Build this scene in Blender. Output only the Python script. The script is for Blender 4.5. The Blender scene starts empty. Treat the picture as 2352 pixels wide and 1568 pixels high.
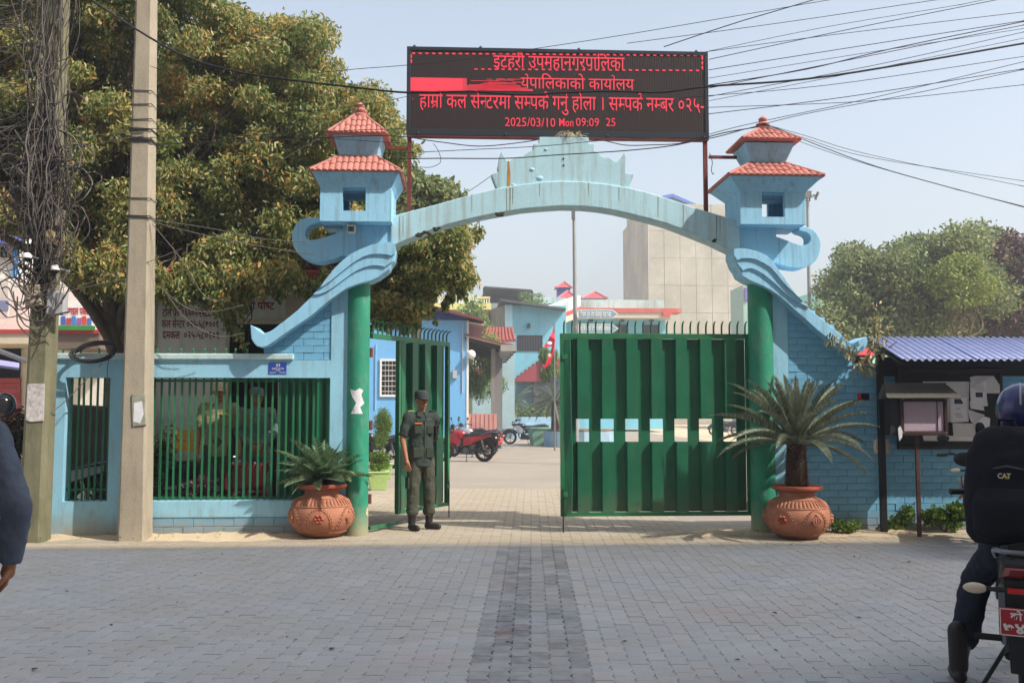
import bpy, bmesh, math, random
import numpy as np
from mathutils import Vector, Matrix

RND = random.Random(11)
NPR = np.random.default_rng(11)
SC = bpy.context.scene
COL = SC.collection
rad = math.radians

# ---------------------------------------------------------------- camera
CAM_Y, CAM_Z = -12.28, 1.56
YAW, PITCH, FPX = rad(2.87), rad(3.94), 2235.0      # lens measured on a 2352 px wide frame
FWD = Vector((math.sin(YAW) * math.cos(PITCH), math.cos(YAW) * math.cos(PITCH), math.sin(PITCH)))
RGT = Vector((math.cos(YAW), -math.sin(YAW), 0.0))
UPV = RGT.cross(FWD)
cam = bpy.data.cameras.new('camera')
cam.sensor_width = 36.0
cam.lens = FPX / 2352.0 * 36.0
cam.clip_end = 3000.0
cam_ob = bpy.data.objects.new('camera', cam)
COL.objects.link(cam_ob)
m = Matrix((RGT, UPV, -FWD)).transposed().to_4x4()
m.translation = Vector((0, CAM_Y, CAM_Z))
cam_ob.matrix_world = m
SC.camera = cam_ob

# ---------------------------------------------------------------- world, sun, exposure
SUN_TRAVEL = Vector((-0.82, 0.48, -1.0)).normalized()
to_sun = -SUN_TRAVEL
SUN_EL = math.asin(to_sun.z)
SUN_ROT = math.atan2(to_sun.x, to_sun.y)
world = bpy.data.worlds.new('World')
SC.world = world
world.use_nodes = True
wn = world.node_tree
bg = wn.nodes['Background']
sky = wn.nodes.new('ShaderNodeTexSky')
sky.sky_type = 'NISHITA'
sky.sun_disc = False
sky.sun_elevation = SUN_EL
sky.sun_rotation = SUN_ROT
sky.altitude = 100.0
sky.air_density = 1.3
sky.dust_density = 4.0
sky.ozone_density = 1.6
haze_mix = wn.nodes.new('ShaderNodeHueSaturation')      # a hazy morning: the same sky, paler all round
haze_mix.inputs['Saturation'].default_value = 0.62
haze_mix.inputs['Value'].default_value = 0.83
wn.links.new(sky.outputs['Color'], haze_mix.inputs['Color'])
wn.links.new(haze_mix.outputs['Color'], bg.inputs['Color'])
bg.inputs['Strength'].default_value = 0.15
sun = bpy.data.lights.new('sun', 'SUN')
sun.energy = 2.8
sun.angle = rad(0.6)
sun.color = (1.0, 0.95, 0.87)
sun_ob = bpy.data.objects.new('sun', sun)
COL.objects.link(sun_ob)
sun_ob.rotation_euler = SUN_TRAVEL.to_track_quat('-Z', 'Y').to_euler()
sun_ob.location = (20, -20, 40)
SC.view_settings.view_transform = 'Standard'
SC.view_settings.look = 'None'
SC.view_settings.exposure = 0.98
SC.view_settings.gamma = 1.0
SC.view_settings.use_curve_mapping = False
SC.cycles.max_bounces = 6
SHADE_H = (14.2 - 0.95) / (SUN_TRAVEL.y / -SUN_TRAVEL.z)      # roof line whose shadow ends just before the wall

# ---------------------------------------------------------------- measuring helpers
def P(px, py, Y):
    """World point on the vertical plane y = Y seen at (px, py) of the 2352 x 1568 photograph."""
    d = RGT * ((px - 1176.0) / FPX) + UPV * ((784.0 - py) / FPX) + FWD
    t = (Y - CAM_Y) / d.y
    return Vector((d.x * t, Y, CAM_Z + d.z * t))

def G(px, py, z=0.0):
    """World point on the ground plane."""
    d = RGT * ((px - 1176.0) / FPX) + UPV * ((784.0 - py) / FPX) + FWD
    t = (z - CAM_Z) / d.z
    return Vector((d.x * t, CAM_Y + d.y * t, z))

def XZ(px, py, Y):
    p = P(px, py, Y)
    return (p.x, p.z)

def poly(pts, Y):
    return [XZ(a, b, Y) for a, b in pts]

# ---------------------------------------------------------------- scene helpers
def tag(o, label=None, cat=None, group=None, kind=None):
    if label: o['label'] = label
    if cat: o['category'] = cat
    if group: o['group'] = group
    if kind: o['kind'] = kind
    return o

def thing(name, label, cat, loc=(0, 0, 0), rz=0.0, group=None):
    o = bpy.data.objects.new(name, None)
    o.empty_display_size = 0.1
    COL.objects.link(o)
    o.location = loc
    o.rotation_euler = (0, 0, rz)
    return tag(o, label, cat, group, 'thing')

def children_of(o):
    return list(o.children)

def copy_tree(o, parent=None):
    c = o.copy()
    COL.objects.link(c)
    c.parent = parent
    for ch in children_of(o):
        copy_tree(ch, c)
    return c

def relabel(root, label, group=None):
    root['label'] = label
    if group: root['group'] = group
    return root

def chain_loc(o):
    v = Vector((0, 0, 0))
    while o is not None:
        v += o.location
        o = o.parent
    return v

class MB:
    def __init__(s):
        s.v, s.f, s.mi, s.cur = [], [], [], 0
    def add(s, vs, fs):
        n = len(s.v)
        s.v.extend([tuple(v) for v in vs])
        for f in fs:
            s.f.append([i + n for i in f]); s.mi.append(s.cur)
        return s
    def box(s, x0, x1, y0, y1, z0, z1):
        vs = [(x0,y0,z0),(x1,y0,z0),(x1,y1,z0),(x0,y1,z0),(x0,y0,z1),(x1,y0,z1),(x1,y1,z1),(x0,y1,z1)]
        return s.add(vs, [(0,3,2,1),(4,5,6,7),(0,1,5,4),(1,2,6,5),(2,3,7,6),(3,0,4,7)])
    def cbox(s, c, sx, sy, sz):
        return s.box(c[0]-sx/2, c[0]+sx/2, c[1]-sy/2, c[1]+sy/2, c[2]-sz/2, c[2]+sz/2)
    def bevbox(s, x0, x1, y0, y1, z0, z1, b=0.006):
        """box whose front (-y) face has chamfered edges"""
        vs = [(x0,y1,z0),(x1,y1,z0),(x1,y1,z1),(x0,y1,z1),(x0,y0+b,z0),(x1,y0+b,z0),(x1,y0+b,z1),(x0,y0+b,z1),
              (x0+b,y0,z0+b),(x1-b,y0,z0+b),(x1-b,y0,z1-b),(x0+b,y0,z1-b)]
        return s.add(vs, [(8,9,10,11),(4,5,9,8),(5,6,10,9),(6,7,11,10),(7,4,8,11),(0,1,5,4),(1,2,6,5),(2,3,7,6),(3,0,4,7)])
    def prism(s, pts, y0, y1):
        """outline in x,z extruded along y"""
        n = len(pts)
        vs = [(a, y0, b) for a, b in pts] + [(a, y1, b) for a, b in pts]
        fs = [list(range(n)), list(range(2*n-1, n-1, -1))]
        for i in range(n):
            j = (i+1) % n
            fs.append((i, i+n, j+n, j))
        return s.add(vs, fs)
    def prismz(s, pts, z0, z1):
        n = len(pts)
        vs = [(a, b, z0) for a, b in pts] + [(a, b, z1) for a, b in pts]
        fs = [list(range(n)), list(range(2*n-1, n-1, -1))]
        for i in range(n):
            j = (i+1) % n
            fs.append((i, i+n, j+n, j))
        return s.add(vs, fs)
    def hull8(s, bot, top):
        """frustum from 4 bottom points to 4 top points"""
        return s.add(list(bot)+list(top), [(0,3,2,1),(4,5,6,7),(0,1,5,4),(1,2,6,5),(2,3,7,6),(3,0,4,7)])
    def tube(s, path, r, n=8, caps=True, flat=1.0):
        path = [Vector(p) for p in path]
        rs = r if isinstance(r, (list, tuple)) else [r]*len(path)
        rings, prev = [], None
        for i, p in enumerate(path):
            a = path[max(i-1, 0)]; b = path[min(i+1, len(path)-1)]
            t = (b-a)
            if t.length < 1e-9: t = Vector((0,0,1))
            t.normalize()
            if prev is None:
                ref = Vector((0,0,1)) if abs(t.z) < 0.9 else Vector((0,1,0))
                u = t.cross(ref).normalized()
            else:
                u = prev - t*prev.dot(t)
                if u.length < 1e-6: u = t.orthogonal()
                u.normalize()
            prev = u
            w = t.cross(u)
            rings.append([p + (u*math.cos(2*math.pi*k/n) + w*flat*math.sin(2*math.pi*k/n))*rs[i] for k in range(n)])
        vs = [v for ring in rings for v in ring]
        fs = []
        for i in range(len(path)-1):
            for k in range(n):
                k2 = (k+1) % n
                fs.append((i*n+k, i*n+k2, (i+1)*n+k2, (i+1)*n+k))
        if caps:
            fs.append(list(range(n-1, -1, -1))); fs.append([(len(path)-1)*n+k for k in range(n)])
        return s.add(vs, fs)
    def cyl(s, a, b, r, n=12, r2=None):
        return s.tube([a, b], [r, r if r2 is None else r2], n)
    def bar(s, a, b, w, h):
        return s.tube([a, b], w*0.7071, 4, True, h/w)
    def lathe(s, prof, n=24, c=(0,0,0), sx=1, sy=1):
        vs, fs = [], []
        for r, z in prof:
            for k in range(n):
                a = 2*math.pi*k/n
                vs.append((c[0]+r*sx*math.cos(a), c[1]+r*sy*math.sin(a), c[2]+z))
        for i in range(len(prof)-1):
            for k in range(n):
                k2 = (k+1) % n
                fs.append((i*n+k, i*n+k2, (i+1)*n+k2, (i+1)*n+k))
        fs.append(list(range(n-1, -1, -1))); fs.append([(len(prof)-1)*n+k for k in range(n)])
        return s.add(vs, fs)
    def sph(s, c, r, nu=10, nv=7):
        if not isinstance(r, (tuple, list)): r = (r, r, r)
        prof = []
        vs, fs = [], []
        for i in range(nv+1):
            t = math.pi*i/nv
            for k in range(nu):
                a = 2*math.pi*k/nu
                vs.append((c[0]+r[0]*math.sin(t)*math.cos(a), c[1]+r[1]*math.sin(t)*math.sin(a), c[2]-r[2]*math.cos(t)))
        for i in range(nv):
            for k in range(nu):
                k2 = (k+1) % nu
                fs.append((i*nu+k, i*nu+k2, (i+1)*nu+k2, (i+1)*nu+k))
        return s.add(vs, fs)
    def torus(s, c, R, r, axis='y', n=28, k=8, arc=(0, 2*math.pi), flat=1.0):
        full = abs(arc[1]-arc[0]-2*math.pi) < 1e-6
        vs, fs = [], []
        cnt = n if full else n+1
        for i in range(cnt):
            a = arc[0] + (arc[1]-arc[0])*i/n
            for j in range(k):
                b = 2*math.pi*j/k
                q = R + r*math.cos(b)
                h = r*flat*math.sin(b)
                if axis == 'y': p = (c[0]+q*math.cos(a), c[1]+h, c[2]+q*math.sin(a))
                elif axis == 'z': p = (c[0]+q*math.cos(a), c[1]+q*math.sin(a), c[2]+h)
                else: p = (c[0]+h, c[1]+q*math.cos(a), c[2]+q*math.sin(a))
                vs.append(p)
        for i in range(n):
            i2 = (i+1) % cnt
            if not full and i+1 > cnt-1: break
            for j in range(k):
                j2 = (j+1) % k
                fs.append((i*k+j, i2*k+j, i2*k+j2, i*k+j2))
        return s.add(vs, fs)
    def loft(s, rings, caps=True):
        n = len(rings[0])
        vs = [v for r in rings for v in r]
        fs = []
        for i in range(len(rings)-1):
            for k in range(n):
                k2 = (k+1) % n
                fs.append((i*n+k, i*n+k2, (i+1)*n+k2, (i+1)*n+k))
        if caps:
            fs.append(list(range(n-1, -1, -1))); fs.append([(len(rings)-1)*n+k for k in range(n)])
        return s.add(vs, fs)
    def eloft(s, rings, n=16, p=1.0):
        """rings: (cx, cy, cz, a, b) ellipses in x,y stacked"""
        out = []
        for cx, cy, cz, a, b in rings:
            ring = []
            for k in range(n):
                t = 2*math.pi*k/n
                ct, st = math.cos(t), math.sin(t)
                ring.append((cx+a*math.copysign(abs(ct)**p, ct), cy+b*math.copysign(abs(st)**p, st), cz))
            out.append(ring)
        return s.loft(out)
    def xf(s, mat):
        s.v = [tuple(mat @ Vector(v)) for v in s.v]
        return s
    def mesh(s, name, mats, smooth=False, shift=None, recalc=True, angle=40):
        me = bpy.data.meshes.new(name)
        vs = s.v if shift is None else [(a-shift[0], b-shift[1], c-shift[2]) for a, b, c in s.v]
        me.from_pydata(vs, [], s.f)
        for mt in (mats if isinstance(mats, (list, tuple)) else [mats]):
            me.materials.append(mt)
        if any(s.mi): me.polygons.foreach_set('material_index', s.mi)
        if recalc and len(s.f) < 60000:
            bm = bmesh.new(); bm.from_mesh(me)
            bmesh.ops.recalc_face_normals(bm, faces=bm.faces)
            bm.to_mesh(me); bm.free()
        if smooth:
            me.polygons.foreach_set('use_smooth', [True]*len(me.polygons))
            if angle: me.set_sharp_from_angle(angle=rad(angle))
        me.update()
        return me
    def build(s, name, mats, parent=None, smooth=False, bevel=0.0, local=False, kind=None, angle=40, label=None):
        """one mesh object; vertices are world coordinates unless local"""
        loc = None
        if parent is not None:
            shift = None if local else chain_loc(parent)
        elif local:
            shift = None
        else:
            a = np.array(s.v)
            loc = Vector(((a[:,0].min()+a[:,0].max())/2, (a[:,1].min()+a[:,1].max())/2, a[:,2].min()))
            shift = loc
        me = s.mesh(name, mats, smooth, shift, True, angle)
        o = bpy.data.objects.new(name, me)
        COL.objects.link(o)
        if parent is not None: o.parent = parent
        elif loc is not None: o.location = loc
        if bevel:
            b = o.modifiers.new('bevel', 'BEVEL'); b.width = bevel; b.segments = 2; b.limit_method = 'ANGLE'; b.angle_limit = rad(35)
        if kind: o['kind'] = kind
        if label: o['label'] = label
        return o

def link_mesh(name, me, parent=None, loc=(0,0,0), rot=(0,0,0), scale=(1,1,1)):
    o = bpy.data.objects.new(name, me)
    COL.objects.link(o)
    o.parent = parent
    o.location = loc; o.rotation_euler = rot; o.scale = scale
    return o

# ---------------------------------------------------------------- materials
def srgb(r, g, b, k=1.0):
    out = []
    for c in (r, g, b):
        c /= 255.0
        c = c/12.92 if c <= 0.04045 else ((c+0.055)/1.055)**2.4
        out.append(min(c*k, 1.0))
    return tuple(out)

MATS = {}
def mat(name, col, rough=0.7, var=0.10, scale=2.5, bump=0.0, bscale=40.0, metal=0.0, dirt=None, dirt_amt=0.0, dirt_scale=(3,3,0.5), spec=0.4, fine=0.06, coat=0.0, low_dirt=None, spots=None):
    """painted or raw surface: broad and fine colour variation, optional streaky dirt, optional bump.
    low_dirt=(colour, z0, z1, amount): splash and soil caught on the foot of a wall"""
    if name in MATS: return MATS[name]
    mt = bpy.data.materials.new(name); mt.use_nodes = True
    N, L = mt.node_tree.nodes, mt.node_tree.links
    b = N['Principled BSDF']
    b.inputs['Roughness'].default_value = rough
    b.inputs['Metallic'].default_value = metal
    b.inputs['Specular IOR Level'].default_value = spec
    if coat: b.inputs['Coat Weight'].default_value = coat
    tc = N.new('ShaderNodeTexCoord')
    col = tuple(col[:3])
    def rgb(c): return (c[0], c[1], c[2], 1.0)
    def noise(sc, vec=None, det=4.0, rgh=0.6):
        n = N.new('ShaderNodeTexNoise'); n.inputs['Scale'].default_value = sc; n.inputs['Detail'].default_value = det
        n.inputs['Roughness'].default_value = rgh
        L.new(vec if vec is not None else tc.outputs['Object'], n.inputs['Vector'])
        return n
    def mixc(fac, a, bb):
        x = N.new('ShaderNodeMix'); x.data_type = 'RGBA'
        L.new(fac, x.inputs[0])
        if isinstance(a, tuple): x.inputs[6].default_value = rgb(a)
        else: L.new(a, x.inputs[6])
        if isinstance(bb, tuple): x.inputs[7].default_value = rgb(bb)
        else: L.new(bb, x.inputs[7])
        return x.outputs[2]
    def ramp(src, p0, p1, v0=0.0, v1=1.0):
        r = N.new('ShaderNodeMapRange'); r.inputs[1].default_value = p0; r.inputs[2].default_value = p1
        r.inputs[3].default_value = v0; r.inputs[4].default_value = v1
        L.new(src, r.inputs[0]); return r.outputs[0]
    out = None
    if var or fine:
        n1 = noise(scale)
        lo = tuple(c*(1-var) for c in col); hi = tuple(min(1, c*(1+var)) for c in col)
        out = mixc(ramp(n1.outputs['Fac'], 0.3, 0.7), lo, hi)
        if fine:
            n2 = noise(scale*22, det=3)
            v = N.new('ShaderNodeHueSaturation')
            L.new(ramp(n2.outputs['Fac'], 0.25, 0.75, 1-fine, 1+fine), v.inputs['Value'])
            L.new(out, v.inputs['Color']); out = v.outputs[0]
    if dirt is not None:
        mp = N.new('ShaderNodeMapping'); mp.inputs['Scale'].default_value = dirt_scale
        L.new(tc.outputs['Object'], mp.inputs['Vector'])
        n3 = noise(1.6, mp.outputs[0], 6.0, 0.7)
        f = ramp(n3.outputs['Fac'], 0.5, 0.78, 0.0, dirt_amt)
        out = mixc(f, out if out is not None else col, dirt)
    if low_dirt is not None:
        c, z0, z1, amt = low_dirt
        sx = N.new('ShaderNodeSeparateXYZ')
        gm = N.new('ShaderNodeNewGeometry'); L.new(gm.outputs['Position'], sx.inputs[0])
        n4 = noise(5.0, det=5)
        ad = N.new('ShaderNodeMath'); ad.operation = 'MULTIPLY_ADD'
        L.new(n4.outputs['Fac'], ad.inputs[0]); ad.inputs[1].default_value = -(z1-z0)*1.2
        L.new(sx.outputs['Z'], ad.inputs[2])
        f = ramp(ad.outputs[0], z0-(z1-z0)*0.6, z1-(z1-z0)*0.6, amt, 0.0)
        out = mixc(f, out, c)
    if spots is not None:      # (colour, threshold, scale): rust or chips
        n6 = noise(spots[2], det=6, rgh=0.75)
        out = mixc(ramp(n6.outputs['Fac'], spots[1], spots[1]+0.03), out, spots[0])
    if out is not None: L.new(out, b.inputs['Base Color'])
    else: b.inputs['Base Color'].default_value = rgb(col)
    if bump:
        bn = N.new('ShaderNodeBump'); bn.inputs['Strength'].default_value = bump; bn.inputs['Distance'].default_value = 0.01
        n5 = noise(bscale, det=5); L.new(n5.outputs['Fac'], bn.inputs['Height'])
        L.new(bn.outputs[0], b.inputs['Normal'])
    MATS[name] = mt
    return mt

def emit_mat(name, col, strength, base=(0.02, 0.01, 0.01)):
    if name in MATS: return MATS[name]
    mt = bpy.data.materials.new(name); mt.use_nodes = True
    b = mt.node_tree.nodes['Principled BSDF']
    b.inputs['Base Color'].default_value = (*base, 1)
    b.inputs['Emission Color'].default_value = (*col, 1)
    b.inputs['Emission Strength'].default_value = strength
    MATS[name] = mt
    return mt

def leaf_mat(name, cols, rough=0.5, transl=0.25, spec=0.35):
    """cols: [(position, colour)]; every leaf (mesh island) takes its own colour"""
    if name in MATS: return MATS[name]
    mt = bpy.data.materials.new(name); mt.use_nodes = True
    N, L = mt.node_tree.nodes, mt.node_tree.links
    b = N['Principled BSDF']; b.inputs['Roughness'].default_value = rough; b.inputs['Specular IOR Level'].default_value = spec
    g = N.new('ShaderNodeNewGeometry')
    cr = N.new('ShaderNodeValToRGB')
    el = cr.color_ramp.elements
    while len(el) < len(cols): el.new(0.5)
    for e, (p, c) in zip(el, cols):
        e.position = p; e.color = (*c, 1)
    tc = N.new('ShaderNodeTexCoord')
    n = N.new('ShaderNodeTexNoise'); n.inputs['Scale'].default_value = 0.9; n.inputs['Detail'].default_value = 3
    L.new(tc.outputs['Object'], n.inputs['Vector'])
    a = N.new('ShaderNodeMath'); a.operation = 'MULTIPLY_ADD'; a.use_clamp = True
    L.new(n.outputs['Fac'], a.inputs[0]); a.inputs[1].default_value = 1.1
    s = N.new('ShaderNodeMath'); s.operation = 'SUBTRACT'; s.inputs[1].default_value = 0.55
    L.new(g.outputs['Random Per Island'], s.inputs[0]); L.new(s.outputs[0], a.inputs[2])
    L.new(a.outputs[0], cr.inputs[0])
    L.new(cr.outputs[0], b.inputs['Base Color'])
    t = N.new('ShaderNodeBsdfTranslucent'); L.new(cr.outputs[0], t.inputs['Color'])
    mx = N.new('ShaderNodeMixShader'); mx.inputs[0].default_value = transl
    L.new(b.outputs[0], mx.inputs[1]); L.new(t.outputs[0], mx.inputs[2])
    L.new(mx.outputs[0], N['Material Output'].inputs['Surface'])
    MATS[name] = mt
    return mt

def plain(name, col, rough=0.6, metal=0.0, spec=0.4, coat=0.0):
    return mat(name, col, rough, 0.06, 4.0, 0.0, 40, metal, spec=spec, fine=0.03, coat=coat)

# ---------------------------------------------------------------- lettering (bundled interface font only, no file)
_GL = {}
def _font_mesh(s, off=0.0):
    key = (s, off)
    if key in _GL: return _GL[key]
    c = bpy.data.curves.new('glyph', 'FONT'); c.body = s; c.size = 1.0; c.resolution_u = 2; c.offset = off
    o = bpy.data.objects.new('glyph', c); COL.objects.link(o)
    dg = bpy.context.evaluated_depsgraph_get(); dg.update()
    me = o.evaluated_get(dg).to_mesh()
    vs = [(v.co.x, v.co.y) for v in me.vertices]; fs = [list(p.vertices) for p in me.polygons]
    o.evaluated_get(dg).to_mesh_clear()
    bpy.data.objects.remove(o); bpy.data.curves.remove(c)
    _GL[key] = (vs, fs)
    return _GL[key]
def _adv(ch):
    if ch == ' ': return 0.28
    k = '\u0915'
    if ord(ch) < 0x900: k = 'n'
    r = lambda s: max((v[0] for v in _font_mesh(s)[0]), default=0)
    return r(k+ch+k) - r(k+k)
def _clip_right(vs, fs, xmax):
    out_v, out_f = [], []
    for f in fs:
        pts = [vs[i] for i in f]
        res = []
        for i in range(len(pts)):
            a, b = pts[i-1], pts[i]
            ia, ib = a[0] <= xmax, b[0] <= xmax
            if ia != ib:
                t = (xmax-a[0])/(b[0]-a[0]); res.append((xmax, a[1]+t*(b[1]-a[1])))
            if ib: res.append(b)
        if len(res) >= 3:
            n = len(out_v); out_v += res; out_f.append(list(range(n, n+len(res))))
    return out_v, out_f
def text2d(s, off=0.0):
    """flat glyph geometry of s; a virama joins consonants: a half form, a ra below, or a hook above"""
    V, F = [], []
    x = 0.0
    def put(vs, fs, dx):
        n = len(V); V.extend([(a+dx, b) for a, b in vs]); F.extend([[i+n for i in f] for f in fs])
    i, hook = 0, False
    while i < len(s):
        ch = s[i]
        nxt = s[i+1] if i+1 < len(s) else ''
        if ch == '\u0930' and nxt == '\u094d':
            hook = True; i += 2; continue
        if nxt == '\u094d' and i+2 < len(s):
            vs, fs = _font_mesh(ch, off); ad = _adv(ch)
            if s[i+2] == '\u0930':
                put(vs, fs, x)
                put([(ad*0.62, 0.20), (ad*0.62, 0.13), (ad*0.18, -0.02), (ad*0.16, 0.05)], [[0,1,2,3]], x)
                x += ad; i += 3; continue
            cut = ad*0.74
            vs, fs = _clip_right(vs, fs, cut); put(vs, fs, x); x += cut; i += 2; continue
        if ch != ' ':
            vs, fs = _font_mesh(ch, off); put(vs, fs, x)
        x += _adv(ch)
        if hook and ch != ' ' and not (nxt and nxt in '\u093e\u0940\u0941\u0947\u094b\u094c'):
            hx, hy = x-0.20, 0.60
            arc = [(hx+0.10*math.cos(a), hy+0.13+0.10*math.sin(a)) for a in [2.6-0.45*k for k in range(9)]]
            arc.append((hx+0.16, hy))
            for (a, b), (c, d) in zip(arc, arc[1:]):
                nx, ny = d-b, a-c
                l = math.hypot(nx, ny) or 1; nx *= 0.03/l; ny *= 0.03/l
                put([(a+nx, b+ny), (c+nx, d+ny), (c-nx, d-ny), (a-nx, b-ny)], [[0,1,2,3]], 0)
            hook = False
        i += 1
    return V, F, x
def lettering(name, s, mt, parent, x0, z0, Y, width, height, off=0.012, local=False, tilt=0.0):
    """flat print facing -y; glyph band (0..0.62 of the font) scaled to height, the run to width"""
    V, F, adv = text2d(s, off)
    kx, kz = width/max(adv, 1e-6), height/0.62
    mb = MB()
    mb.add([(x0+a*kx, Y, z0+b*kz+a*kx*tilt) for a, b in V], F)
    return mb.build(name, mt, parent, local=local)
# ================================================================ materials of the setting
M_TOWER = mat('tower_paint', srgb(152,206,234), 0.8, 0.08, 1.4, 0.25, 50, dirt=srgb(120,128,124), dirt_amt=0.75, dirt_scale=(9,9,0.45), spots=(srgb(96,110,116), 0.735, 9.0))
M_WALL = mat('wall_paint', srgb(152,204,226), 0.8, 0.08, 1.5, 0.25, 60, dirt=srgb(120,125,115), dirt_amt=0.55, dirt_scale=(5,5,0.9), low_dirt=(srgb(150,135,115), 0.0, 0.32, 0.85))
M_ARCH = mat('arch_paint', srgb(176,212,222), 0.8, 0.07, 1.2, 0.25, 50, dirt=srgb(140,130,104), dirt_amt=0.8, dirt_scale=(7,7,0.35), spots=(srgb(130,138,132), 0.72, 8.0))
M_BRICK = mat('brick_paint', srgb(116,178,210), 0.75, 0.14, 3.0, 0.35, 50, dirt=srgb(168,192,198), dirt_amt=0.6, dirt_scale=(3,3,1.5), low_dirt=(srgb(150,135,115), 0.0, 0.30, 0.9))
M_MORTAR = mat('painted_mortar', srgb(112,172,206), 0.9, 0.15, 4.0, 0.4, 80, low_dirt=(srgb(120,108,92), 0.0, 0.35, 0.9))
M_GREEN = mat('gate_green', srgb(24,100,70), 0.42, 0.20, 2.0, 0.5, 4, dirt=srgb(72,104,78), dirt_amt=0.6, dirt_scale=(7,7,0.7), spec=0.5, low_dirt=(srgb(110,104,84), 0.15, 0.55, 0.55), spots=(srgb(92,70,48), 0.70, 5.0))
M_GREEN2 = mat('frame_green', srgb(30,110,70), 0.45, 0.12, 3.0, 0.1, 30, dirt=srgb(120,110,80), dirt_amt=0.5, dirt_scale=(8,8,2), spec=0.5, spots=(srgb(110,72,46), 0.69, 9.0))
M_COLUMN = mat('column_green', srgb(40,138,108), 0.6, 0.14, 3.0, 0.3, 18, dirt=srgb(150,160,140), dirt_amt=0.45, dirt_scale=(6,6,2.5), low_dirt=(srgb(165,150,120), 0.0, 0.40, 0.8), spots=(srgb(176,172,150), 0.70, 7.0))
M_TILE = mat('roof_tile_red', srgb(186,120,108), 0.75, 0.15, 6.0, 0.2, 60, dirt=srgb(140,92,80), dirt_amt=0.5, dirt_scale=(5,5,3))
M_CONC = mat('concrete', srgb(170,158,138), 0.9, 0.10, 2.0, 0.45, 45, dirt=srgb(110,100,88), dirt_amt=0.5, dirt_scale=(6,6,1.2))
M_CONC_OLD = mat('old_concrete', srgb(124,120,94), 0.9, 0.2, 3.0, 0.45, 40, dirt=srgb(70,75,50), dirt_amt=0.7, dirt_scale=(6,6,1.0))
M_SAND = mat('sand', srgb(196,176,146), 0.95, 0.14, 1.8, 0.6, 35, fine=0.14)
M_SOIL = mat('soil', srgb(120,98,74), 0.95, 0.2, 6, 0.6, 40)
M_BLACK = plain('black_paint', (0.012, 0.012, 0.013), 0.5)
M_DARK = plain('dark_inside', (0.006, 0.006, 0.007), 0.9)
M_RUST = mat('rusty_red_steel', srgb(110,50,44), 0.7, 0.2, 6, 0.2, 60)
M_WHITE = plain('white_paint', srgb(225,224,218), 0.6)
M_STEEL = plain('bare_steel', srgb(150,150,150), 0.35, 0.9)
M_WIRE = plain('cable_black', (0.02, 0.02, 0.022), 0.6)
M_WIRE_G = plain('cable_grey', srgb(105,98,92), 0.7)

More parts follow.
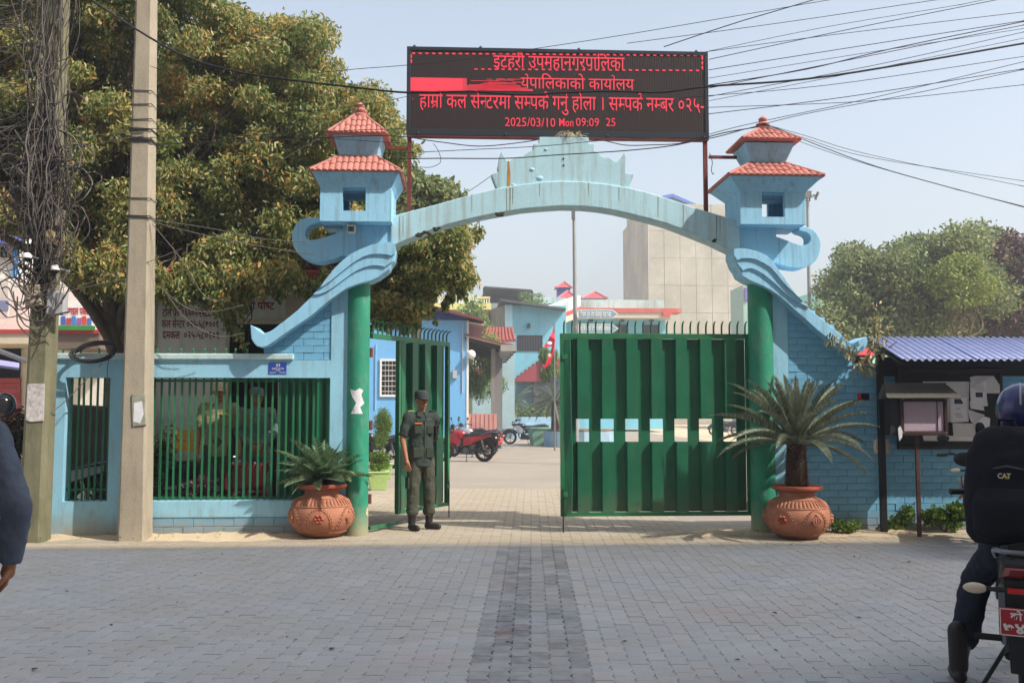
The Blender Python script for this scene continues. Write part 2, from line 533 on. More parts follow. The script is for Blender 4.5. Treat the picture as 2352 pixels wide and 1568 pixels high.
PAVE_ROT = rad(4.0)       # the paving runs a little askew to the wall
def paver_mat(name, kind, centre=None):
    mt = bpy.data.materials.new(name); mt.use_nodes = True
    N, L = mt.node_tree.nodes, mt.node_tree.links
    b = N['Principled BSDF']; b.inputs['Roughness'].default_value = 0.85; b.inputs['Specular IOR Level'].default_value = 0.3
    g = N.new('ShaderNodeNewGeometry')
    oi = N.new('ShaderNodeObjectInfo')
    def math_(op, a, bb, clamp=False):
        n = N.new('ShaderNodeMath'); n.operation = op; n.use_clamp = clamp
        for i, q in enumerate((a, bb)):
            if isinstance(q, (int, float)): n.inputs[i].default_value = q
            else: L.new(q, n.inputs[i])
        return n.outputs[0]
    def noise(sc, det=4, rgh=0.6, vec=None):
        n = N.new('ShaderNodeTexNoise'); n.inputs['Scale'].default_value = sc; n.inputs['Detail'].default_value = det; n.inputs['Roughness'].default_value = rgh
        L.new(vec if vec is not None else g.outputs['Position'], n.inputs['Vector']); return n.outputs['Fac']
    def mr(src, p0, p1, a=0.0, c=1.0):
        r = N.new('ShaderNodeMapRange'); r.inputs[1].default_value = p0; r.inputs[2].default_value = p1; r.inputs[3].default_value = a; r.inputs[4].default_value = c
        L.new(src, r.inputs[0]); return r.outputs[0]
    def mix(f, a, c):
        x = N.new('ShaderNodeMix'); x.data_type = 'RGBA'
        if isinstance(f, (int, float)): x.inputs[0].default_value = f
        else: L.new(f, x.inputs[0])
        for i, q in ((6, a), (7, c)):
            if isinstance(q, tuple): x.inputs[i].default_value = (*q, 1)
            else: L.new(q, x.inputs[i])
        return x.outputs[2]
    rnd = math_('FRACT', math_('ADD', g.outputs['Random Per Island'], oi.outputs['Random']), 0.0)
    sp = N.new('ShaderNodeSeparateXYZ'); L.new(g.outputs['Position'], sp.inputs[0])
    X, Y = sp.outputs['X'], sp.outputs['Y']
    # wear goes stone by stone: the place of the stone's centre decides, not the point on it
    cvec = g.outputs['Position']
    if centre == 'object': cvec = oi.outputs['Location']
    elif centre == 'attribute':
        at = N.new('ShaderNodeAttribute'); at.attribute_name = 'centre'; cvec = at.outputs['Vector']
    sc_ = N.new('ShaderNodeSeparateXYZ'); L.new(cvec, sc_.inputs[0])
    XC, YC_ = sc_.outputs['X'], sc_.outputs['Y']
    grey = mix(rnd, srgb(174,175,176), srgb(184,184,184))
    # faded red patches and bluish patches over several stones
    red = mr(noise(0.55, 3), 0.56, 0.68)
    redk = math_('MULTIPLY', red, mr(rnd, 0.25, 0.75, 0.08, 0.30))
    c = mix(redk, grey, srgb(186,150,144))
    c = mix(mr(noise(0.8, 2), 0.5, 0.66, 0, 0.4), c, srgb(166,172,180))
    # film of sand, thin in the road, heightened to paint in the warm sunlit band
    sand_sunband = math_('ADD', mr(Y, -1.3, -0.85, 0.10, 0.95), mr(noise(1.3, 5), 0.35, 0.75, -0.12, 0.28), True)
    c = mix(sand_sunband, c, srgb(164,151,132))
    # the worn drain line of the wheel tracks in the middle of the approach
    xr = math_('ADD', math_('MULTIPLY', XC, math.cos(PAVE_ROT)), math_('MULTIPLY', math_('ADD', YC_, -CAM_Y), -math.sin(PAVE_ROT)))
    fx = math_('ADD', xr, math_('MULTIPLY', math_('ADD', noise(1.6, 3, 0.6, cvec), -0.5), 0.30))
    def band(x0, w):
        return mr(math_('ABSOLUTE', math_('ADD', fx, -x0), 0.0), w*0.45, w*1.1, 1.0, 0.0)
    worn = math_('MAXIMUM', band(-0.15, 0.27), math_('MULTIPLY', band(0.24, 0.12), 0.9))
    worn = math_('MULTIPLY', worn, mr(Y, -0.7, -1.5))
    patch = math_('MULTIPLY', worn, mr(rnd, 0.0, 0.7, 0.45, 1.0))
    patch = math_('MULTIPLY', patch, math_('ADD', mr(noise(2.6, 4, 0.6, cvec), 0.34, 0.52, 0.25, 0.75), mr(noise(7.0, 4), 0.35, 0.65, -0.25, 0.35), True))
    wornc = mix(mr(rnd, 0.93, 0.95), mix(rnd, srgb(98,101,104), srgb(116,118,120)), srgb(116,98,98))
    if kind == 'stone':
        c = mix(math_('MULTIPLY', patch, 0.85), c, wornc)
        fine = mr(noise(60, 4), 0.3, 0.7, 0.9, 1.1)
    else:
        # joints: filled with pale sand, but washed out and dark in the worn line and here and there
        filled = mix(mr(noise(5.0, 4), 0.52, 0.72, 0.0, 0.6), c, srgb(112,110,106))
        c = mix(math_('MULTIPLY', math_('MULTIPLY', worn, mr(noise(2.2, 3), 0.32, 0.48)), 0.95), filled, srgb(34,33,33))
        fine = mr(noise(90, 4), 0.3, 0.7, 0.85, 1.15)
    h = N.new('ShaderNodeHueSaturation'); L.new(fine, h.inputs['Value']); L.new(c, h.inputs['Color'])
    L.new(h.outputs[0], b.inputs['Base Color'])
    bn = N.new('ShaderNodeBump'); bn.inputs['Strength'].default_value = 0.25; bn.inputs['Distance'].default_value = 0.004
    L.new(noise(120, 4), bn.inputs['Height']); L.new(bn.outputs[0], b.inputs['Normal'])
    return mt
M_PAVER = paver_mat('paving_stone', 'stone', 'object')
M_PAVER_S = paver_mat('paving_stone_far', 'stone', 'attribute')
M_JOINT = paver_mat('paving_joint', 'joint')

# ================================================================ ground
gm = MB()
for (x0, x1, y0, y1) in [(-150, 150, -40, 260)]:
    gm.add([(x0,y0,-0.05),(x1,y0,-0.05),(x1,y1,-0.05),(x0,y1,-0.05)], [(0,1,2,3)])
tag(gm.build('ground', M_SAND), kind='structure')
rb = MB(); rb.add([(-14,-14,-0.0035),(16,-14,-0.0035),(16,0.6,-0.0035),(-14,0.6,-0.0035)], [(0,1,2,3)])
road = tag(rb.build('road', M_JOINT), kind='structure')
cb = MB(); cb.add([(-9,0.6,-0.0035),(12,0.6,-0.0035),(12,60,-0.0035),(-9,60,-0.0035)], [(0,1,2,3)])
M_COURT = mat('courtyard_paving', srgb(152,141,128), 0.9, 0.10, 0.6, 0.3, 30, fine=0.12)
court = tag(cb.build('courtyard', M_COURT), kind='structure')

PW, PL = 0.122, 0.182
def paver_poly(cx, cy, g=0.0012, z=0.0):
    w, l, k = PW/2-g, PL/2-g, 0.010
    pts = [(-w,-l),(w,-l),(w+k,-l*0.5),(w-k,0),(w+k,l*0.5),(w,l),(-w,l),(-w+k,l*0.5),(-w-k,0),(-w+k,-l*0.5)]
    return [(cx+a, cy+b) for a, b in pts]
def paver_geo(mb, cx, cy, g, z):
    top = paver_poly(0, 0, g+0.0018)
    low = paver_poly(0, 0, g)
    cr_, sr_ = math.cos(-PAVE_ROT), math.sin(-PAVE_ROT)
    top = [(cx+a*cr_-b*sr_, cy+a*sr_+b*cr_) for a, b in top]; low = [(cx+a*cr_-b*sr_, cy+a*sr_+b*cr_) for a, b in low]
    n = len(top)
    vs = [(a, b, z) for a, b in top] + [(a, b, z-0.0015) for a, b in low] + [(a, b, z-0.016) for a, b in low]
    fs = [list(range(n))]
    for i in range(n):
        j = (i+1) % n
        fs.append((i, i+n, j+n, j)); fs.append((i+n, i+2*n, j+2*n, j+n))
    mb.add(vs, fs)
cells = []
for iy in range(-42, 38):
    cy = iy*PL
    d = cy - CAM_Y
    if d < 4.9: continue
    hw = d*0.54 + 0.4
    for ix in range(-90, 90):
        cx = ix*PW + 0.05
        cyo = cy + (PL*0.5 if ix % 2 else 0.0)
        q_ = cyo-CAM_Y
        cx, cyo = cx*math.cos(PAVE_ROT)+q_*math.sin(PAVE_ROT), CAM_Y-cx*math.sin(PAVE_ROT)+q_*math.cos(PAVE_ROT)
        if abs(cx - math.sin(YAW)*d) > hw: continue
        if cyo > 0.35 and not (-1.75 < cx < 3.0): continue
        cells.append((d, cx, cyo))
# which stones show largest: those nearest the camera inside the frame
def in_frame(cx, cy):
    v = Vector((cx, cy-CAM_Y, -CAM_Z)); zc = v.dot(FWD)
    px = 1176+FPX*v.dot(RGT)/zc; py = 784-FPX*v.dot(UPV)/zc
    return -20 < px < 2372 and py < 1575
near = sorted([c for c in cells if in_frame(c[1], c[2])])[:300]
nearset = set((c[1], c[2]) for c in near)
pav_me = []
for k in range(5):
    mb = MB(); paver_geo(mb, 0, 0, 0.0010+0.0004*k, 0.0)
    pav_me.append(mb.mesh('paver', M_PAVER))
for i, (d, cx, cy) in enumerate(near):
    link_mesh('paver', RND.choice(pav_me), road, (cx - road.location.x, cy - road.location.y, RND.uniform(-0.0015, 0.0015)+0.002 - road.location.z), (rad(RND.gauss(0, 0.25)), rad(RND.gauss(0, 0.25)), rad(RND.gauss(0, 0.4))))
mb = MB(); mc = MB(); cen = {id(mb): [], id(mc): []}
for d, cx, cy in cells:
    if (cx, cy) in nearset: continue
    cen[id(mb if cy < 0.6 else mc)].append((cx, cy, 0.0))
    paver_geo(mb if cy < 0.6 else mc, cx+RND.gauss(0, 0.0007), cy+RND.gauss(0, 0.0007), 0.002+RND.random()*0.002, RND.uniform(-0.001, 0.003))
for q_, par in ((mb, road), (mc, court)):
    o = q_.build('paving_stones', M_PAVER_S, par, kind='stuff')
    at = o.data.attributes.new('centre', 'FLOAT_VECTOR', 'POINT')
    at.data.foreach_set('vector', np.repeat(np.array(cen[id(q_)], dtype=np.float32), 30, axis=0).ravel())

# sand blown against the foot of the wall
def sand_strip(x0, x1, yfront, yback, hmax, seed, gap=None):
    rn = random.Random(seed)
    nx, ny = int((x1-x0)/0.06), 16
    ph = [rn.uniform(0, 6.28) for _ in range(8)]
    vs, fs = [], []
    for i in range(nx+1):
        x = x0+(x1-x0)*i/nx
        w = 0.5+0.22*math.sin(x*2.1+ph[0])+0.14*math.sin(x*5.3+ph[1])+0.08*math.sin(x*13+ph[2])
        ends = min(1.0, (x-x0)/0.4, (x1-x)/0.4)
        yf = yback+(yfront-yback)*(0.45+0.55*max(0.0, min(1.0, w)))
        for j in range(ny+1):
            t = j/ny
            y = yf+(yback-yf)*t
            h = hmax*ends*(0.4+0.6*w)*t**1.4 + 0.006*math.sin(x*23+ph[3]+t*5)*t + rn.uniform(-0.004, 0.004)*t
            vs.append((x, y, -0.012+h+0.012*min(1, t*5)))
    for i in range(nx):
        for j in range(ny):
            a = i*(ny+1)+j
            fs.append((a, a+ny+1, a+ny+2, a+1))
    mb = MB(); mb.add(vs, fs)
    return tag(mb.build('sand_bank', M_SAND, smooth=True, angle=0), kind='structure')
sand_strip(-8.5, -1.75, -0.75, 0.12, 0.085, 3)
sand_strip(2.9, 9.5, -0.72, 0.12, 0.07, 5)

# ================================================================ boundary wall, left of the gate
YW = -0.06
YB = 0.18
def wx(px, py=1000, Y=YW): return P(px, py, Y).x
def wz(py, px=500, Y=YW): return P(px, py, Y).z
left_wall = thing('boundary_wall', 'pale blue boundary wall with green barred openings left of the gate', 'wall', (wx(430), 0.06, 0))
LX0, LX1 = wx(108), wx(797)
zt, zc, zl, zb, zp = wz(812), wz(826), wz(867), wz(1150), wz(1187)
o1a, o1b, o2a, o2b = wx(147), wx(250), wx(285), wx(757)
mb = MB()
mb.box(LX0, o1a, YW, YB, 0, zc); mb.box(o1b, o2a, YW, YB, 0, zc); mb.box(o2b, LX1, YW, YB, 0, zc)
mb.box(o1a, o1b, YW, YB, zl, zc); mb.box(o2a, o2b, YW, YB, zl, zc)
mb.box(o1a, o1b, YW, YB, 0, zb); mb.box(o2a, o2b, YW, YB, zp, zb)
mb.box(o2a, o2b, YW+0.02, YB, 0, zp)
mb.build('masonry', M_WALL, left_wall)
mb = MB(); mb.box(LX0-0.02, wx(672), YW-0.035, YB+0.03, zc, zt)
mb.build('coping', mat('coping_paint', srgb(190,214,214), 0.85, 0.1, 2, 0.3, 40, dirt=srgb(120,125,110), dirt_amt=0.6, dirt_scale=(4,4,4)), left_wall, bevel=0.012)
# painted brick courses at the foot, under the plaster
me_br = {}
def brick_mesh(w, h, d, mt=M_BRICK):
    key = (round(w, 3), round(h, 3), mt.name)
    if key not in me_br:
        mb = MB(); mb.bevbox(-w/2, w/2, 0, d, -h/2, h/2, 0.004)
        me_br[key] = mb.mesh('brick', mt)
    return me_br[key]
def lay_bricks(parent, x0, x1, z0, z1, yf, keep, bl=0.245, bh=0.088, limit=300, seed=1, hide=None):
    """running bond; keep(x,z) says whether a brick belongs; cut bricks fill the ends"""
    rn = random.Random(seed)
    pl = chain_loc(parent)
    out, rest = [], MB()
    r, z = 0, z0
    items = []
    while z + bh*0.5 < z1:
        x = x0 - (bl/2 if r % 2 else 0)
        while x < x1:
            a, b = max(x, x0), min(x+bl, x1)
            if b-a > 0.04 and keep((a+b)/2, z+bh/2): items.append((a, b, z, r))
            x += bl
        z += bh; r += 1
    items.sort(key=lambda q: 1 if hide and hide((q[0]+q[1])/2, q[2]) else 0)
    for k, (a, b, z, r) in enumerate(items):
        w, h = b-a-0.005, bh-0.005
        yo = yf+rn.uniform(-0.003, 0.004)
        c = ((a+b)/2, yo, z+bh/2)
        if k < limit:
            link_mesh('brick', brick_mesh(round(w, 2), h, 0.05), parent, (c[0]-pl.x, c[1]-pl.y, c[2]-pl.z), (rad(rn.gauss(0, 0.5)), rad(rn.gauss(0, 0.3)), rad(rn.gauss(0, 0.5))))
        else:
            rest.bevbox(a+0.0025, b-0.0025, yo, yo+0.05, z+0.0025, z+bh-0.0025, 0.004)
    if rest.v: rest.build('bricks', M_BRICK, parent, kind='stuff')
lay_bricks(left_wall, o2a, o2b, 0.0, zp-0.01, YW+0.008, lambda x, z: True, bh=zp/2.0, seed=4)
# brick triangle between coping, pier and the sweeping wing
def line_z(x, pts):
    for (xa, za), (xb, zb_) in zip(pts, pts[1:]):
        if xa <= x <= xb: return za+(zb_-za)*(x-xa)/(xb-xa)
    return pts[0][1] if x < pts[0][0] else pts[-1][1]
lw_mid = [XZ(a, b, YW) for a, b in [(575,772),(605,790),(625,776),(666,745),(715,708),(756,672),(797,645),(850,625)]]
tx0, tx1 = wx(602), wx(758)
mb = MB(); mb.prism([(tx0, zc), (tx1, zc), (tx1, line_z(tx1, lw_mid)), (wx(700), line_z(wx(700), lw_mid)), (wx(640), line_z(wx(640), lw_mid)), (tx0, line_z(tx0, lw_mid))], YW+0.03, YB)
mb.build('infill', M_MORTAR, left_wall)
lay_bricks(left_wall, tx0, tx1, zc+0.002, 3.4, YW+0.012, lambda x, z: z < line_z(x, lw_mid)+0.02, seed=8)
mb = MB(); mb.prism([(tx1, zc), (LX1, zc), (LX1, line_z(LX1, lw_mid)), (tx1, line_z(tx1, lw_mid))], YW, YB)
mb.build('pier', M_WALL, left_wall)
# green bars in the openings
def bars(parent, x0, x1, z0, z1, n, y):
    w = 0.026
    mb = MB(); mb.box(-w/2, w/2, -0.006, 0.006, 0, z1-z0); mb.box(-w/2, -w/2+0.005, 0.006, 0.022, 0, z1-z0)
    me = mb.mesh('bar', M_GREEN2); pl = chain_loc(parent)
    for i in range(n):
        x = x0+(x1-x0)*(i+0.5)/n+RND.uniform(-0.004, 0.004)
        link_mesh('bar', me, parent, (x-pl.x, y-pl.y, z0-pl.z), (0, rad(RND.gauss(0, 0.25)), rad(RND.gauss(0, 4))))
bars(left_wall, o1a, o1b, zb, zl, 7, 0.05)
bars(left_wall, o2a+0.02, o2b, zb, zl, 29, 0.05)
for q_ in ((o1a, o1b, zb+0.12, zb+0.15), (o2a, o2b, zb+0.02, zb+0.045), (o2a, o2b, zl-0.05, zl-0.02)):
    mb = MB(); mb.box(q_[0], q_[1], 0.065, 0.08, q_[2], q_[3]); mb.build('bar_rail', M_GREEN2, left_wall)
# short bent spikes on the coping
for px in [145,165,186,228,362,388,416,444,470,494,519,541,568]:
    p = P(px, 806, 0.10)
    mb = MB(); mb.tube([(p.x, 0.10, zt-0.005), (p.x, 0.10, zt+0.03), (p.x+0.006, 0.09, zt+0.055), (p.x+0.01, 0.07, zt+0.065)], 0.014, 6)
    mb.build('spike', M_GREEN2, left_wall)
# small blue house-number plate
pp = P(617, 858, YW-0.004); pq = P(658, 833, YW-0.004)
plate = thing('number_plate', 'small blue enamel plate with white numerals on the wall lintel', 'sign', (pp.x, YW, pp.z))
mb = MB(); mb.box(pp.x, pq.x, YW-0.008, YW-0.001, pp.z, pq.z); mb.build('plate', plain('plate_blue', srgb(48,72,165), 0.4), plate)
lettering('lettering', '\u0969\u0968', M_WHITE, plate, pp.x+0.085, pp.z+0.088, YW-0.010, 0.06, 0.034, 0.02)
lettering('lettering', '\u0907\u091f\u0939\u0930\u0940 \u0909\u092a \u092e\u0939\u093e', M_WHITE, plate, pp.x+0.04, pp.z+0.055, YW-0.010, 0.15, 0.016)
lettering('lettering', '\u0928\u0917\u0930', M_WHITE, plate, pp.x+0.085, pp.z+0.033, YW-0.010, 0.06, 0.014)
mb = MB(); mb.box(pp.x+0.01, pp.x+0.09, YW-0.0105, YW-0.0085, pp.z+0.012, pp.z+0.018); mb.box(pp.x+0.13, pp.x+0.21, YW-0.0105, YW-0.0085, pp.z+0.012, pp.z+0.018); mb.build('underline', M_WHITE, plate)

# ================================================================ boundary wall, right of the gate
YR = -0.06
right_wall = thing('boundary_wall', 'sky blue painted brick wall running right from the gate', 'wall', (P(2050, 1200, YR).x, 0.06, 0))
rx0, rxp, rx1 = P(1778, 1000, YR).x, P(1813, 1000, YR).x, 9.2
rzt = P(2000, 838, YR).z
rw_mid = [XZ(a, b, YR) for a, b in [(1700,600),(1746,630),(1791,660),(1832,697),(1873,735),(1910,768),(1945,798),(1960,815)]]
mb = MB()
mb.prism([(rxp-0.01, 0), (rx1, 0), (rx1, rzt-0.03), (P(1960,838,YR).x, rzt-0.03)] + [(x, z-0.02) for x, z in reversed(rw_mid) if x > rxp] + [(rxp-0.01, line_z(rxp, rw_mid))], YR+0.012, YB)
mb.build('masonry', M_MORTAR, right_wall)
mb = MB(); mb.prism([(rx0, 0), (rxp, 0), (rxp, line_z(rxp, rw_mid)), (rx0, line_z(rx0, rw_mid))], YR-0.01, YB)
mb.build('pier', M_WALL, right_wall)
xs = P(1952, 838, YR).x
lay_bricks(right_wall, rxp+0.002, P(2400, 1000, YR).x, 0.0, 4.2, YR, lambda x, z: (z < line_z(x, rw_mid)+0.02) if x < xs else z < rzt-0.02,
           hide=lambda x, z: (P(2070,900,YR).x < x < P(2290,900,YR).x and P(2100,1010,YR).z < z < P(2100,850,YR).z), seed=6)
lay_tail = MB(); lay_tail.box(P(2400,1000,YR).x, rx1, YR, YB, 0, rzt); lay_tail.build('plastered_end', M_BRICK, right_wall)
mb = MB(); mb.box(xs-0.05, rx1-0.01, YR-0.015, YB+0.02, rzt-0.026, rzt+0.02); mb.build('coping', M_BRICK, right_wall, bevel=0.01)
# two small recesses in the brickwork
pa, pb = P(1970, 918, YR), P(1996, 903, YR)
mb = MB(); mb.box(pa.x, pb.x, YR-0.008, YR+0.03, pa.z, pb.z); mb.build('recess', M_DARK, right_wall)
mb = MB(); mb.box(pa.x, pa.x+0.045, YR-0.012, YR-0.006, pa.z+0.004, pb.z-0.004); mb.build('red_block', plain('red_block', srgb(205,45,40), 0.6), right_wall)
pa, pb = P(2006, 1042, YR), P(2041, 1008, YR)
mb = MB(); mb.box(pa.x, pb.x, YR-0.010, YR+0.02, pa.z, pb.z); mb.build('recess', plain('recess_cream', srgb(205,190,165), 0.7), right_wall)
mb = MB(); mb.tube([(pa.x+0.03, YR-0.02, pa.z+0.02), (pa.x+0.015, YR-0.02, pa.z+0.09), (pa.x+0.03, YR-0.02, pb.z-0.01)], [0.012, 0.016, 0.012], 8); mb.build('pipe_end', M_WHITE, right_wall)
# ================================================================ gate columns
def column(px, r, label, base_py):
    c = P(px, base_py, 0.0)
    col = thing('gate_column', label, 'column', (c.x, 0.0, 0), group='round gate columns')
    top = P(px, 645, 0).z+0.1
    mb = MB(); n = 28
    rings = []
    for z in [0, 0.04, 0.1, 0.5, 1.2, 2.2, top]:
        rings.append((c.x, 0.0, z, r*(1.03 if z < 0.05 else 1.0), r*(1.03 if z < 0.05 else 1.0)))
    mb.eloft(rings, n)
    mb.build('shaft', M_COLUMN, col, smooth=True)
    return col, c
colL, cL = column(821, 0.142, 'green round column left of the open gateway with a torn poster', 1000)
colR, cR = column(1751, 0.158, 'green round column right of the gateway behind the potted palm', 1000)
# torn paper on the left column, worn paint low on both
def wrap_poly(col, c, r, pts, name, mt, dr):
    """outline given in photograph pixels, wrapped on the shaft"""
    vs, out = [], []
    P3 = [P(a, b, -r*0.9) for a, b in pts]
    cx = sum(p.x for p in P3)/len(P3); cz = sum(p.z for p in P3)/len(P3)
    def on(x, z):
        u = max(-0.999, min(0.999, (x-c.x)/r)); a = math.asin(u)
        return (c.x+(r+dr)*math.sin(a), -(r+dr)*math.cos(a), z)
    vs = [on(cx, cz)]
    ring = []
    for i in range(len(P3)):
        a, b = P3[i], P3[(i+1) % len(P3)]
        for t in (0, 0.34, 0.67): ring.append((a.x+(b.x-a.x)*t, a.z+(b.z-a.z)*t))
    mid = [(cx+(x-cx)*0.5, cz+(z-cz)*0.5) for x, z in ring]
    n = len(ring)
    vs += [on(*q) for q in mid] + [on(*q) for q in ring]
    fs = [(0, 1+i, 1+(i+1) % n) for i in range(n)] + [(1+i, 1+n+i, 1+n+(i+1) % n, 1+(i+1) % n) for i in range(n)]
    mb = MB(); mb.add(vs, fs); return mb.build(name, mt, col)
M_PAPER = mat('paper', srgb(228,226,228), 0.8, 0.08, 8, 0.2, 30)
wrap_poly(colL, cL, 0.142, [(804,893),(817,897),(826,891),(834,896),(830,906),(836,926),(826,936),(833,950),(806,950),(814,938),(820,928),(810,912)], 'torn_poster', M_PAPER, 0.003)
wrap_poly(colL, cL, 0.142, [(841,1165),(845,1172),(846,1200),(842,1215),(843,1190),(839,1180)], 'bare_patch', mat('bare_plaster', srgb(196,182,150), 0.9, 0.1, 8, 0.3), 0.002)

# ================================================================ arch, crest
YA = 0.16
arch = thing('gate_arch', 'pale blue curved arch with stepped crest spanning the gateway', 'arch', (P(1286, 480, 0).x, 0.0, P(1286, 478, 0).z))
top = [(897,497),(934,487),(1000,470),(1050,456),(1100,442),(1150,431),(1200,423),(1250,417),(1290,415.5),(1340,417),(1390,422),(1450,432),(1500,445),(1550,461),(1600,478),(1640,490),(1700,508)]
bot = [(1700,585),(1668,570),(1640,556),(1600,540),(1565,526),(1530,513),(1490,502),(1450,492),(1415,484),(1380,478),(1340,474),(1290,473),(1245,476),(1200,480),(1165,486),(1130,492),(1095,499),(1060,507),(1030,515),(1000,525),(965,538),(930,552),(897,566)]
mb = MB(); mb.prism(poly(top+bot, -YA), -YA, YA)
mb.build('beam', M_ARCH, arch, bevel=0.012)
crest = [(1142.7,437),(1128,400.4),(1144.6,395.5),(1142.7,382),(1146,362),(1152.4,346.7),(1158,358),(1164,368),(1172,369),(1182,362),(1192,359),(1201,358),(1210,352),(1219,346),(1224,345),(1225,331),(1237,329),(1239,314.5),(1351.7,315.5),(1352.6,329),(1365,331),(1365,346),(1375,349.7),(1385,360.4),(1398.5,361.4),(1408,368),(1416,372),(1426,362),(1434.7,350.6),(1438.6,360.4),(1438,380),(1437.6,397.5),(1457,399.5),(1445.4,434),(1400,427),(1340,420),(1290,419),(1230,423),(1185,429)]
mb = MB(); mb.prism(poly(crest, -0.13), -0.13, 0.06)
mb.build('crest', M_ARCH, arch, bevel=0.008)
# rust run and the mouldings knocked off the crest
mb = MB(); mb.prism(poly([(1166.5,370),(1170,370),(1172.5,400),(1172,431),(1164.5,431),(1165.5,400)], -0.133), -0.1335, -0.131)
mb.build('rust_stain', mat('rust_run', srgb(176,132,70), 0.9, 0.2, 10, 0), arch)
for (a, b, r) in [(1240,409,0.030),(1222,389,0.022),(1180,425,0.018),(1254,343,0.015),(1393,466,0.018)]:
    c = P(a, b, -0.135); mb = MB(); mb.sph((c.x, c.y+0.004, c.z), (r*1.6, 0.012, r), 8, 5); mb.build('plaster_scar', M_ARCH, arch, smooth=True)
for a, b in [(1294,365),(1294.5,380)]:
    c = P(a, b, -0.13); mb = MB(); mb.tube([(c.x, -0.136, c.z), (c.x, -0.12, c.z)], 0.012, 8); mb.build('drilled_hole', M_DARK, arch)
for q_ in [(1147,492,7,0.05),(962,541,4,0.035),(978,536,5,0.06),(1002,527,4,0.05),(1643,556,3,0.03)]:
    c = P(q_[0], q_[1], -0.165); mb = MB()
    for k in range(q_[2]): mb.sph((c.x+RND.uniform(-q_[3], q_[3]), c.y+0.012, c.z+RND.uniform(-0.02, 0.02)+0.01), (0.03, 0.018, 0.02), 7, 5)
    mb.build('moss_patch', mat('moss', srgb(62,60,48), 0.95, 0.3, 20, 0.5), arch, smooth=True)
M_STREAK = mat('rain_streak', srgb(150,142,116), 0.95, 0.25, 12, 0.3)
for (px, y0, y1, w_) in [(1172,431,488,3),(1178,430,470,1.5),(1164,433,500,1.2),(918,498,552,2),(926,495,545,1.2),(1646,494,552,3),(1654,496,556,1.6),(1084,446,486,1),(1240,421,452,1),(1352,420,446,1.2),(1422,430,462,1),(1512,452,500,1.2),(1570,470,520,1)]:
    mb = MB(); mb.prism(poly([(px-w_*0.5,y0),(px+w_*0.5,y0),(px+w_*0.35,(y0+y1)/2),(px+w_*0.12,y1),(px-w_*0.12,y1),(px-w_*0.4,(y0+y1)/2)], -0.163), -0.1632, -0.1605); mb.build('rain_streak', M_STREAK, arch)

# ================================================================ towers
def offset_slope(mb_list, parent, e0, e1, t0, t1, nrib, name='roof_tile'):
    """one roof slope with eave e0-e1 and top t0-t1: a pan and round ribs running up the slope"""
    e0, e1, t0, t1 = map(Vector, (e0, e1, t0, t1))
    nrm = (e1-e0).cross(t0-e0).normalized()
    if nrm.z < 0: nrm = -nrm
    ed = (e1-e0).normalized(); L_ = (e1-e0).length
    up = (t0-e0) - ed*(t0-e0).dot(ed); H = up.length; up.normalize()
    a0 = (t0-e0).dot(ed); a1 = (t1-e0).dot(ed)
    pitch = L_/nrib
    for i in range(nrib):
        x = pitch*(i+0.5)
        if x < a0: h = H*x/a0
        elif x > a1: h = H*(L_-x)/(L_-a1)
        else: h = H
        if h < 0.03: continue
        rows = max(1, int(round(h/0.16)))
        mb = MB()
        K = 7
        rings = []
        for r_ in range(rows):
            for q in (0, 1):
                v = h*(r_+q)/rows
                lift = 0.010*(1-q)
                ring = []
                for k in range(K):
                    t = k/(K-1)
                    xx = x+pitch*(t-0.5)*1.02
                    zz = 0.020*math.sin(math.pi*t)**0.8 + lift + 0.004
                    ring.append(e0+ed*xx+up*(v if r_ or q else v-0.012)+nrm*zz)
                ring += [e0+ed*(x+pitch*0.51)+up*v+nrm*-0.006, e0+ed*(x-pitch*0.51)+up*v+nrm*-0.006]
                rings.append(ring)
        mb.loft(rings)
        mb.build(name, M_TILE, parent)
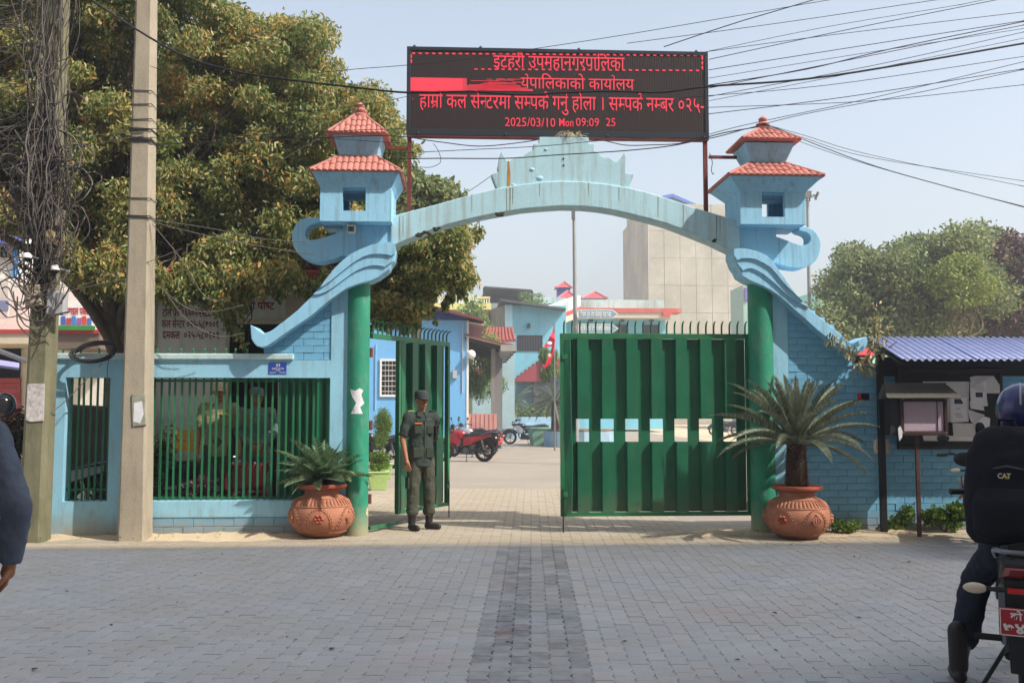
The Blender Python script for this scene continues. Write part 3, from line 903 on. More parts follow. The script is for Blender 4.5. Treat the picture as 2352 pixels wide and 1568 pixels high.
def tower(name, label, cx, hxy, boxz, front_px, win, eave, rooftop, ub, ubtop, eave2, top2, fin, hx_eave, hx2b, hx2t, hx2e, hx2top, side):
    bx, by = hxy
    t = thing('pagoda_tower', label, 'tower', (cx, 0, boxz[0]), group='small pagoda towers on the gate')
    # box: floor, walls with one opening, so that one sees into it
    z0, z1 = boxz
    wx0, wx1, wz0, wz1 = win
    w = 0.07
    mb = MB()
    for yy, yb in ((-by, -by+w), (by-w, by)):
        mb.box(cx-bx, wx0, yy, yb, z0, z1); mb.box(wx1, cx+bx, yy, yb, z0, z1)
        mb.box(wx0, wx1, yy, yb, z0, wz0)
        if wz1 < z1: mb.box(wx0, wx1, yy, yb, wz1, z1)
    mb.box(cx-bx, cx-bx+w, -by+w, by-w, z0, z1); mb.box(cx+bx-w, cx+bx, -by+w, by-w, z0, z1)
    mb.box(cx-bx+w, cx+bx-w, -by+w, by-w, z0, z0+0.05)
    mb.box(cx-bx+w, cx+bx-w, -by+w, by-w, z1-0.02, z1)
    mb.build('box', M_TOWER, t)
    def rect(hx, hy, z): return [(cx-hx,-hy,z),(cx+hx,-hy,z),(cx+hx,hy,z),(cx-hx,hy,z)]
    ky = by/bx
    ey = by+(hx_eave-bx)*0.85
    mb = MB(); mb.hull8(rect(bx+0.001, by+0.001, z1), rect(hx_eave-0.01, ey-0.01, eave-0.005)); mb.build('flared_eave', M_TOWER, t)
    r1 = MB(); r1.hull8(rect(hx_eave, ey, eave-0.004), rect(hx2b+0.005, hx2b*ky+0.005, rooftop))
    roof = r1.build('roof', M_TILE, t)
    def slopes(parent, hx, hy, z, tx, ty, zt_, n):
        c0 = [Vector(v) for v in rect(hx+0.012, hy+0.012, z)]; c1 = [Vector(v) for v in rect(tx, ty, zt_)]
        for i in range(4):
            j = (i+1) % 4
            ln = (c0[j]-c0[i]).length
            offset_slope(None, parent, c0[i], c0[j], c1[i], c1[j], max(4, int(round(n*ln/(2*hx)))))
        for i in range(4):
            mb = MB(); mb.tube([c0[i]+Vector((0,0,0.014)), c1[i]+Vector((0,0,0.014))], [0.024, 0.020], 8); mb.build('hip_tile', M_TILE, parent, smooth=True)
    slopes(roof, hx_eave, ey, eave, hx2b, hx2b*ky, rooftop, 15)
    mb = MB(); mb.hull8(rect(hx2b, hx2b*ky, rooftop-0.02), rect(hx2t, hx2t*ky+0.01, ubtop)); mb.build('upper_body', M_TOWER, t)
    r2 = MB(); r2.hull8(rect(hx2e, hx2e*ky+0.03, eave2-0.004), rect(hx2top, hx2top*ky, top2)); roof2 = r2.build('upper_roof', M_TILE, t)
    slopes(roof2, hx2e, hx2e*ky+0.03, eave2, hx2top, hx2top*ky, top2, 11)
    fb = top2
    h = fin-fb
    prof = [(0.095,-0.05),(0.098,h*0.10),(0.070,h*0.20),(0.088,h*0.30),(0.090,h*0.42),(0.058,h*0.52),(0.040,h*0.60),(0.054,h*0.68),(0.056,h*0.78),(0.028,h*0.90),(0.004,h)]
    mb = MB(); mb.lathe(prof, 16, (cx, 0, fb)); mb.build('finial', M_TILE, t, smooth=True)
    return t
def zz(px, py, Y): return P(px, py, Y).z
# left
byL = 0.40; cxL = P(817, 480, -byL).x
hL = (P(899, 480, -byL).x-P(735, 480, -byL).x)/2
fy = -0.5
twL = tower('l', 'blue and red pagoda tower over the left gate column', cxL, (hL, byL), (zz(817,508,-byL), zz(817,430,-byL)), None,
      (P(787,450,-byL).x, P(840,450,-byL).x, zz(815,484,-byL), zz(815,430,-byL)), zz(815,393,fy), zz(815,358,-0.25), None, zz(820,309,-0.31), zz(820,305,-0.36), zz(824,266,-0.05), zz(821,235,0),
      (P(917,393,fy).x-P(713,390,fy).x)/2, 0.225, 0.30, 0.345, 0.055, -1)
# right
byR = 0.36; cxR = P(1776, 480, -byR).x
hR = (P(1851, 480, -byR).x-P(1701, 480, -byR).x)/2
twR = tower('r', 'blue and red pagoda tower over the right gate column', cxR, (hR, byR), (zz(1776,515,-byR), zz(1776,441,-byR)), None,
      (P(1750,470,-byR).x, P(1802,470,-byR).x, zz(1776,498,-byR), zz(1776,441,-byR)), zz(1785,403,-0.53), zz(1770,376,-0.18), None, zz(1776,328,-0.28), zz(1776,322,-0.32), zz(1749,298,-0.05), zz(1749,266,0),
      (P(1895,405,-0.53).x-P(1679,405,-0.53).x)/2, 0.21, 0.32, 0.365, 0.06, 1)

# ================================================================ sweeping wings with feather layers, scrolls
def wing(label, outline, l1, l2, yf, name='sweeping_wing'):
    xs_ = [P(a, b, yf).x for a, b in outline]
    w = thing(name, label, 'ornament', (sum(xs_)/len(xs_), 0, min(P(a, b, yf).z for a, b in outline)), group='sweeping masonry wings of the gate')
    mb = MB(); mb.prism(poly(outline, yf), yf, 0.12); mb.build('body', M_TOWER, w, bevel=0.008)
    for l, dy in ((l2, 0.022), (l1, 0.046)):
        mb = MB(); mb.prism(poly(l, yf), yf-dy, yf+0.02); mb.build('feather', M_TOWER, w, bevel=0.005)
    return w
YF = -0.24
oL = [(574.6,746),(584,750),(594,759),(605,766),(615,763),(625,758),(655,735),(682.5,713),(710,686),(736,661.6),(752,640),(769,618.5),(787,601),(806,586),(822,577),(838,571),(855,564),(871,560),(888,558),(902,559),(907,565),(909,576),(907,588),(905,598),(898,607),(893,618),(885,625),(868,637),(851,645),(824,652),(797,661.6),(776,676),(756,690),(736,707),(715,725),(690,742),(666,758),(645,773),(625,787),(613,795),(600.5,798),(590,795),(584,789),(577,778)]
l1L = [(728,664),(736,660.5),(752,639),(769,617.5),(787,600),(806,585),(822,576),(838,570),(855,563),(871,559),(888,557),(902,558),(908,565),(910,576),(907,584),(899,588),(888,585.5),(877.5,584.5),(863,584),(849,585.6),(834,591),(819,599.7),(798,615),(778,631),(760,646),(742.7,658)]
l2L = [(719,677),(728,668),(736,661),(752,639.5),(769,618),(787,600.5),(806,585.5),(822,576.5),(838,570.5),(855,563.5),(871,559.5),(888,557.5),(902,558.5),(907.5,565),(909.5,576),(907,588),(902,601),(884,614),(872,611),(860,610.5),(848,611.5),(836.4,615),(821,621),(807,630),(789,643),(772,656),(759,665),(746,672),(733,676.5)]
wingL = wing('pale blue wing sweeping down to the left from the left tower', oL, l1L, l2L, YF)
oR = [(1684,573),(1700,571.5),(1718,574),(1737,579),(1754.6,586.4),(1767,597),(1779,611),(1797,637),(1816,664),(1828,679),(1841,693),(1857,707.4),(1873,721),(1890,734),(1911,751),(1931,767),(1951,785),(1962,789),(1972,781),(1981,776),(1991,773),(1993,782),(1991.6,793.5),(1987,802),(1980,808),(1970,812),(1959.6,811),(1939,804),(1924,794),(1910,785),(1892,770),(1873.5,754.5),(1853,736),(1832.5,717.6),(1812,699),(1791.5,680.7),(1769,666),(1746,654),(1722,644),(1705,633.6),(1700,622),(1692,611),(1688,600),(1684,590)]
l1R = [(1684,588),(1683.5,573),(1700,571),(1718,573.5),(1737,578.5),(1754.6,586),(1767,596.5),(1779,610.5),(1797,636.5),(1816,663.5),(1828,678.5),(1842,693),(1824,676.6),(1807,661),(1791.5,643.8),(1779,628),(1767,615),(1751,605),(1734,597),(1720,594.5),(1705,594.6),(1698,596),(1691,599)]
l2R = [(1684,590),(1684,573),(1700,571.3),(1718,573.8),(1737,578.8),(1754.6,586.2),(1767,596.8),(1779,610.8),(1797,636.8),(1816,663.8),(1828,678.8),(1841,692.5),(1857,707),(1835,697),(1816,685),(1799,671),(1783.3,656),(1767,642),(1750.5,629.5),(1738,622),(1726,617),(1715,618),(1705.4,622),(1697,612),(1688,600)]
wingR = wing('pale blue wing sweeping down to the right from the right tower', oR, l1R, l2R, YF)
YS = -0.13
def scroll(label, outline):
    xs_ = [P(a, b, YS).x for a, b in outline]
    o = MB().prism(poly(outline, YS), YS, 0.14).build('scroll_bracket', M_TOWER, bevel=0.008)
    tag(o, label, 'ornament', 'hooked brackets under the pagoda towers', 'thing')
    return o
scroll('hooked blue bracket under the left tower holding the camera', [(736,500),(703,499.6),(692,504),(682,512),(675,523),(671,536),(671,551),(674,565),(681,578),(690,588),(702,595),(715,600),(732,603),(748,600),(764,596),(785,588),(801,590),(820,592),(903,592),(903,503),(789,503),(788,528),(766,538),(744,545),(730,549),(715,551),(707,549.5),(703,545),(701,539),(702,531),(706,523),(713,517),(725,512.5),(740,511)])
scroll('hooked blue bracket under the right tower with an open eye', [(1844,519),(1865,525),(1874,534),(1881.7,545),(1885,557),(1885,570),(1882,584),(1875.6,597),(1867,605),(1857,611),(1847,615),(1836.6,617),(1822,615.5),(1808,613),(1779,604),(1754.6,600),(1690,600),(1690,512),(1783,512),(1783,543),(1797,548),(1812,553.6),(1826,559),(1840.7,562.6),(1849,562.5),(1855,561),(1860,556),(1862,549.5),(1861,542),(1857,537),(1849,533),(1840,531),(1834,527),(1836,519)])

# CCTV camera on the left bracket
c = P(808, 530, -0.22)
cc = thing('security_camera', 'white bullet security camera under the left pagoda tower', 'camera', (c.x, c.y, c.z))
mb = MB(); mb.bevbox(c.x-0.045, c.x+0.045, c.y-0.08, c.y+0.09, c.z-0.03, c.z+0.045, 0.01); mb.build('housing', M_WHITE, cc)
mb = MB(); mb.box(c.x-0.052, c.x+0.052, c.y-0.11, c.y+0.09, c.z+0.046, c.z+0.056); mb.build('sun_shield', M_WHITE, cc)
mb = MB(); mb.box(c.x-0.036, c.x+0.036, c.y-0.084, c.y-0.081, c.z-0.024, c.z+0.034); mb.build('lens', M_BLACK, cc)
for dx in (-0.016, 0.016):
    mb = MB(); mb.tube([(c.x+dx, c.y-0.089, c.z), (c.x+dx, c.y-0.084, c.z)], 0.009, 8); mb.build('lamp', M_STEEL, cc)
mb = MB(); mb.tube([(c.x, c.y+0.06, c.z+0.05), (c.x, c.y+0.09, c.z+0.10)], 0.015, 8); mb.build('mount', M_WHITE, cc)

# ================================================================ LED sign
YL = 0.03
s0, s1 = P(934, 312.5, YL), P(1625, 115, YL)
sx0, sx1, sz0, sz1 = s0.x, s1.x, P(1280, 314, YL).z, P(1280, 114, YL).z
led = thing('led_sign_board', 'wide black electronic sign with red running text above the arch', 'sign', ((sx0+sx1)/2, 0, P(1280,480,0).z))
mb = MB(); mb.box(sx0, sx1, YL+0.012, YL+0.16, sz0, sz1); mb.build('cabinet', plain('cabinet_black', srgb(38,40,44), 0.5), led)
M_SCREEN = mat('led_screen', srgb(58,46,46), 0.55, 0.08, 40, 0.0)
e = 0.045
mb = MB(); mb.box(sx0+e, sx1-e, YL+0.004, YL+0.02, sz0+0.075, sz1-e); scr = mb.build('screen', M_SCREEN, led)
# module seams: thin raised louvres between the rows of lamps
n = 120
mb = MB()
for i in range(n):
    x = sx0+e+(sx1-sx0-2*e)*(i+0.5)/n
    mb.box(x-0.0045, x+0.0045, YL+0.0005, YL+0.004, sz0+0.076, sz1-e-0.002)
mb.build('lamp_louvres', plain('louvre', srgb(44,34,35), 0.6), led, kind='stuff')
M_FR = plain('sign_frame', srgb(52,58,66), 0.45, 0.3)
for (a, b, c_, d) in [(sx0-0.004, sx1+0.004, sz1-e, sz1+0.004), (sx0-0.004, sx1+0.004, sz0-0.004, sz0+0.075), (sx0-0.004, sx0+e, sz0+0.075, sz1-e), (sx1-e, sx1+0.004, sz0+0.075, sz1-e)]:
    mb = MB(); mb.bevbox(a, b, YL-0.008, YL+0.012, c_, d, 0.004); mb.build('frame_bar', M_FR, led)
mb = MB(); mb.box(sx0, sx1, YL-0.004, YL+0.10, sz0-0.022, sz0-0.005); mb.build('bottom_angle', M_RUST, led)
for px in (952, 1104, 1330, 1600):
    p = P(px, 112, YL); mb = MB(); mb.sph((p.x, YL+0.02, sz1+0.012), 0.022, 8, 6); mb.build('bolt_cap', M_FR, led, smooth=True)
for px in (960, 1160, 1395, 1616):
    p = P(px, 309, YL); mb = MB(); mb.sph((p.x, YL-0.006, sz0+0.02), 0.018, 8, 6); mb.build('bolt_cap', M_FR, led, smooth=True)
for px, py0 in ((938, 490), (1628, 486)):
    p = P(px, py0, -0.06); mb = MB(); mb.box(p.x-0.025, p.x+0.025, 0.06, 0.11, p.z-0.05, sz0+0.3); mb.build('post', M_RUST, led)
for (a, b, c_) in ((938, 885, 341), (1628, 1692, 361)):
    p, q = P(a, c_, 0.085), P(b, c_, 0.085)
    mb = MB(); mb.box(min(p.x, q.x), max(p.x, q.x), 0.065, 0.105, p.z-0.018, p.z+0.018); mb.build('bracket', M_RUST, led)
M_LED = emit_mat('led_red', (0.90, 0.045, 0.08), 0.44, (0.25, 0.02, 0.03))
M_LED2 = emit_mat('led_red_dim', (0.90, 0.05, 0.08), 0.30, (0.2, 0.02, 0.03))
YT = YL-0.002
def led_text(s, px0, px1, py_base, py_top, off, name='lettering', m_=None):
    a, b = P(px0, py_base, YT), P(px1, py_top, YT)
    return lettering(name, s, m_ or M_LED, led, a.x, a.z, YT, b.x-a.x, (b.z-a.z)*0.92, off)
led_text('\u0907\u091f\u0939\u0930\u0940 \u0909\u092a\u092e\u0939\u093e\u0928\u0917\u0930\u092a\u093e\u093f\u0932\u0915\u093e'.replace('\u092a\u093e\u093f\u0932', '\u092a\u093e\u093f\u0932'), 1133, 1434, 155, 131, 0.002)
led_text('\u0930\u094d\u092f\u092a\u093e\u093f\u0932\u0915\u093e\u0915\u094b \u0915\u093e\u0930\u094d\u092f\u093e\u0932\u092f', 1196, 1456, 203, 181, 0.002)
led_text('\u0939\u093e\u092e\u094d\u0930\u094b \u0915\u0932 \u0938\u0947\u0928\u094d\u091f\u0930\u092e\u093e \u0938\u092e\u094d\u092a\u0930\u094d\u0915 \u0917\u0930\u094d\u0928\u0941 \u0939\u094b\u0932\u093e \u0964 \u0938\u092e\u094d\u092a\u0930\u094d\u0915 \u0928\u092e\u094d\u092c\u0930 \u0966\u0968\u096b-', 963, 1618, 247, 225, 0.002)
led_text('2025/03/10', 1159, 1276, 290, 272, 0.0)
led_text('Mon', 1283, 1318, 290, 273, 0.01)
led_text('09:09', 1322, 1377, 290, 272, 0.0)
led_text('25', 1391, 1415, 290, 272, 0.0)
# running dashes round the first line
mb = MB()
def dash(x0, x1, y0, y1):
    a, b = P(x0, y1, YT), P(x1, y0, YT); mb.add([(a.x, YT, a.z), (b.x, YT, a.z), (b.x, YT, b.z), (a.x, YT, b.z)], [(0,1,2,3)])
x = 946
while x < 1612:
    yy = 121+(x-946)*0.0075; dash(x, x+7.5, yy, yy+3.6); x += 15.4
x = 1090
while x < 1612:
    yy = 157.5+(x-1090)*0.0065; dash(x, x+7.5, yy, yy+3.2); x += 15.4
for y0 in (126, 137): dash(943, 946.5, y0, y0+8)
for y0 in (130, 141, 152): dash(1611.5, 1615, y0, y0+8)
dash(947, 949, 226, 229)
mb.build('dashed_border', M_LED, led)
# block of lit lamps wiping across the second line
mb = MB(); dash(943, 1063, 180, 209); mb.build('lit_block', M_LED, led)
mb = MB(); dash(1063, 1072, 180, 209)
for k in range(60):
    y0 = 180.5+RND.random()*27; x0 = 1072+RND.random()*110; ln = 10+RND.random()*35
    dash(x0, min(x0+ln, 1196), y0, y0+1.2)
for y0 in (198, 201.5, 205): dash(1072, 1196+(y0-198)*4, y0, y0+2.6)
mb.build('lit_block', M_LED2, led)
# ================================================================ gate leaves
def gate_leaf(name, label, loc, rz, L, zb, zt, start, sgn, nsp, slots=(1.14, 1.43), group='green sheet steel gate leaves'):
    """hinge at local x = 0, leaf runs to x = sgn*L; sheet panels start at 'start' from the hinge"""
    g = thing(name, label, 'gate', loc, rz, group)
    def X(a, b): return (min(sgn*a, sgn*b), max(sgn*a, sgn*b))
    fw = 0.05
    mb = MB(); a, b = X(0, L); mb.box(a, b, -0.028, 0.028, zt-fw*1.3, zt); mb.build('top_rail', M_GREEN2, g, local=True, bevel=0.004)
    mb = MB(); a, b = X(start, L); mb.box(a, b, -0.028, 0.028, zb, zb+fw); mb.build('bottom_rail', M_GREEN2, g, local=True, bevel=0.004)
    mb = MB(); a, b = X(L-fw, L); mb.box(a, b, -0.03, 0.03, zb+fw, zt-fw*1.3); mb.build('stile', M_GREEN2, g, local=True)
    mb = MB(); a, b = X(start, start+fw); mb.box(a, b, -0.03, 0.03, zb+fw, zt-fw*1.3); mb.build('stile', M_GREEN2, g, local=True)
    p, wr, dp, th = 0.318, 0.168, 0.075, 0.004
    n = int((L-start-fw*2)/p)+1
    x = L-fw-0.005
    z0, z1 = zb+fw+0.002, zt-fw*1.3-0.002
    k = 0
    while x > start+fw+0.003:
        # recessed strip, then raised channel, going from the free edge to the hinge
        xa, xb = x, max(x-(p-wr), start+fw)
        a, b = X(xa, xb)
        mb = MB(); mb.box(a, b, dp-0.03, dp-0.03+th, z0, z1); mb.build('recessed_panel', M_GREEN, g, local=True)
        if xb <= start+fw+0.002: break
        xc = max(xb-wr, start+fw)
        a, b = X(xb, xc)
        for (q0, q1) in ((z0, slots[0]), (slots[1], z1)):
            mb = MB()
            prof = [(a, dp-0.03), (a+0.012, -0.03), (b-0.012, -0.03), (b, dp-0.03), (b-th, dp-0.03), (b-0.012-th, -0.03+th), (a+0.012+th, -0.03+th), (a+th, dp-0.03)]
            mb.prismz(prof, q0, q1); mb.build('raised_panel', M_GREEN, g, local=True)
        x = xc; k += 1
    for i in range(nsp):
        xx = sgn*(L*(i+0.5)/nsp)
        mb = MB(); mb.tube([(xx, 0, zt-0.002), (xx, 0, zt+0.09), (xx, -0.025, zt+0.135), (xx, -0.075, zt+0.155)], [0.012, 0.012, 0.011, 0.008], 6)
        mb.build('spike', M_GREEN2, g, local=True)
    mb = MB(); mb.tube([(sgn*(L-0.03), -0.04, zb+0.35), (sgn*(L-0.03), -0.04, 0.002)], 0.008, 8); mb.build('drop_bolt', M_BLACK, g, local=True)
    for q in (zb+0.25, (zb+zt)/2, zt-0.25):
        mb = MB(); mb.tube([(0.0, 0, q-0.06), (0.0, 0, q+0.06)], 0.028, 10); mb.build('hinge', M_RUST, g, local=True)
    mb = MB()
    for q in (zb+0.28, zt-0.3): mb.box(*X(L-0.09, L-0.02), -0.045, -0.02, q-0.03, q+0.03)
    mb.build('bolt_guide', M_GREEN2, g, local=True)
    return g
hr = P(1724, 1000, 0.10); er = P(1287, 1000, 0.10)
zr_b, zr_t = P(1500, 1186, 0).z, P(1500, 765, 0).z
leafR = gate_leaf('gate_leaf', 'closed green gate leaf with a row of square slots right of the guard', (hr.x, 0.10, 0), 0, hr.x-er.x, zr_b, zr_t, 0.0, -1, 24)
mb = MB(); xx = -(hr.x-er.x)
mb.loft([[(xx+0.05,-0.035,zr_b+0.05),(xx+0.13,-0.075,zr_b+0.05),(xx+0.14,-0.07,zr_b+0.05),(xx+0.06,-0.03,zr_b+0.05)],
         [(xx+0.06,-0.035,0.9),(xx+0.15,-0.05,0.9),(xx+0.16,-0.045,0.9),(xx+0.07,-0.03,0.9)],
         [(xx+0.05,-0.035,1.3),(xx+0.13,-0.085,1.3),(xx+0.14,-0.08,1.3),(xx+0.06,-0.03,1.3)],
         [(xx+0.05,-0.035,zr_t-0.08),(xx+0.12,-0.05,zr_t-0.08),(xx+0.13,-0.045,zr_t-0.08),(xx+0.06,-0.03,zr_t-0.08)]])
mb.build('bent_edge_sheet', M_GREEN, leafR, local=True)
hl = P(850, 1000, 0.22); el = P(1029, 1000, 1.90)
dl = el-hl; Ll = math.hypot(dl.x, dl.y)
leafL = gate_leaf('gate_leaf', 'open green gate leaf swung inward behind the standing guard', (hl.x, 0.22, 0), math.atan2(dl.y, dl.x), Ll, P(1025,1160,1.90).z, P(1029,786,1.90).z, Ll*0.316, 1, 19)
mb = MB(); mb.box(0.0, Ll*0.316, -0.02, 0.02, 0.03, 0.075); mb.build('ground_rail', M_GREEN2, leafL, local=True)

# ================================================================ concrete utility pole
b0, b1 = P(311, 1213, -0.32), P(337, 0, -0.32)
lean = (b1.x-b0.x)/b1.z
pole = thing('concrete_pole', 'square tapered concrete utility pole in front of the left wall', 'utility pole', (b0.x, -0.32, 0))
def sq(cx, cy, z, w, ch=0.03):
    h = w/2
    return [(cx-h+ch,cy-h,z),(cx+h-ch,cy-h,z),(cx+h,cy-h+ch,z),(cx+h,cy+h-ch,z),(cx+h-ch,cy+h,z),(cx-h+ch,cy+h,z),(cx-h,cy+h-ch,z),(cx-h,cy-h+ch,z)]
mb = MB(); mb.loft([sq(b0.x+lean*z, -0.32, z, 0.325-0.0165*z) for z in (0, 1.0, 2.5, 4.0, 5.5, 7.0, 9.0)])
mb.build('shaft', M_CONC, pole)
for py, th in ((300, 3), (318, 2), (325, 2), (498, 2), (207, 1), (240, 1), (275, 1), (455, 1)):
    z = P(325, py, -0.45).z; w = 0.325-0.0165*z+0.016
    for k in range(th):
        zz_ = z+k*0.018
        mb = MB(); cx = b0.x+lean*zz_; h = w/2
        t = RND.uniform(-0.015, 0.015)
        mb.tube([(cx-h,-0.32-h,zz_),(cx+h,-0.32-h,zz_+t),(cx+h,-0.32+h,zz_+t),(cx-h,-0.32+h,zz_),(cx-h,-0.32-h,zz_)], 0.006, 5)
        mb.build('wire_tie', M_WIRE, pole)
for pts, mt_ in (([(308,925),(326,921),(330,950),(322,972),(306,968)], M_PAPER), ([(303,905),(333,908),(331,940),(335,975),(305,978)], mat('old_poster_green', srgb(150,152,134), 0.85, 0.25, 12, dirt=srgb(190,182,170), dirt_amt=0.8, dirt_scale=(14,14,14)))):
    mb = MB(); yy = -0.32-0.163-(0.004 if mt_ is M_PAPER else 0.002)
    mb.prism([XZ(a, b, yy) for a, b in pts], yy-0.001, yy+0.03); mb.build('torn_poster', mt_, pole)

# ================================================================ old pole wrapped in cables
q0 = P(80, 1205, -0.40)
old = thing('cable_pole', 'mossy old concrete pole buried in tangled cables at the left edge', 'utility pole', (q0.x, -0.40, 0))
mb = MB(); mb.loft([sq(q0.x+0.012*z, -0.40, z, 0.30-0.012*z, 0.05) for z in (0, 1, 2, 3, 5, 7, 9.2)]); mb.build('shaft', M_CONC_OLD, old)
mb = MB(); yy = -0.40-0.152
a, b = P(59, 968, yy), P(103, 880, yy)
mb.prism([(a.x,a.z+0.02),(a.x+0.05,a.z),(b.x,a.z+0.01),(b.x-0.004,b.z),(a.x+0.006,b.z-0.01)], yy-0.001, yy+0.01); mb.build('poster', mat('poster_worn', srgb(205,196,190), 0.85, 0.25, 18, dirt=srgb(70,70,72), dirt_amt=0.9, dirt_scale=(14,14,14)), old)
def wander(z0, z1, x, y, amp, n=16, seed=0):
    rn = random.Random(seed); pts = []
    dx = dy = 0
    for i in range(n):
        t = i/(n-1)
        dx = dx*0.75+rn.gauss(0, amp*0.45); dy = dy*0.75+rn.gauss(0, amp*0.3)
        pts.append((x+dx, y+dy, z0+(z1-z0)*t))
    return pts
def smooth_path(pts, k=4):
    out = []
    P_ = [Vector(p) for p in pts]
    for i in range(len(P_)-1):
        p0, p1, p2, p3 = P_[max(i-1,0)], P_[i], P_[i+1], P_[min(i+2,len(P_)-1)]
        for j in range(k):
            t = j/k
            out.append(0.5*((2*p1)+(p2-p0)*t+(2*p0-5*p1+4*p2-p3)*t*t+(3*p1-3*p2+p3-p0)*t**3))
    out.append(P_[-1]); return out
M_TANGLE = mat('cable_mixed', srgb(82,74,70), 0.75, 0.5, 8, fine=0.1)
mbs = [MB(), MB(), MB()]
for i in range(150):
    rn = random.Random(500+i)
    z1 = rn.uniform(4.6, 8.6) if i % 3 else rn.uniform(3.6, 5.2)
    z0 = z1-rn.uniform(0.8, 3.2)
    z0 = max(z0, rn.uniform(2.55, 3.3))
    bulge = rn.gauss(0.03, 0.15); byl = rn.uniform(0.0, 0.22); fr, ph = rn.uniform(1.0, 3.2), rn.uniform(0, 6.3)
    xa, xb = rn.gauss(0, 0.10), rn.gauss(0, 0.12); pts = []; wob = rn.uniform(0.004, 0.032)
    for k in range(13):
        t = k/12; s_ = math.sin(math.pi*t)
        pts.append((q0.x+0.05+xa+(xb-xa)*t+bulge*s_+wob*math.sin(fr*6*t+ph)+rn.gauss(0, 0.008), -0.40-0.17-byl*s_+rn.gauss(0, 0.015), z0+(z1-z0)*t))
    mbs[i % 3].tube(smooth_path(pts, 3), rn.choice([0.004, 0.005, 0.006, 0.009]), 4, False)
for i in range(26):      # strands crossing from side to side
    rn = random.Random(760+i); z = rn.uniform(2.7, 5.8); dx = rn.uniform(0.2, 0.45); pts = []
    sg = rn.uniform(0.1, 0.5)
    for k in range(9):
        t = k/8; pts.append((q0.x+0.05-dx+2*dx*t+rn.gauss(0, 0.02), -0.64-rn.uniform(0, 0.06), z+rn.uniform(-0.03, 0.03)+(t-0.5)*rn.uniform(-0.2, 0.2)-sg*4*t*(1-t)))
    mbs[i % 3].tube(smooth_path(pts, 3), rn.choice([0.005, 0.007, 0.009]), 4, False)
for i in range(54):      # slack loops at mid height
    rn = random.Random(900+i)
    cx, cz = q0.x+rn.gauss(0.06, 0.18), rn.uniform(2.8, 4.7)
    R_ = rn.uniform(0.08, 0.30); pts = []
    ph, el_ = rn.uniform(0, 6.3), rn.uniform(0.6, 1.5)
    for k in range(13):
        a = ph+2*math.pi*k/12*rn.uniform(0.97, 1.03)
        pts.append((cx+R_*math.cos(a), -0.62+0.04*math.sin(2*a)+rn.gauss(0, 0.02), cz+R_*el_*math.sin(a)))
    mbs[i % 3].tube(smooth_path(pts, 3), rn.choice([0.006, 0.008, 0.010]), 4, False)
for i in range(70):      # fan of cables leaving to the left and upward
    rn = random.Random(1300+i)
    zs = rn.uniform(3.6, 6.6); ze = zs+rn.uniform(-0.6, 1.8)
    xs_, xe = q0.x+rn.uniform(-0.1, 0.1), q0.x-rn.uniform(2.0, 3.5)
    sag = rn.uniform(0.15, 0.7); pts = []
    for k in range(9):
        t = k/8; pts.append((xs_+(xe-xs_)*t, -0.55+rn.gauss(0, 0.01)-t*rn.uniform(0, 0.3), zs+(ze-zs)*t-sag*4*t*(1-t)*(1-0.4*t)))
    mbs[i % 3].tube(smooth_path(pts, 3), rn.choice([0.004, 0.005, 0.008]), 4, False)
for k, (m_, nm) in enumerate(zip((M_TANGLE, M_TANGLE, M_WIRE_G), ('tangled dark cables', 'tangled black cables', 'tangled grey cables'))):
    o = mbs[k].build('cable_tangle', m_, old, kind='stuff', smooth=True, angle=0)
def pole_box(name, label, px0, px1, py0, py1, col, tilt=0.0, y=-0.64, dpt=0.10, cat='junction box'):
    a, b = P(px0, py1, y), P(px1, py0, y)
    t = thing(name, label, cat, ((a.x+b.x)/2, y, a.z), 0)
    w, h = b.x-a.x, b.z-a.z
    mb = MB(); mb.bevbox(-w/2, w/2, 0, dpt, 0, h, 0.008); mb.build('case', plain('box_%d%d%d' % col, srgb(*col), 0.6), t, local=True)
    mb = MB(); mb.bevbox(-w/2+0.012, w/2-0.012, -0.006, 0.001, 0.012, h-0.012, 0.003); mb.build('lid', plain('box_%d%d%d' % col, srgb(*col), 0.6), t, local=True)
    mb = MB(); mb.tube([(w/2-0.03, -0.012, h*0.5), (w/2-0.03, -0.005, h*0.5)], 0.008, 8); mb.build('latch', M_BLACK, t, local=True)
    t.rotation_euler = (0, tilt, 0)
    return t
pole_box('junction_box', 'beige tilted junction box, left one of the two boxes on the cable pole', 57, 98, 655, 702, (196,180,158), rad(-6))
pole_box('junction_box', 'pale grey junction box with looped cable right of the beige one', 104, 148, 668, 722, (176,176,180), rad(2), -0.60)
pole_box('meter_box', 'yellowish narrow meter box higher up among the pole cables', 103, 128, 528, 562, (176,156,112), 0, -0.66)
pole_box('meter_box', 'pale enclosure at the top of the meter box among cables', 124, 140, 480, 520, (168,160,142), rad(3), -0.62)
def dome_cam(px, py, label, y=-0.78):
    c = P(px, py, y)
    t = thing('dome_camera', label, 'camera', (c.x, y, c.z))
    mb = MB(); mb.lathe([(0.0,0.06),(0.03,0.056),(0.048,0.036),(0.05,0.0),(0.044,-0.004)], 16); mb.build('housing', M_WHITE, t, local=True, smooth=True)
    mb = MB(); mb.sph((0,0,-0.006), (0.04,0.04,0.044), 12, 8); mb.build('dome', plain('dome_black', (0.01,0.01,0.012), 0.15), t, local=True, smooth=True)
    mb = MB(); mb.tube([(0.0,0.05,0.03),(0.10,0.16,0.0)], 0.014, 8); mb.build('arm', M_STEEL, t, local=True)
    return t
dome_cam(62, 592, 'white dome camera facing the road on the cable pole')
dome_cam(127, 620, 'smaller dome camera hanging among loops right on the cable pole', -0.70)
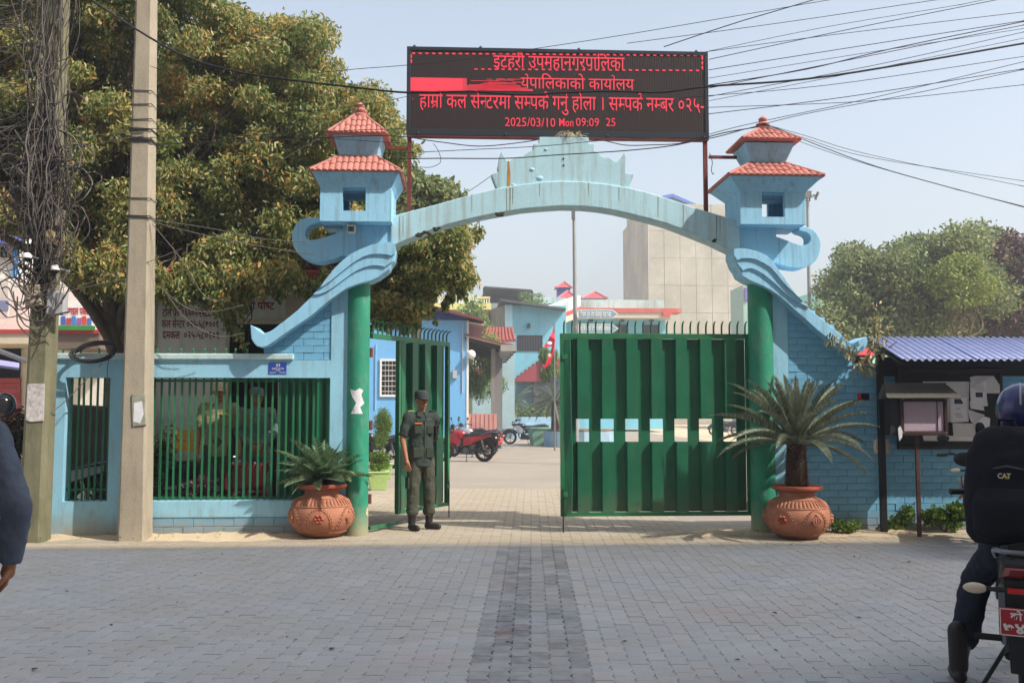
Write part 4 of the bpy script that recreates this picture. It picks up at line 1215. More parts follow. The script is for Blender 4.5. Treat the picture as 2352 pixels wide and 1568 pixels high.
# coil of black cable hung over the wall
cc = P(216, 808, -0.20)
coil = thing('cable_coil', 'coil of thick black cable hung over the left wall', 'cable', (cc.x, -0.2, cc.z))
for i in range(7):
    rn = random.Random(70+i); pts = []
    for k in range(33):
        a = 2*math.pi*k/32
        R_ = 0.255+rn.uniform(-0.006, 0.006)+0.02*math.sin(a*2+i)
        pts.append((R_*math.cos(a)+0.015*math.sin(i*2.1), -0.02*math.cos(a*2)+i*0.012-0.03+0.05*math.sin(a), (0.115+0.010*math.sin(i*1.7))*math.sin(a)+0.03*math.cos(a)+0.02*math.sin(i*3)))
    mb = MB(); mb.tube(pts, 0.0085, 6, False); mb.build('turn', M_WIRE, coil, local=True, smooth=True)
mb = MB(); mb.tube(smooth_path([P(235,835,-0.2), P(200,870,-0.3), P(140,930,-0.4), P(95,960,-0.5)]), 0.006, 5); mb.build('tail', M_WIRE_G, coil)
mb = MB(); mb.tube(smooth_path([P(250,825,-0.18), P(246,850,-0.16), P(249,880,-0.15)]), 0.005, 5); mb.build('tail', M_WIRE_G, coil)

# ================================================================ overhead wires
ORD = ('first', 'second', 'third', 'fourth', 'fifth', 'sixth', 'seventh', 'eighth', 'ninth', 'tenth', 'eleventh', 'twelfth', 'thirteenth', 'fourteenth', 'fifteenth', 'sixteenth')
def wire(pts, Y, r, label, name='overhead_wire', group='overhead cables', mt_=None, Y2=None):
    Y2 = Y if Y2 is None else Y2
    pts = list(pts)
    if pts[-1][0] > 2340 or pts[-1][1] < 0:      # runs on to the next pole, outside the picture
        (xa, ya), (xb, yb) = pts[-2], pts[-1]; pts.append((xb+1500, yb+(yb-ya)/max(1, xb-xa)*1500))
    n = len(pts); w = []
    for i, (a, b) in enumerate(pts): w.append(P(a, b, Y+(Y2-Y)*i/max(1, n-1)))
    mb = MB(); mb.tube(smooth_path(w, 6), r, 5, False)
    o = mb.build(name, mt_ or M_WIRE, None, smooth=True, angle=0)
    return tag(o, label, 'cable', group, 'thing')
LTHIN = 'thin black overhead cable strung across the sky beside the electronic sign'
wire([(200,-6),(310,66),(430,132),(560,168),(700,188),(830,203),(935,213),(1080,211),(1200,218),(1300,213),(1400,210),(1520,212),(1628,199),(1900,176),(2352,100),(2480,78)], -3.2, 0.0105, 'thickest black cable sagging across the front of the electronic sign')
thin = [
 ([(1190,118),(1450,78),(1900,1),(2040,-24)], 0.006), ([(1525,108),(1700,50),(1890,-6)], 0.009), ([(1440,100),(1800,52),(2180,-4)], 0.006),
 ([(1628,137),(1950,68),(2310,-4)], 0.007), ([(1560,128),(1900,82),(2352,28),(2500,10)], 0.006), ([(1628,161),(1990,104),(2352,48),(2500,26)], 0.007),
 ([(1628,196),(1850,160),(2050,112),(2352,50),(2500,20)], 0.009), ([(1628,203),(2000,128),(2352,58),(2500,32)], 0.007), ([(1628,222),(2000,152),(2352,74),(2500,44)], 0.006),
 ([(1560,225),(1900,196),(2352,130),(2500,108)], 0.006), ([(1628,262),(1950,222),(2352,158),(2500,130)], 0.007), ([(1628,247),(2000,232),(2352,195),(2500,182)], 0.006),
 ([(1700,300),(1850,262),(2100,215),(2352,160),(2500,134)], 0.006), ([(1628,118),(1900,62),(2200,12),(2360,-20)], 0.005), ([(1628,180),(1950,128),(2352,66),(2500,42)], 0.005), ([(1628,232),(1950,170),(2352,88),(2500,56)], 0.005), ([(1560,330),(1700,290),(2000,226),(2352,142),(2500,106)], 0.006),
 ([(720,168),(830,158),(935,150),(1100,132),(1190,118)], 0.006), ([(345,152),(640,250),(835,240),(935,222)], 0.005)]
TOPL = ['thin cable leaving the top edge above the sign, longest of those three', 'black cable running steeply from the sign to the top edge', 'thin cable meeting the top edge right of the steep one', 'thin cable meeting the top edge nearest the right corner']
by_right = sorted([p_ for p_, r_ in thin if p_[-1][0] > 2352], key=lambda q: q[-1][1])
ti = 0
for p_, r_ in thin:
    if p_[-1][0] > 2352: lab = 'thin sky cable, %s from the top at the right edge of the sky' % ORD[by_right.index(p_)]
    elif p_[-1][0] < 1300: lab = ('thin cable from the tree top to the upper left of the sign', 'thin cable from the concrete pole through the leaves to the sign')[0 if p_[0][0] > 500 else 1]
    else: lab = TOPL[min(ti, 3)]; ti += 1
    wire(p_, -3.2, r_*0.55, lab)
LROW = ['sagging cable from the concrete pole to the left of the crest top', 'sagging cable from the crest top to the right tower', 'lowest cable crossing the crest from tower to tower', 'cable crossing just under the bottom edge of the sign', 'cable from the concrete pole to the lower left corner of the sign', 'thin cable through the leaves to the sign post']
for k_, (p_, r_) in enumerate([([(345,332),(620,322),(880,312),(1000,325),(1100,336),(1200,327),(1240,320)], 0.008), ([(1366,318),(1400,326),(1440,334),(1500,333),(1560,330),(1640,316),(1700,300)], 0.008),
               ([(870,366),(1000,364),(1160,364),(1280,356),(1440,346),(1560,332),(1660,306),(1740,292)], 0.009), ([(880,354),(1060,345),(1240,336),(1400,322),(1560,316)], 0.006),
               ([(345,316),(560,312),(800,300),(935,296)], 0.006), ([(345,296),(560,300),(760,318),(935,330)], 0.005)]):
    wire(p_, -2.6, r_*0.65, LROW[k_], group='cables over the crest')
LR = ['thickest cable from the right finial down to the right edge', 'uppermost thin cable from the right finial', 'middle thin cable from the right finial to the right edge', 'lowest thin cable from the right finial, joining the thick one']
for k_, (p_, r_) in enumerate([([(1752,286),(1800,302),(1900,342),(2050,394),(2352,476),(2480,510)], 0.008), ([(1752,284),(1850,312),(2000,356),(2352,428),(2480,452)], 0.005), ([(1752,282),(1850,318),(2000,362),(2352,416),(2480,436)], 0.005), ([(1752,286),(1850,330),(2000,380),(2200,436),(2352,474)], 0.005)]):
    wire(p_, -0.1, r_*0.75, LR[k_], group='cables from the right finial')
LD = ['upper cable of the pair from the concrete pole to the left bracket', 'cable just above the pair reaching the left bracket', 'cable dropping steeply from the concrete pole toward the red text', 'cable between both poles below the meter boxes', 'cable rising from the left edge across the pole boxes', 'pale cable sagging above the red telephone numbers', 'pale cable sagging across the red telephone numbers', 'diagonal cable rising to the left tower finial', 'cable from the left edge up to the concrete pole', 'second steeper cable from the left edge to the concrete pole']
for k_, p_ in enumerate([[(350,510),(470,540),(600,566),(720,585)], [(350,505),(480,524),(600,548),(700,556)], [(350,515),(420,600),(470,680),(520,690)], [(180,660),(280,620),(345,600),(420,570)], [(40,700),(160,668),(290,640)], [(386,676),(440,712),(500,714),(560,700)], [(370,655),(430,735),(500,772),(560,765)], [(835,238),(760,300),(690,342),(640,372)], [(20,395),(190,318),(330,304)], [(30,455),(180,345),(330,312)]]):
    wire(p_, -0.45, 0.005, LD[k_], 'service_cable', 'service cables by the concrete pole', M_WIRE_G)
wire([(1047,454),(1085,434),(1128,404)], -0.1, 0.004, 'short thin wire from the arch up to the crest corner', 'guy_wire')
wire([(940,384),(965,384),(990,384),(1012,372),(1006,345),(995,330)], -0.2, 0.004, 'thin loose wire loop hanging under the sign at left', 'loose_wire')
wire([(1630,352),(1636,372),(1634,390),(1637,400),(1640,398)], -0.2, 0.005, 'stray wire end hanging on the right sign post', 'loose_wire')
# grass nest caught at the top of the crest
pn = P(1305, 314, -0.10); mb = MB()
for k in range(46):
    rn = random.Random(k); a = rn.uniform(-1.2, 1.2)
    p0 = (pn.x+rn.uniform(-0.09, 0.16), -0.10+rn.uniform(-0.04, 0.04), pn.z-0.005)
    mb.tube(smooth_path([p0, (p0[0]+0.04*a, p0[1]-0.02, p0[2]+rn.uniform(0.02, 0.07)), (p0[0]+0.10*a, p0[1]-0.03, p0[2]+rn.uniform(-0.03, 0.04))], 3), 0.0028, 3, False)
tag(mb.build('dry_straw', mat('straw', srgb(190,180,150), 0.9, 0.2, 20)), 'tuft of dry straw caught between crest and sign', 'straw', kind='thing')

# ================================================================ canopy over the notice board
cyf, cyb = -0.88, 0.10
zf, zbk = P(2200, 826, cyf).z, P(2200, 775, cyb).z
cx0 = P(2072, 826, cyf).x
M_SHEET = mat('corrugated_sheet', srgb(152,160,200), 0.45, 0.06, 2, 0.0, metal=0.35, dirt=srgb(120,115,110), dirt_amt=0.35, dirt_scale=(2,6,6))
can = thing('canopy', 'lean-to canopy of lavender corrugated sheet over the notice board', 'canopy', (cx0+1.0, 0, 0))
xw = cx0
for s_ in range(5):
    mb = MB(); npt = 10; per = 8; pit = 0.092; W_ = npt*pit
    rows = []
    for t in (0, 0.5, 1.0):
        y = cyf+(cyb-cyf)*t; z = zf+(zbk-zf)*t
        rows.append([(xw+pit*k/per*1.0, y, z+0.016*math.sin(2*math.pi*k/per)+0.003*(s_ % 2)) for k in range(npt*per+2)])
    vs = [v for r in rows for v in r]; n = len(rows[0]); fs = []
    for i in range(2):
        for k in range(n-1): fs.append((i*n+k, i*n+k+1, (i+1)*n+k+1, (i+1)*n+k))
    mb.add(vs, fs); o = mb.build('roof_sheet', M_SHEET, can, smooth=True, angle=0)
    sm = o.modifiers.new('thickness', 'SOLIDIFY'); sm.thickness = 0.004
    xw += W_
px_ = P(2058, 1000, -0.62)
for xx in (px_.x, px_.x+2.6):
    mb = MB(); mb.box(xx-0.035, xx+0.035, -0.24, -0.17, 0, zf+0.14); mb.build('post', M_BLACK, can)
for xx in (px_.x, px_.x+1.3, px_.x+2.6):
    mb = MB(); mb.hull8([(xx-0.025,cyf+0.05,zf-0.05),(xx+0.025,cyf+0.05,zf-0.05),(xx+0.025,cyb-0.02,zbk-0.06),(xx-0.025,cyb-0.02,zbk-0.06)],
                        [(xx-0.025,cyf+0.05,zf-0.018),(xx+0.025,cyf+0.05,zf-0.018),(xx+0.025,cyb-0.02,zbk-0.018),(xx-0.025,cyb-0.02,zbk-0.018)]); mb.build('rafter', M_BLACK, can)
for y in (cyf+0.12, -0.35):
    z = zf+(zbk-zf)*(y-cyf)/(cyb-cyf); mb = MB(); mb.box(cx0+0.03, xw-0.03, y-0.02, y+0.02, z-0.055, z-0.02); mb.build('purlin', M_BLACK, can)
mb = MB(); mb.box(cx0+0.05, xw, -0.10, -0.075, rzt-0.14, rzt+0.10); mb.build('back_board', M_BLACK, can)

# ================================================================ notice board with papers
YN = -0.13
na, nb = P(2068, 1026, YN), P(2297, 852, YN)
nboard = thing('notice_board', 'black notice board under the canopy on the blue brick wall', 'notice board', ((na.x+nb.x)/2, YN, na.z))
mb = MB(); mb.box(na.x, nb.x, YN, YN+0.05, na.z, nb.z); mb.build('panel', plain('board_black', srgb(24,24,26), 0.7), nboard)
for (x0, x1, z0, z1) in [(na.x-0.02, nb.x+0.02, na.z-0.03, na.z+0.02), (na.x-0.02, nb.x+0.02, nb.z-0.02, nb.z+0.03), (na.x-0.02, na.x+0.02, na.z+0.02, nb.z-0.02), (nb.x-0.02, nb.x+0.02, na.z+0.02, nb.z-0.02)]:
    mb = MB(); mb.bevbox(x0, x1, YN-0.02, YN+0.05, z0, z1, 0.005); mb.build('frame_bar', mat('dark_wood', srgb(44,30,26), 0.6, 0.2, 12), nboard)
lettering('lettering', '\u0938\u0942\u091a\u0928\u093e \u092a\u093e\u091f\u0940', plain('faded_letter', srgb(70,70,78), 0.8), nboard, P(2178,858,YN).x, P(2178,860,YN).z, YN-0.003, 0.16, 0.035)
M_PAPER2 = mat('paper_cream', srgb(214,210,208), 0.85, 0.08, 6, 0.2, 30)
M_PHOTO = plain('paper_photo', srgb(34,36,52), 0.5)
M_INK = plain('ink', srgb(60,60,64), 0.7)
def sheet(label, pts, off, curl=0.012, mt_=None, photo=None, lines=(), rn=0):
    """a paper pinned to the board: outline in photograph pixels, corners curled off the board"""
    yy = YN-off
    w = [P(a, b, yy) for a, b in pts]
    cx = sum(p.x for p in w)/len(w); cz = sum(p.z for p in w)/len(w)
    r_ = random.Random(rn)
    t = thing('paper_notice', label, 'paper', (cx, yy, min(p.z for p in w)), group='papers pinned on the notice board')
    n = 4; q = [w[0], w[1], w[2], w[3]] if len(w) == 4 else None
    mb = MB()
    if q:
        vs = []
        cu = [r_.uniform(0.0, curl) for _ in range(4)]
        for i in range(n+1):
            for j in range(n+1):
                u, v = i/n, j/n
                p = q[0]*(1-u)*(1-v)+q[1]*u*(1-v)+q[2]*u*v+q[3]*(1-u)*v
                c_ = cu[0]*((1-u)*(1-v))**3+cu[1]*(u*(1-v))**3+cu[2]*(u*v)**3+cu[3]*((1-u)*v)**3
                vs.append((p.x, yy-c_*2.5, p.z))
        fs = [(i*(n+1)+j, (i+1)*(n+1)+j, (i+1)*(n+1)+j+1, i*(n+1)+j+1) for i in range(n) for j in range(n)]
        mb.add(vs, fs)
    else:
        mb.add([(p.x, yy-r_.uniform(0, curl), p.z) for p in w], [list(range(len(w)))])
    mb.build('sheet', mt_ or M_PAPER, t, smooth=bool(q), angle=0)
    if photo:
        a, b = P(photo[0], photo[3], yy-0.001), P(photo[2], photo[1], yy-0.001)
        mb = MB(); mb.box(a.x, b.x, yy-0.004, yy-0.001, a.z, b.z); mb.build('printed_picture', M_PHOTO, t)
    for (x0, x1, y, h) in lines:
        a, b = P(x0, y+h, yy), P(x1, y, yy)
        mb = MB(); mb.box(a.x, b.x, yy-0.003, yy-0.001, a.z, b.z); mb.build('printed_line', M_INK, t)
    mb = MB(); mb.sph((cx, yy-0.005, max(p.z for p in w)-0.02), 0.006, 6, 4); mb.build('pin', M_STEEL, t)
    return t
sheet('wide blank paper high behind the others on the notice board', [(2119,876),(2226,876),(2224,968),(2130,970)], 0.004, 0.006, M_PAPER2, None, [], 1)
sheet('long crumpled strip of paper along the lower edge of the board', [(2118,999),(2245,1001),(2246,1013),(2122,1012)], 0.006, 0.01, M_PAPER2, None, [], 2)
sheet('printed notice with a dark photograph at its top left, mid board', [(2182,913),(2220,912),(2222,968),(2182,970)], 0.010, 0.012, M_PAPER, (2192,916,2211,927), [(2196,2204,937,1.2),(2192,2206,949,1.2),(2192,2219,957,1),(2192,2210,953,1)], 3)
sheet('crumpled paper bulging off the upper right corner of the board', [(2227,866),(2240,863),(2281,863),(2296,884),(2298,903),(2266,903),(2228,890)], 0.012, 0.03, M_PAPER2, None, [], 4)
sheet('notice with thick heading bar and dark photograph, upper right', [(2227,877),(2264,876),(2267,932),(2229,936)], 0.022, 0.012, M_PAPER, (2241,901,2257,912), [(2227,2264,878,1.6),(2231,2250,890,3),(2242,2256,926,1.4),(2233,2245,884,1)], 5)
sheet('paper half hidden below the notice with the heading bar', [(2226,920),(2258,934),(2261,943),(2228,938)], 0.014, 0.01, M_PAPER, None, [], 6)
sheet('square cream paper low in the middle of the board', [(2187,971),(2238,972),(2242,1003),(2190,1002)], 0.014, 0.014, M_PAPER2, None, [], 7)
sheet('slanting paper folded across the middle right of the board', [(2224,940),(2258,952),(2238,974),(2226,966)], 0.012, 0.02, M_PAPER2, None, [], 8)
sheet('crooked paper hanging over the lower right edge of the board', [(2238,972),(2258,955),(2274,960),(2270,1016),(2246,1020)], 0.024, 0.02, M_PAPER, None, [], 9)

# ================================================================ small display case on a post
YK = -0.62
ka, kb = P(2048, 1000, YK), P(2176, 912, YK)
case = thing('display_case', 'small glazed notice case with a tin roof on a rusty post', 'notice case', ((ka.x+kb.x)/2, YK, 0))
M_WOOD = mat('case_wood', srgb(58,34,28), 0.6, 0.2, 10, 0.2, 40)
fr = 0.045; xin0 = P(2076, 950, YK).x
mb = MB(); mb.box(ka.x, kb.x, YK+0.03, YK+0.19, ka.z, kb.z); mb.build('box', plain('case_dark', srgb(40,38,40), 0.6), case)
for (x0, x1, z0, z1) in [(xin0-fr, kb.x, ka.z, ka.z+fr), (xin0-fr, kb.x, kb.z-fr, kb.z), (xin0-fr, xin0, ka.z+fr, kb.z-fr), (kb.x-fr, kb.x, ka.z+fr, kb.z-fr)]:
    mb = MB(); mb.bevbox(x0, x1, YK-0.005, YK+0.03, z0, z1, 0.006); mb.build('door_frame', M_WOOD, case)
mb = MB(); mb.box(xin0+0.01, kb.x-fr-0.005, YK+0.018, YK+0.026, ka.z+fr+0.01, kb.z-fr-0.01); mb.build('sheet', mat('pink_paper', srgb(178,158,170), 0.6, 0.08, 4), case)
xm = P(2154, 950, YK).x; mb = MB(); mb.box(xm-0.004, xm+0.004, YK+0.008, YK+0.017, ka.z+fr, kb.z-fr); mb.build('glazing_bar', M_WOOD, case)
for x, z in [(xin0-0.01, kb.z-0.02), (kb.x-0.03, kb.z-0.02), (kb.x-0.03, ka.z+0.03), (xin0-0.01, ka.z+0.03)]:
    mb = MB(); mb.sph((x, YK-0.008, z), 0.008, 6, 4); mb.build('screw', M_STEEL, case)
ra, rb_ = P(2036, 914, YK-0.10), P(2194, 880, YK+0.05)
M_TIN = mat('grey_tin', srgb(92,90,82), 0.6, 0.12, 5, 0.1, 30, metal=0.3)
x0, x1 = ra.x, rb_.x-0.02
for k in range(5):
    t0, t1 = k/5, (k+1)/5
    y0, y1 = YK-0.13+0.22*t0, YK-0.13+0.22*t1+0.01
    z0, z1 = ra.z+0.005+(rb_.z-ra.z)*t0, ra.z+0.005+(rb_.z-ra.z)*t1
    mb = MB(); sh = 0.05*k
    mb.hull8([(x0+sh*0.3,y0,z0-0.006),(x1-sh*0.4,y0,z0-0.006),(x1-sh*0.4,y1,z1-0.006),(x0+sh*0.3,y1,z1-0.006)], [(x0+sh*0.3,y0,z0+0.004),(x1-sh*0.4,y0,z0+0.004),(x1-sh*0.4,y1,z1+0.002),(x0+sh*0.3,y1,z1+0.002)])
    mb.build('roof_slat', M_TIN, case)
mb = MB(); mb.prism([(x0+0.02, ra.z-0.005), (x1-0.03, ra.z-0.005), (x1-0.12, rb_.z-0.012), (x0+0.08, rb_.z-0.012)], YK+0.10, YK+0.20); mb.build('roof_back', M_TIN, case)
xp = P(2117, 1100, YK).x
mb = MB(); mb.box(xp-0.021, xp+0.021, YK+0.08, YK+0.12, 0, ka.z); mb.build('post', mat('post_brown', srgb(82,54,48), 0.7, 0.2, 8), case)
mb = MB(); mb.prism([XZ(a, b, YK-0.01) for a, b in [(2063,983),(2068,978),(2073,990),(2072,1004),(2066,1012),(2064,1000)]], YK-0.012, YK+0.0); mb.build('torn_label', M_PAPER, case)
# ================================================================ terracotta pots
M_TERRA = mat('terracotta', srgb(170,112,86), 0.75, 0.16, 5, 0.25, 50, dirt=srgb(196,150,110), dirt_amt=0.5, dirt_scale=(5,5,3), low_dirt=(srgb(110,66,48), 0.0, 0.16, 0.7))
M_TERRA2 = mat('terracotta_red', srgb(166,84,60), 0.65, 0.12, 5, 0.15, 50)
PROF = [(0.19,0.0),(0.235,0.02),(0.30,0.075),(0.355,0.14),(0.385,0.205),(0.392,0.27),(0.380,0.33),(0.352,0.385),(0.315,0.43),(0.262,0.475),(0.215,0.50),(0.203,0.525),(0.207,0.555)]
def pot_r(z):
    for (a, za), (b, zb_) in zip(PROF, PROF[1:]):
        if za <= z <= zb_: return a+(b-a)*(z-za)/(zb_-za)
    return PROF[-1][0]
def pot(label, loc, rz, sc):
    t = thing('plant_pot', label, 'pot', loc, rz, 'carved terracotta pots')
    S = lambda mb: mb.xf(Matrix.Scale(sc, 4))
    mb = MB(); mb.lathe(PROF, 40); S(mb).build('bowl', M_TERRA, t, local=True, smooth=True)
    mb = MB(); mb.lathe([(0.205,0.553),(0.25,0.572),(0.292,0.588),(0.300,0.605),(0.296,0.625),(0.278,0.632),(0.262,0.622),(0.25,0.59),(0.22,0.57)], 40); S(mb).build('rim', M_TERRA2, t, local=True, smooth=True)
    mb = MB(); mb.lathe([(0.255,0.565),(0.256,0.592),(0.12,0.606),(0.01,0.61)], 24); S(mb).build('soil', M_SOIL, t, local=True)
    def on(a, z, off): r = pot_r(z)+off; return (r*math.cos(a), r*math.sin(a), z)
    mb = MB()
    for zr_, rr in ((0.378, 0.011), (0.468, 0.009), (0.072, 0.009)):
        mb.torus((0,0,zr_), pot_r(zr_), rr, 'z', 44, 6)
    S(mb).build('moulding', M_TERRA, t, local=True, smooth=True)
    mb = MB()
    for k in range(46):
        a = 2*math.pi*k/46; mb.tube([on(a,0.388,0.001), on(a,0.43,0.007), on(a,0.462,0.001)], [0.012,0.014,0.008], 5)
    S(mb).build('gadroons', M_TERRA, t, local=True, smooth=True)
    n = 6
    for k in range(n):
        a0 = 2*math.pi*(k+0.5)/n
        hw = math.pi/n*0.86
        arc = []
        for q in range(19):
            u = -1+2*q/18
            arc.append((a0+hw*math.sin(u*1.45)/math.sin(1.45), 0.365-0.235*(1-math.cos(u*1.45))/(1-math.cos(1.45))))
        mb = MB()
        for (a, z) in arc: mb.sph(on(a, z, 0.004), 0.0105, 6, 4)
        S(mb).build('bead_arch', M_TERRA, t, local=True, smooth=True)
        mb = MB(); mb.tube([on(a0+(a-a0)*0.84, z*0.93+0.012, 0.002) for a, z in arc], 0.007, 6); S(mb).build('arch_line', M_TERRA, t, local=True, smooth=True)
        mb = MB()
        cz = 0.245
        if k % 2:
            for q in range(6):
                b = 2*math.pi*q/6; mb.sph(on(a0+0.105*math.cos(b), cz+0.04*math.sin(b), 0.004), (0.024,0.024,0.020), 8, 5)
            mb.sph(on(a0, cz, 0.010), 0.018, 8, 5)
        else:
            for q in range(4):
                s_ = -1.5+q; mb.tube([on(a0-0.03*s_, cz-0.06, 0.004), on(a0-0.09*s_, cz, 0.012), on(a0-0.03*s_, cz+0.055, 0.006)], [0.012,0.018,0.008], 6)
            mb.sph(on(a0, cz+0.065, 0.006), 0.020, 8, 5)
        S(mb).build('medallion', M_TERRA if k % 3 else M_TERRA2, t, local=True, smooth=True)
    return t
gR = G(1846, 1240); gL = G(733, 1236)
potR = pot('carved terracotta pot holding the tall palm right of the gate', (gR.x, gR.y+0.20, 0), 0.25, 1.0)
potL = pot('carved terracotta pot with bushy fronds against the left column', (gL.x, gL.y+0.20, 0), 1.1, 1.02)

# ================================================================ cycads
M_FROND = leaf_mat('cycad_green', [(0.0, srgb(80,92,76)), (0.5, srgb(112,120,96)), (0.85, srgb(148,150,120)), (1.0, srgb(166,156,120))], 0.45, 0.15)
M_FROND_L = leaf_mat('cycad_green_left', [(0.0, srgb(78,112,80)), (0.5, srgb(112,144,106)), (0.85, srgb(152,166,126)), (1.0, srgb(188,176,128))], 0.45, 0.2)
def frond_mesh(length, arch, width, npair, mt, seed, vee=0.45, twist=0.0, lw_=0.0075):
    """feather leaf along +x, arching by 'arch' (radians in all), with two rows of narrow leaflets"""
    rn = random.Random(seed)
    n = 14
    pts, ang = [Vector((0,0,0))], 0.0
    for i in range(n):
        ang = -arch*((i+1)/n)**1.3
        pts.append(pts[-1]+Vector((math.cos(ang), 0.0, math.sin(ang)))*length/n)
    mb = MB(); mb.tube(pts, [0.010*(1-0.75*i/n) for i in range(n+1)], 5)
    for k in range(npair):
        t = 0.14+0.85*k/(npair-1)
        f = t*n; i = min(int(f), n-1)
        p = pts[i].lerp(pts[i+1], f-i); d = (pts[i+1]-pts[i]).normalized()
        up = Vector((-d.z, 0, d.x))
        w = width*(math.sin(math.pi*min(1.0, (t*0.94+0.10)))**0.6)*rn.uniform(0.88, 1.08)
        for s_ in (-1, 1):
            sw = rn.uniform(0.5, 0.7)
            dr = (Vector((0, s_, 0))*math.cos(vee)+up*math.sin(vee)).normalized()
            tip = p+dr*w*0.92+d*w*sw-Vector((0,0,1))*w*0.10
            mid = p+dr*w*0.5+d*w*sw*0.38+up*0.004
            h = d*lw_
            mb.add([p-h, p+h, mid+h*0.9, mid-h*0.9, tip], [(0,1,2,3), (3,2,4)])
    return mb.mesh('frond', mt, recalc=False)
def cycad(name, label, loc, trunk_h, trunk_r, fr_specs, mt, lean=0.0):
    t = thing(name, label, 'palm', loc)
    mb = MB()
    rn = random.Random(5)
    mb.lathe([(trunk_r*0.9,-0.02),(trunk_r,0.05),(trunk_r*0.98,trunk_h*0.6),(trunk_r*0.8,trunk_h),(trunk_r*0.3,trunk_h+0.06)], 16)
    tr = mb.build('trunk', mat('cycad_trunk', srgb(58,44,34), 0.95, 0.3, 12, 0.8, 30), t, local=True)
    mb = MB()
    for i in range(int(14+trunk_h*24)):
        for k in range(14):
            a = 2*math.pi*(k+0.5*(i % 2))/14+rn.uniform(-0.1, 0.1); z = trunk_h*i/(13+trunk_h*24)
            r = trunk_r*(1.0-0.2*z/max(trunk_h, 0.01)); c = Vector((r*math.cos(a), r*math.sin(a), z)); o = Vector((math.cos(a), math.sin(a), 0.9))
            s_ = Vector((-math.sin(a), math.cos(a), 0))*0.016
            mb.add([c-s_, c+s_, c+o*0.028*rn.uniform(0.7, 1.3), c+Vector((0,0,0.02))], [(0,1,2), (1,3,2), (3,0,2)])
    mb.build('leaf_bases', mat('cycad_scales', srgb(96,72,52), 0.9, 0.35, 20), t, local=True, kind='stuff')
    for i, (az, el_, me, ro, sc) in enumerate(fr_specs):
        o = link_mesh('frond', me, t, (0.03*math.cos(az), 0.03*math.sin(az), trunk_h+0.02), (0, 0, 0), (sc, sc, sc))
        o.rotation_euler = (Matrix.Rotation(az, 3, 'Z') @ Matrix.Rotation(-el_, 3, 'Y') @ Matrix.Rotation(ro, 3, 'X')).to_euler()
    return t
rn = random.Random(21)
fm = [frond_mesh(1.16, 0.65, 0.115, 70, M_FROND, 1, 0.7), frond_mesh(1.10, 0.5, 0.11, 66, M_FROND, 2, 0.8), frond_mesh(1.08, 0.95, 0.115, 62, M_FROND, 3, 0.6), frond_mesh(0.95, 0.35, 0.10, 60, M_FROND, 4, 0.8)]
spec = []
for i in range(52):
    az = i*2.39996
    f = i/51
    el_ = rad(4+80*f**0.75)+rn.uniform(-0.08, 0.08)
    me = fm[2] if f < 0.25 else fm[0] if f < 0.6 else fm[1] if f < 0.82 else fm[3]
    spec.append((az, el_, me, rn.uniform(-0.25, 0.25), rn.uniform(0.84, 0.98)))
cycad('sago_palm', 'sago palm with a shaggy trunk and spreading fronds in the right pot', (gR.x, gR.y+0.20, 0.60), 0.50, 0.125, spec, M_FROND)
fl = [frond_mesh(0.62, 0.45, 0.13, 40, M_FROND_L, 11, 0.55), frond_mesh(0.55, 0.8, 0.12, 36, M_FROND_L, 12, 0.4), frond_mesh(0.66, 0.25, 0.12, 42, M_FROND_L, 13, 0.6)]
spec = []
for i in range(74):
    az = i*2.39996+0.4
    f = i/73
    el_ = rad(0+82*f)+rn.uniform(-0.15, 0.15)
    spec.append((az, el_, fl[i % 3], rn.uniform(-0.6, 0.6), rn.uniform(0.72, 1.05)*(1.0 if f < 0.7 else 0.9)))
cycad('sago_palm', 'low bushy sago palm sprouting from the left pot', (gL.x, gL.y+0.20, 0.60), 0.08, 0.11, spec, M_FROND_L)

# ================================================================ leaves by the thousand (one mesh each, numpy)
def leaf_cloud(name, pts, size, mt, parent=None, droop=0.5, aspect=0.42, seed=1, origin=(0,0,0), kind='stuff', fold=0.25):
    """pts (n,3) leaf bases; each leaf is a folded rhombus of four corners"""
    rg = np.random.default_rng(seed)
    n = len(pts)
    d = rg.normal(size=(n, 3)); d[:, 2] -= droop*1.6
    d /= np.linalg.norm(d, axis=1)[:, None]
    u = rg.normal(size=(n, 3)); u[:, 2] *= 0.35
    s = np.cross(d, u); s /= (np.linalg.norm(s, axis=1)[:, None]+1e-9)
    nn = np.cross(s, d)
    L_ = size*rg.uniform(0.65, 1.25, n)[:, None]
    W_ = L_*aspect*0.5
    v0 = pts
    far = pts+d*L_*0.74+nn*L_*0.03
    near = pts+d*L_*0.24+nn*L_*0.03
    v1, v5 = near+s*W_*0.92+nn*W_*fold, near-s*W_*0.92+nn*W_*fold
    v2, v4 = far+s*W_*0.80+nn*W_*fold, far-s*W_*0.80+nn*W_*fold
    tip = pts+d*L_
    vs = np.stack([v0, v1, v2, tip, v4, v5], 1).reshape(-1, 3)-np.array(origin)
    me = bpy.data.meshes.new(name)
    me.vertices.add(6*n); me.vertices.foreach_set('co', vs.astype(np.float32).ravel())
    me.loops.add(8*n); me.polygons.add(2*n)
    b = (np.arange(n)*6)[:, None]
    idx = np.concatenate([b, b+1, b+2, b+3, b, b+3, b+4, b+5], 1)
    me.loops.foreach_set('vertex_index', idx.ravel().astype(np.int32))
    me.polygons.foreach_set('loop_start', (np.arange(2*n)*4).astype(np.int32))
    me.materials.append(mt)
    me.update(calc_edges=True); me.validate()
    o = bpy.data.objects.new(name, me); COL.objects.link(o)
    o.parent = parent
    if kind: o['kind'] = kind
    return o
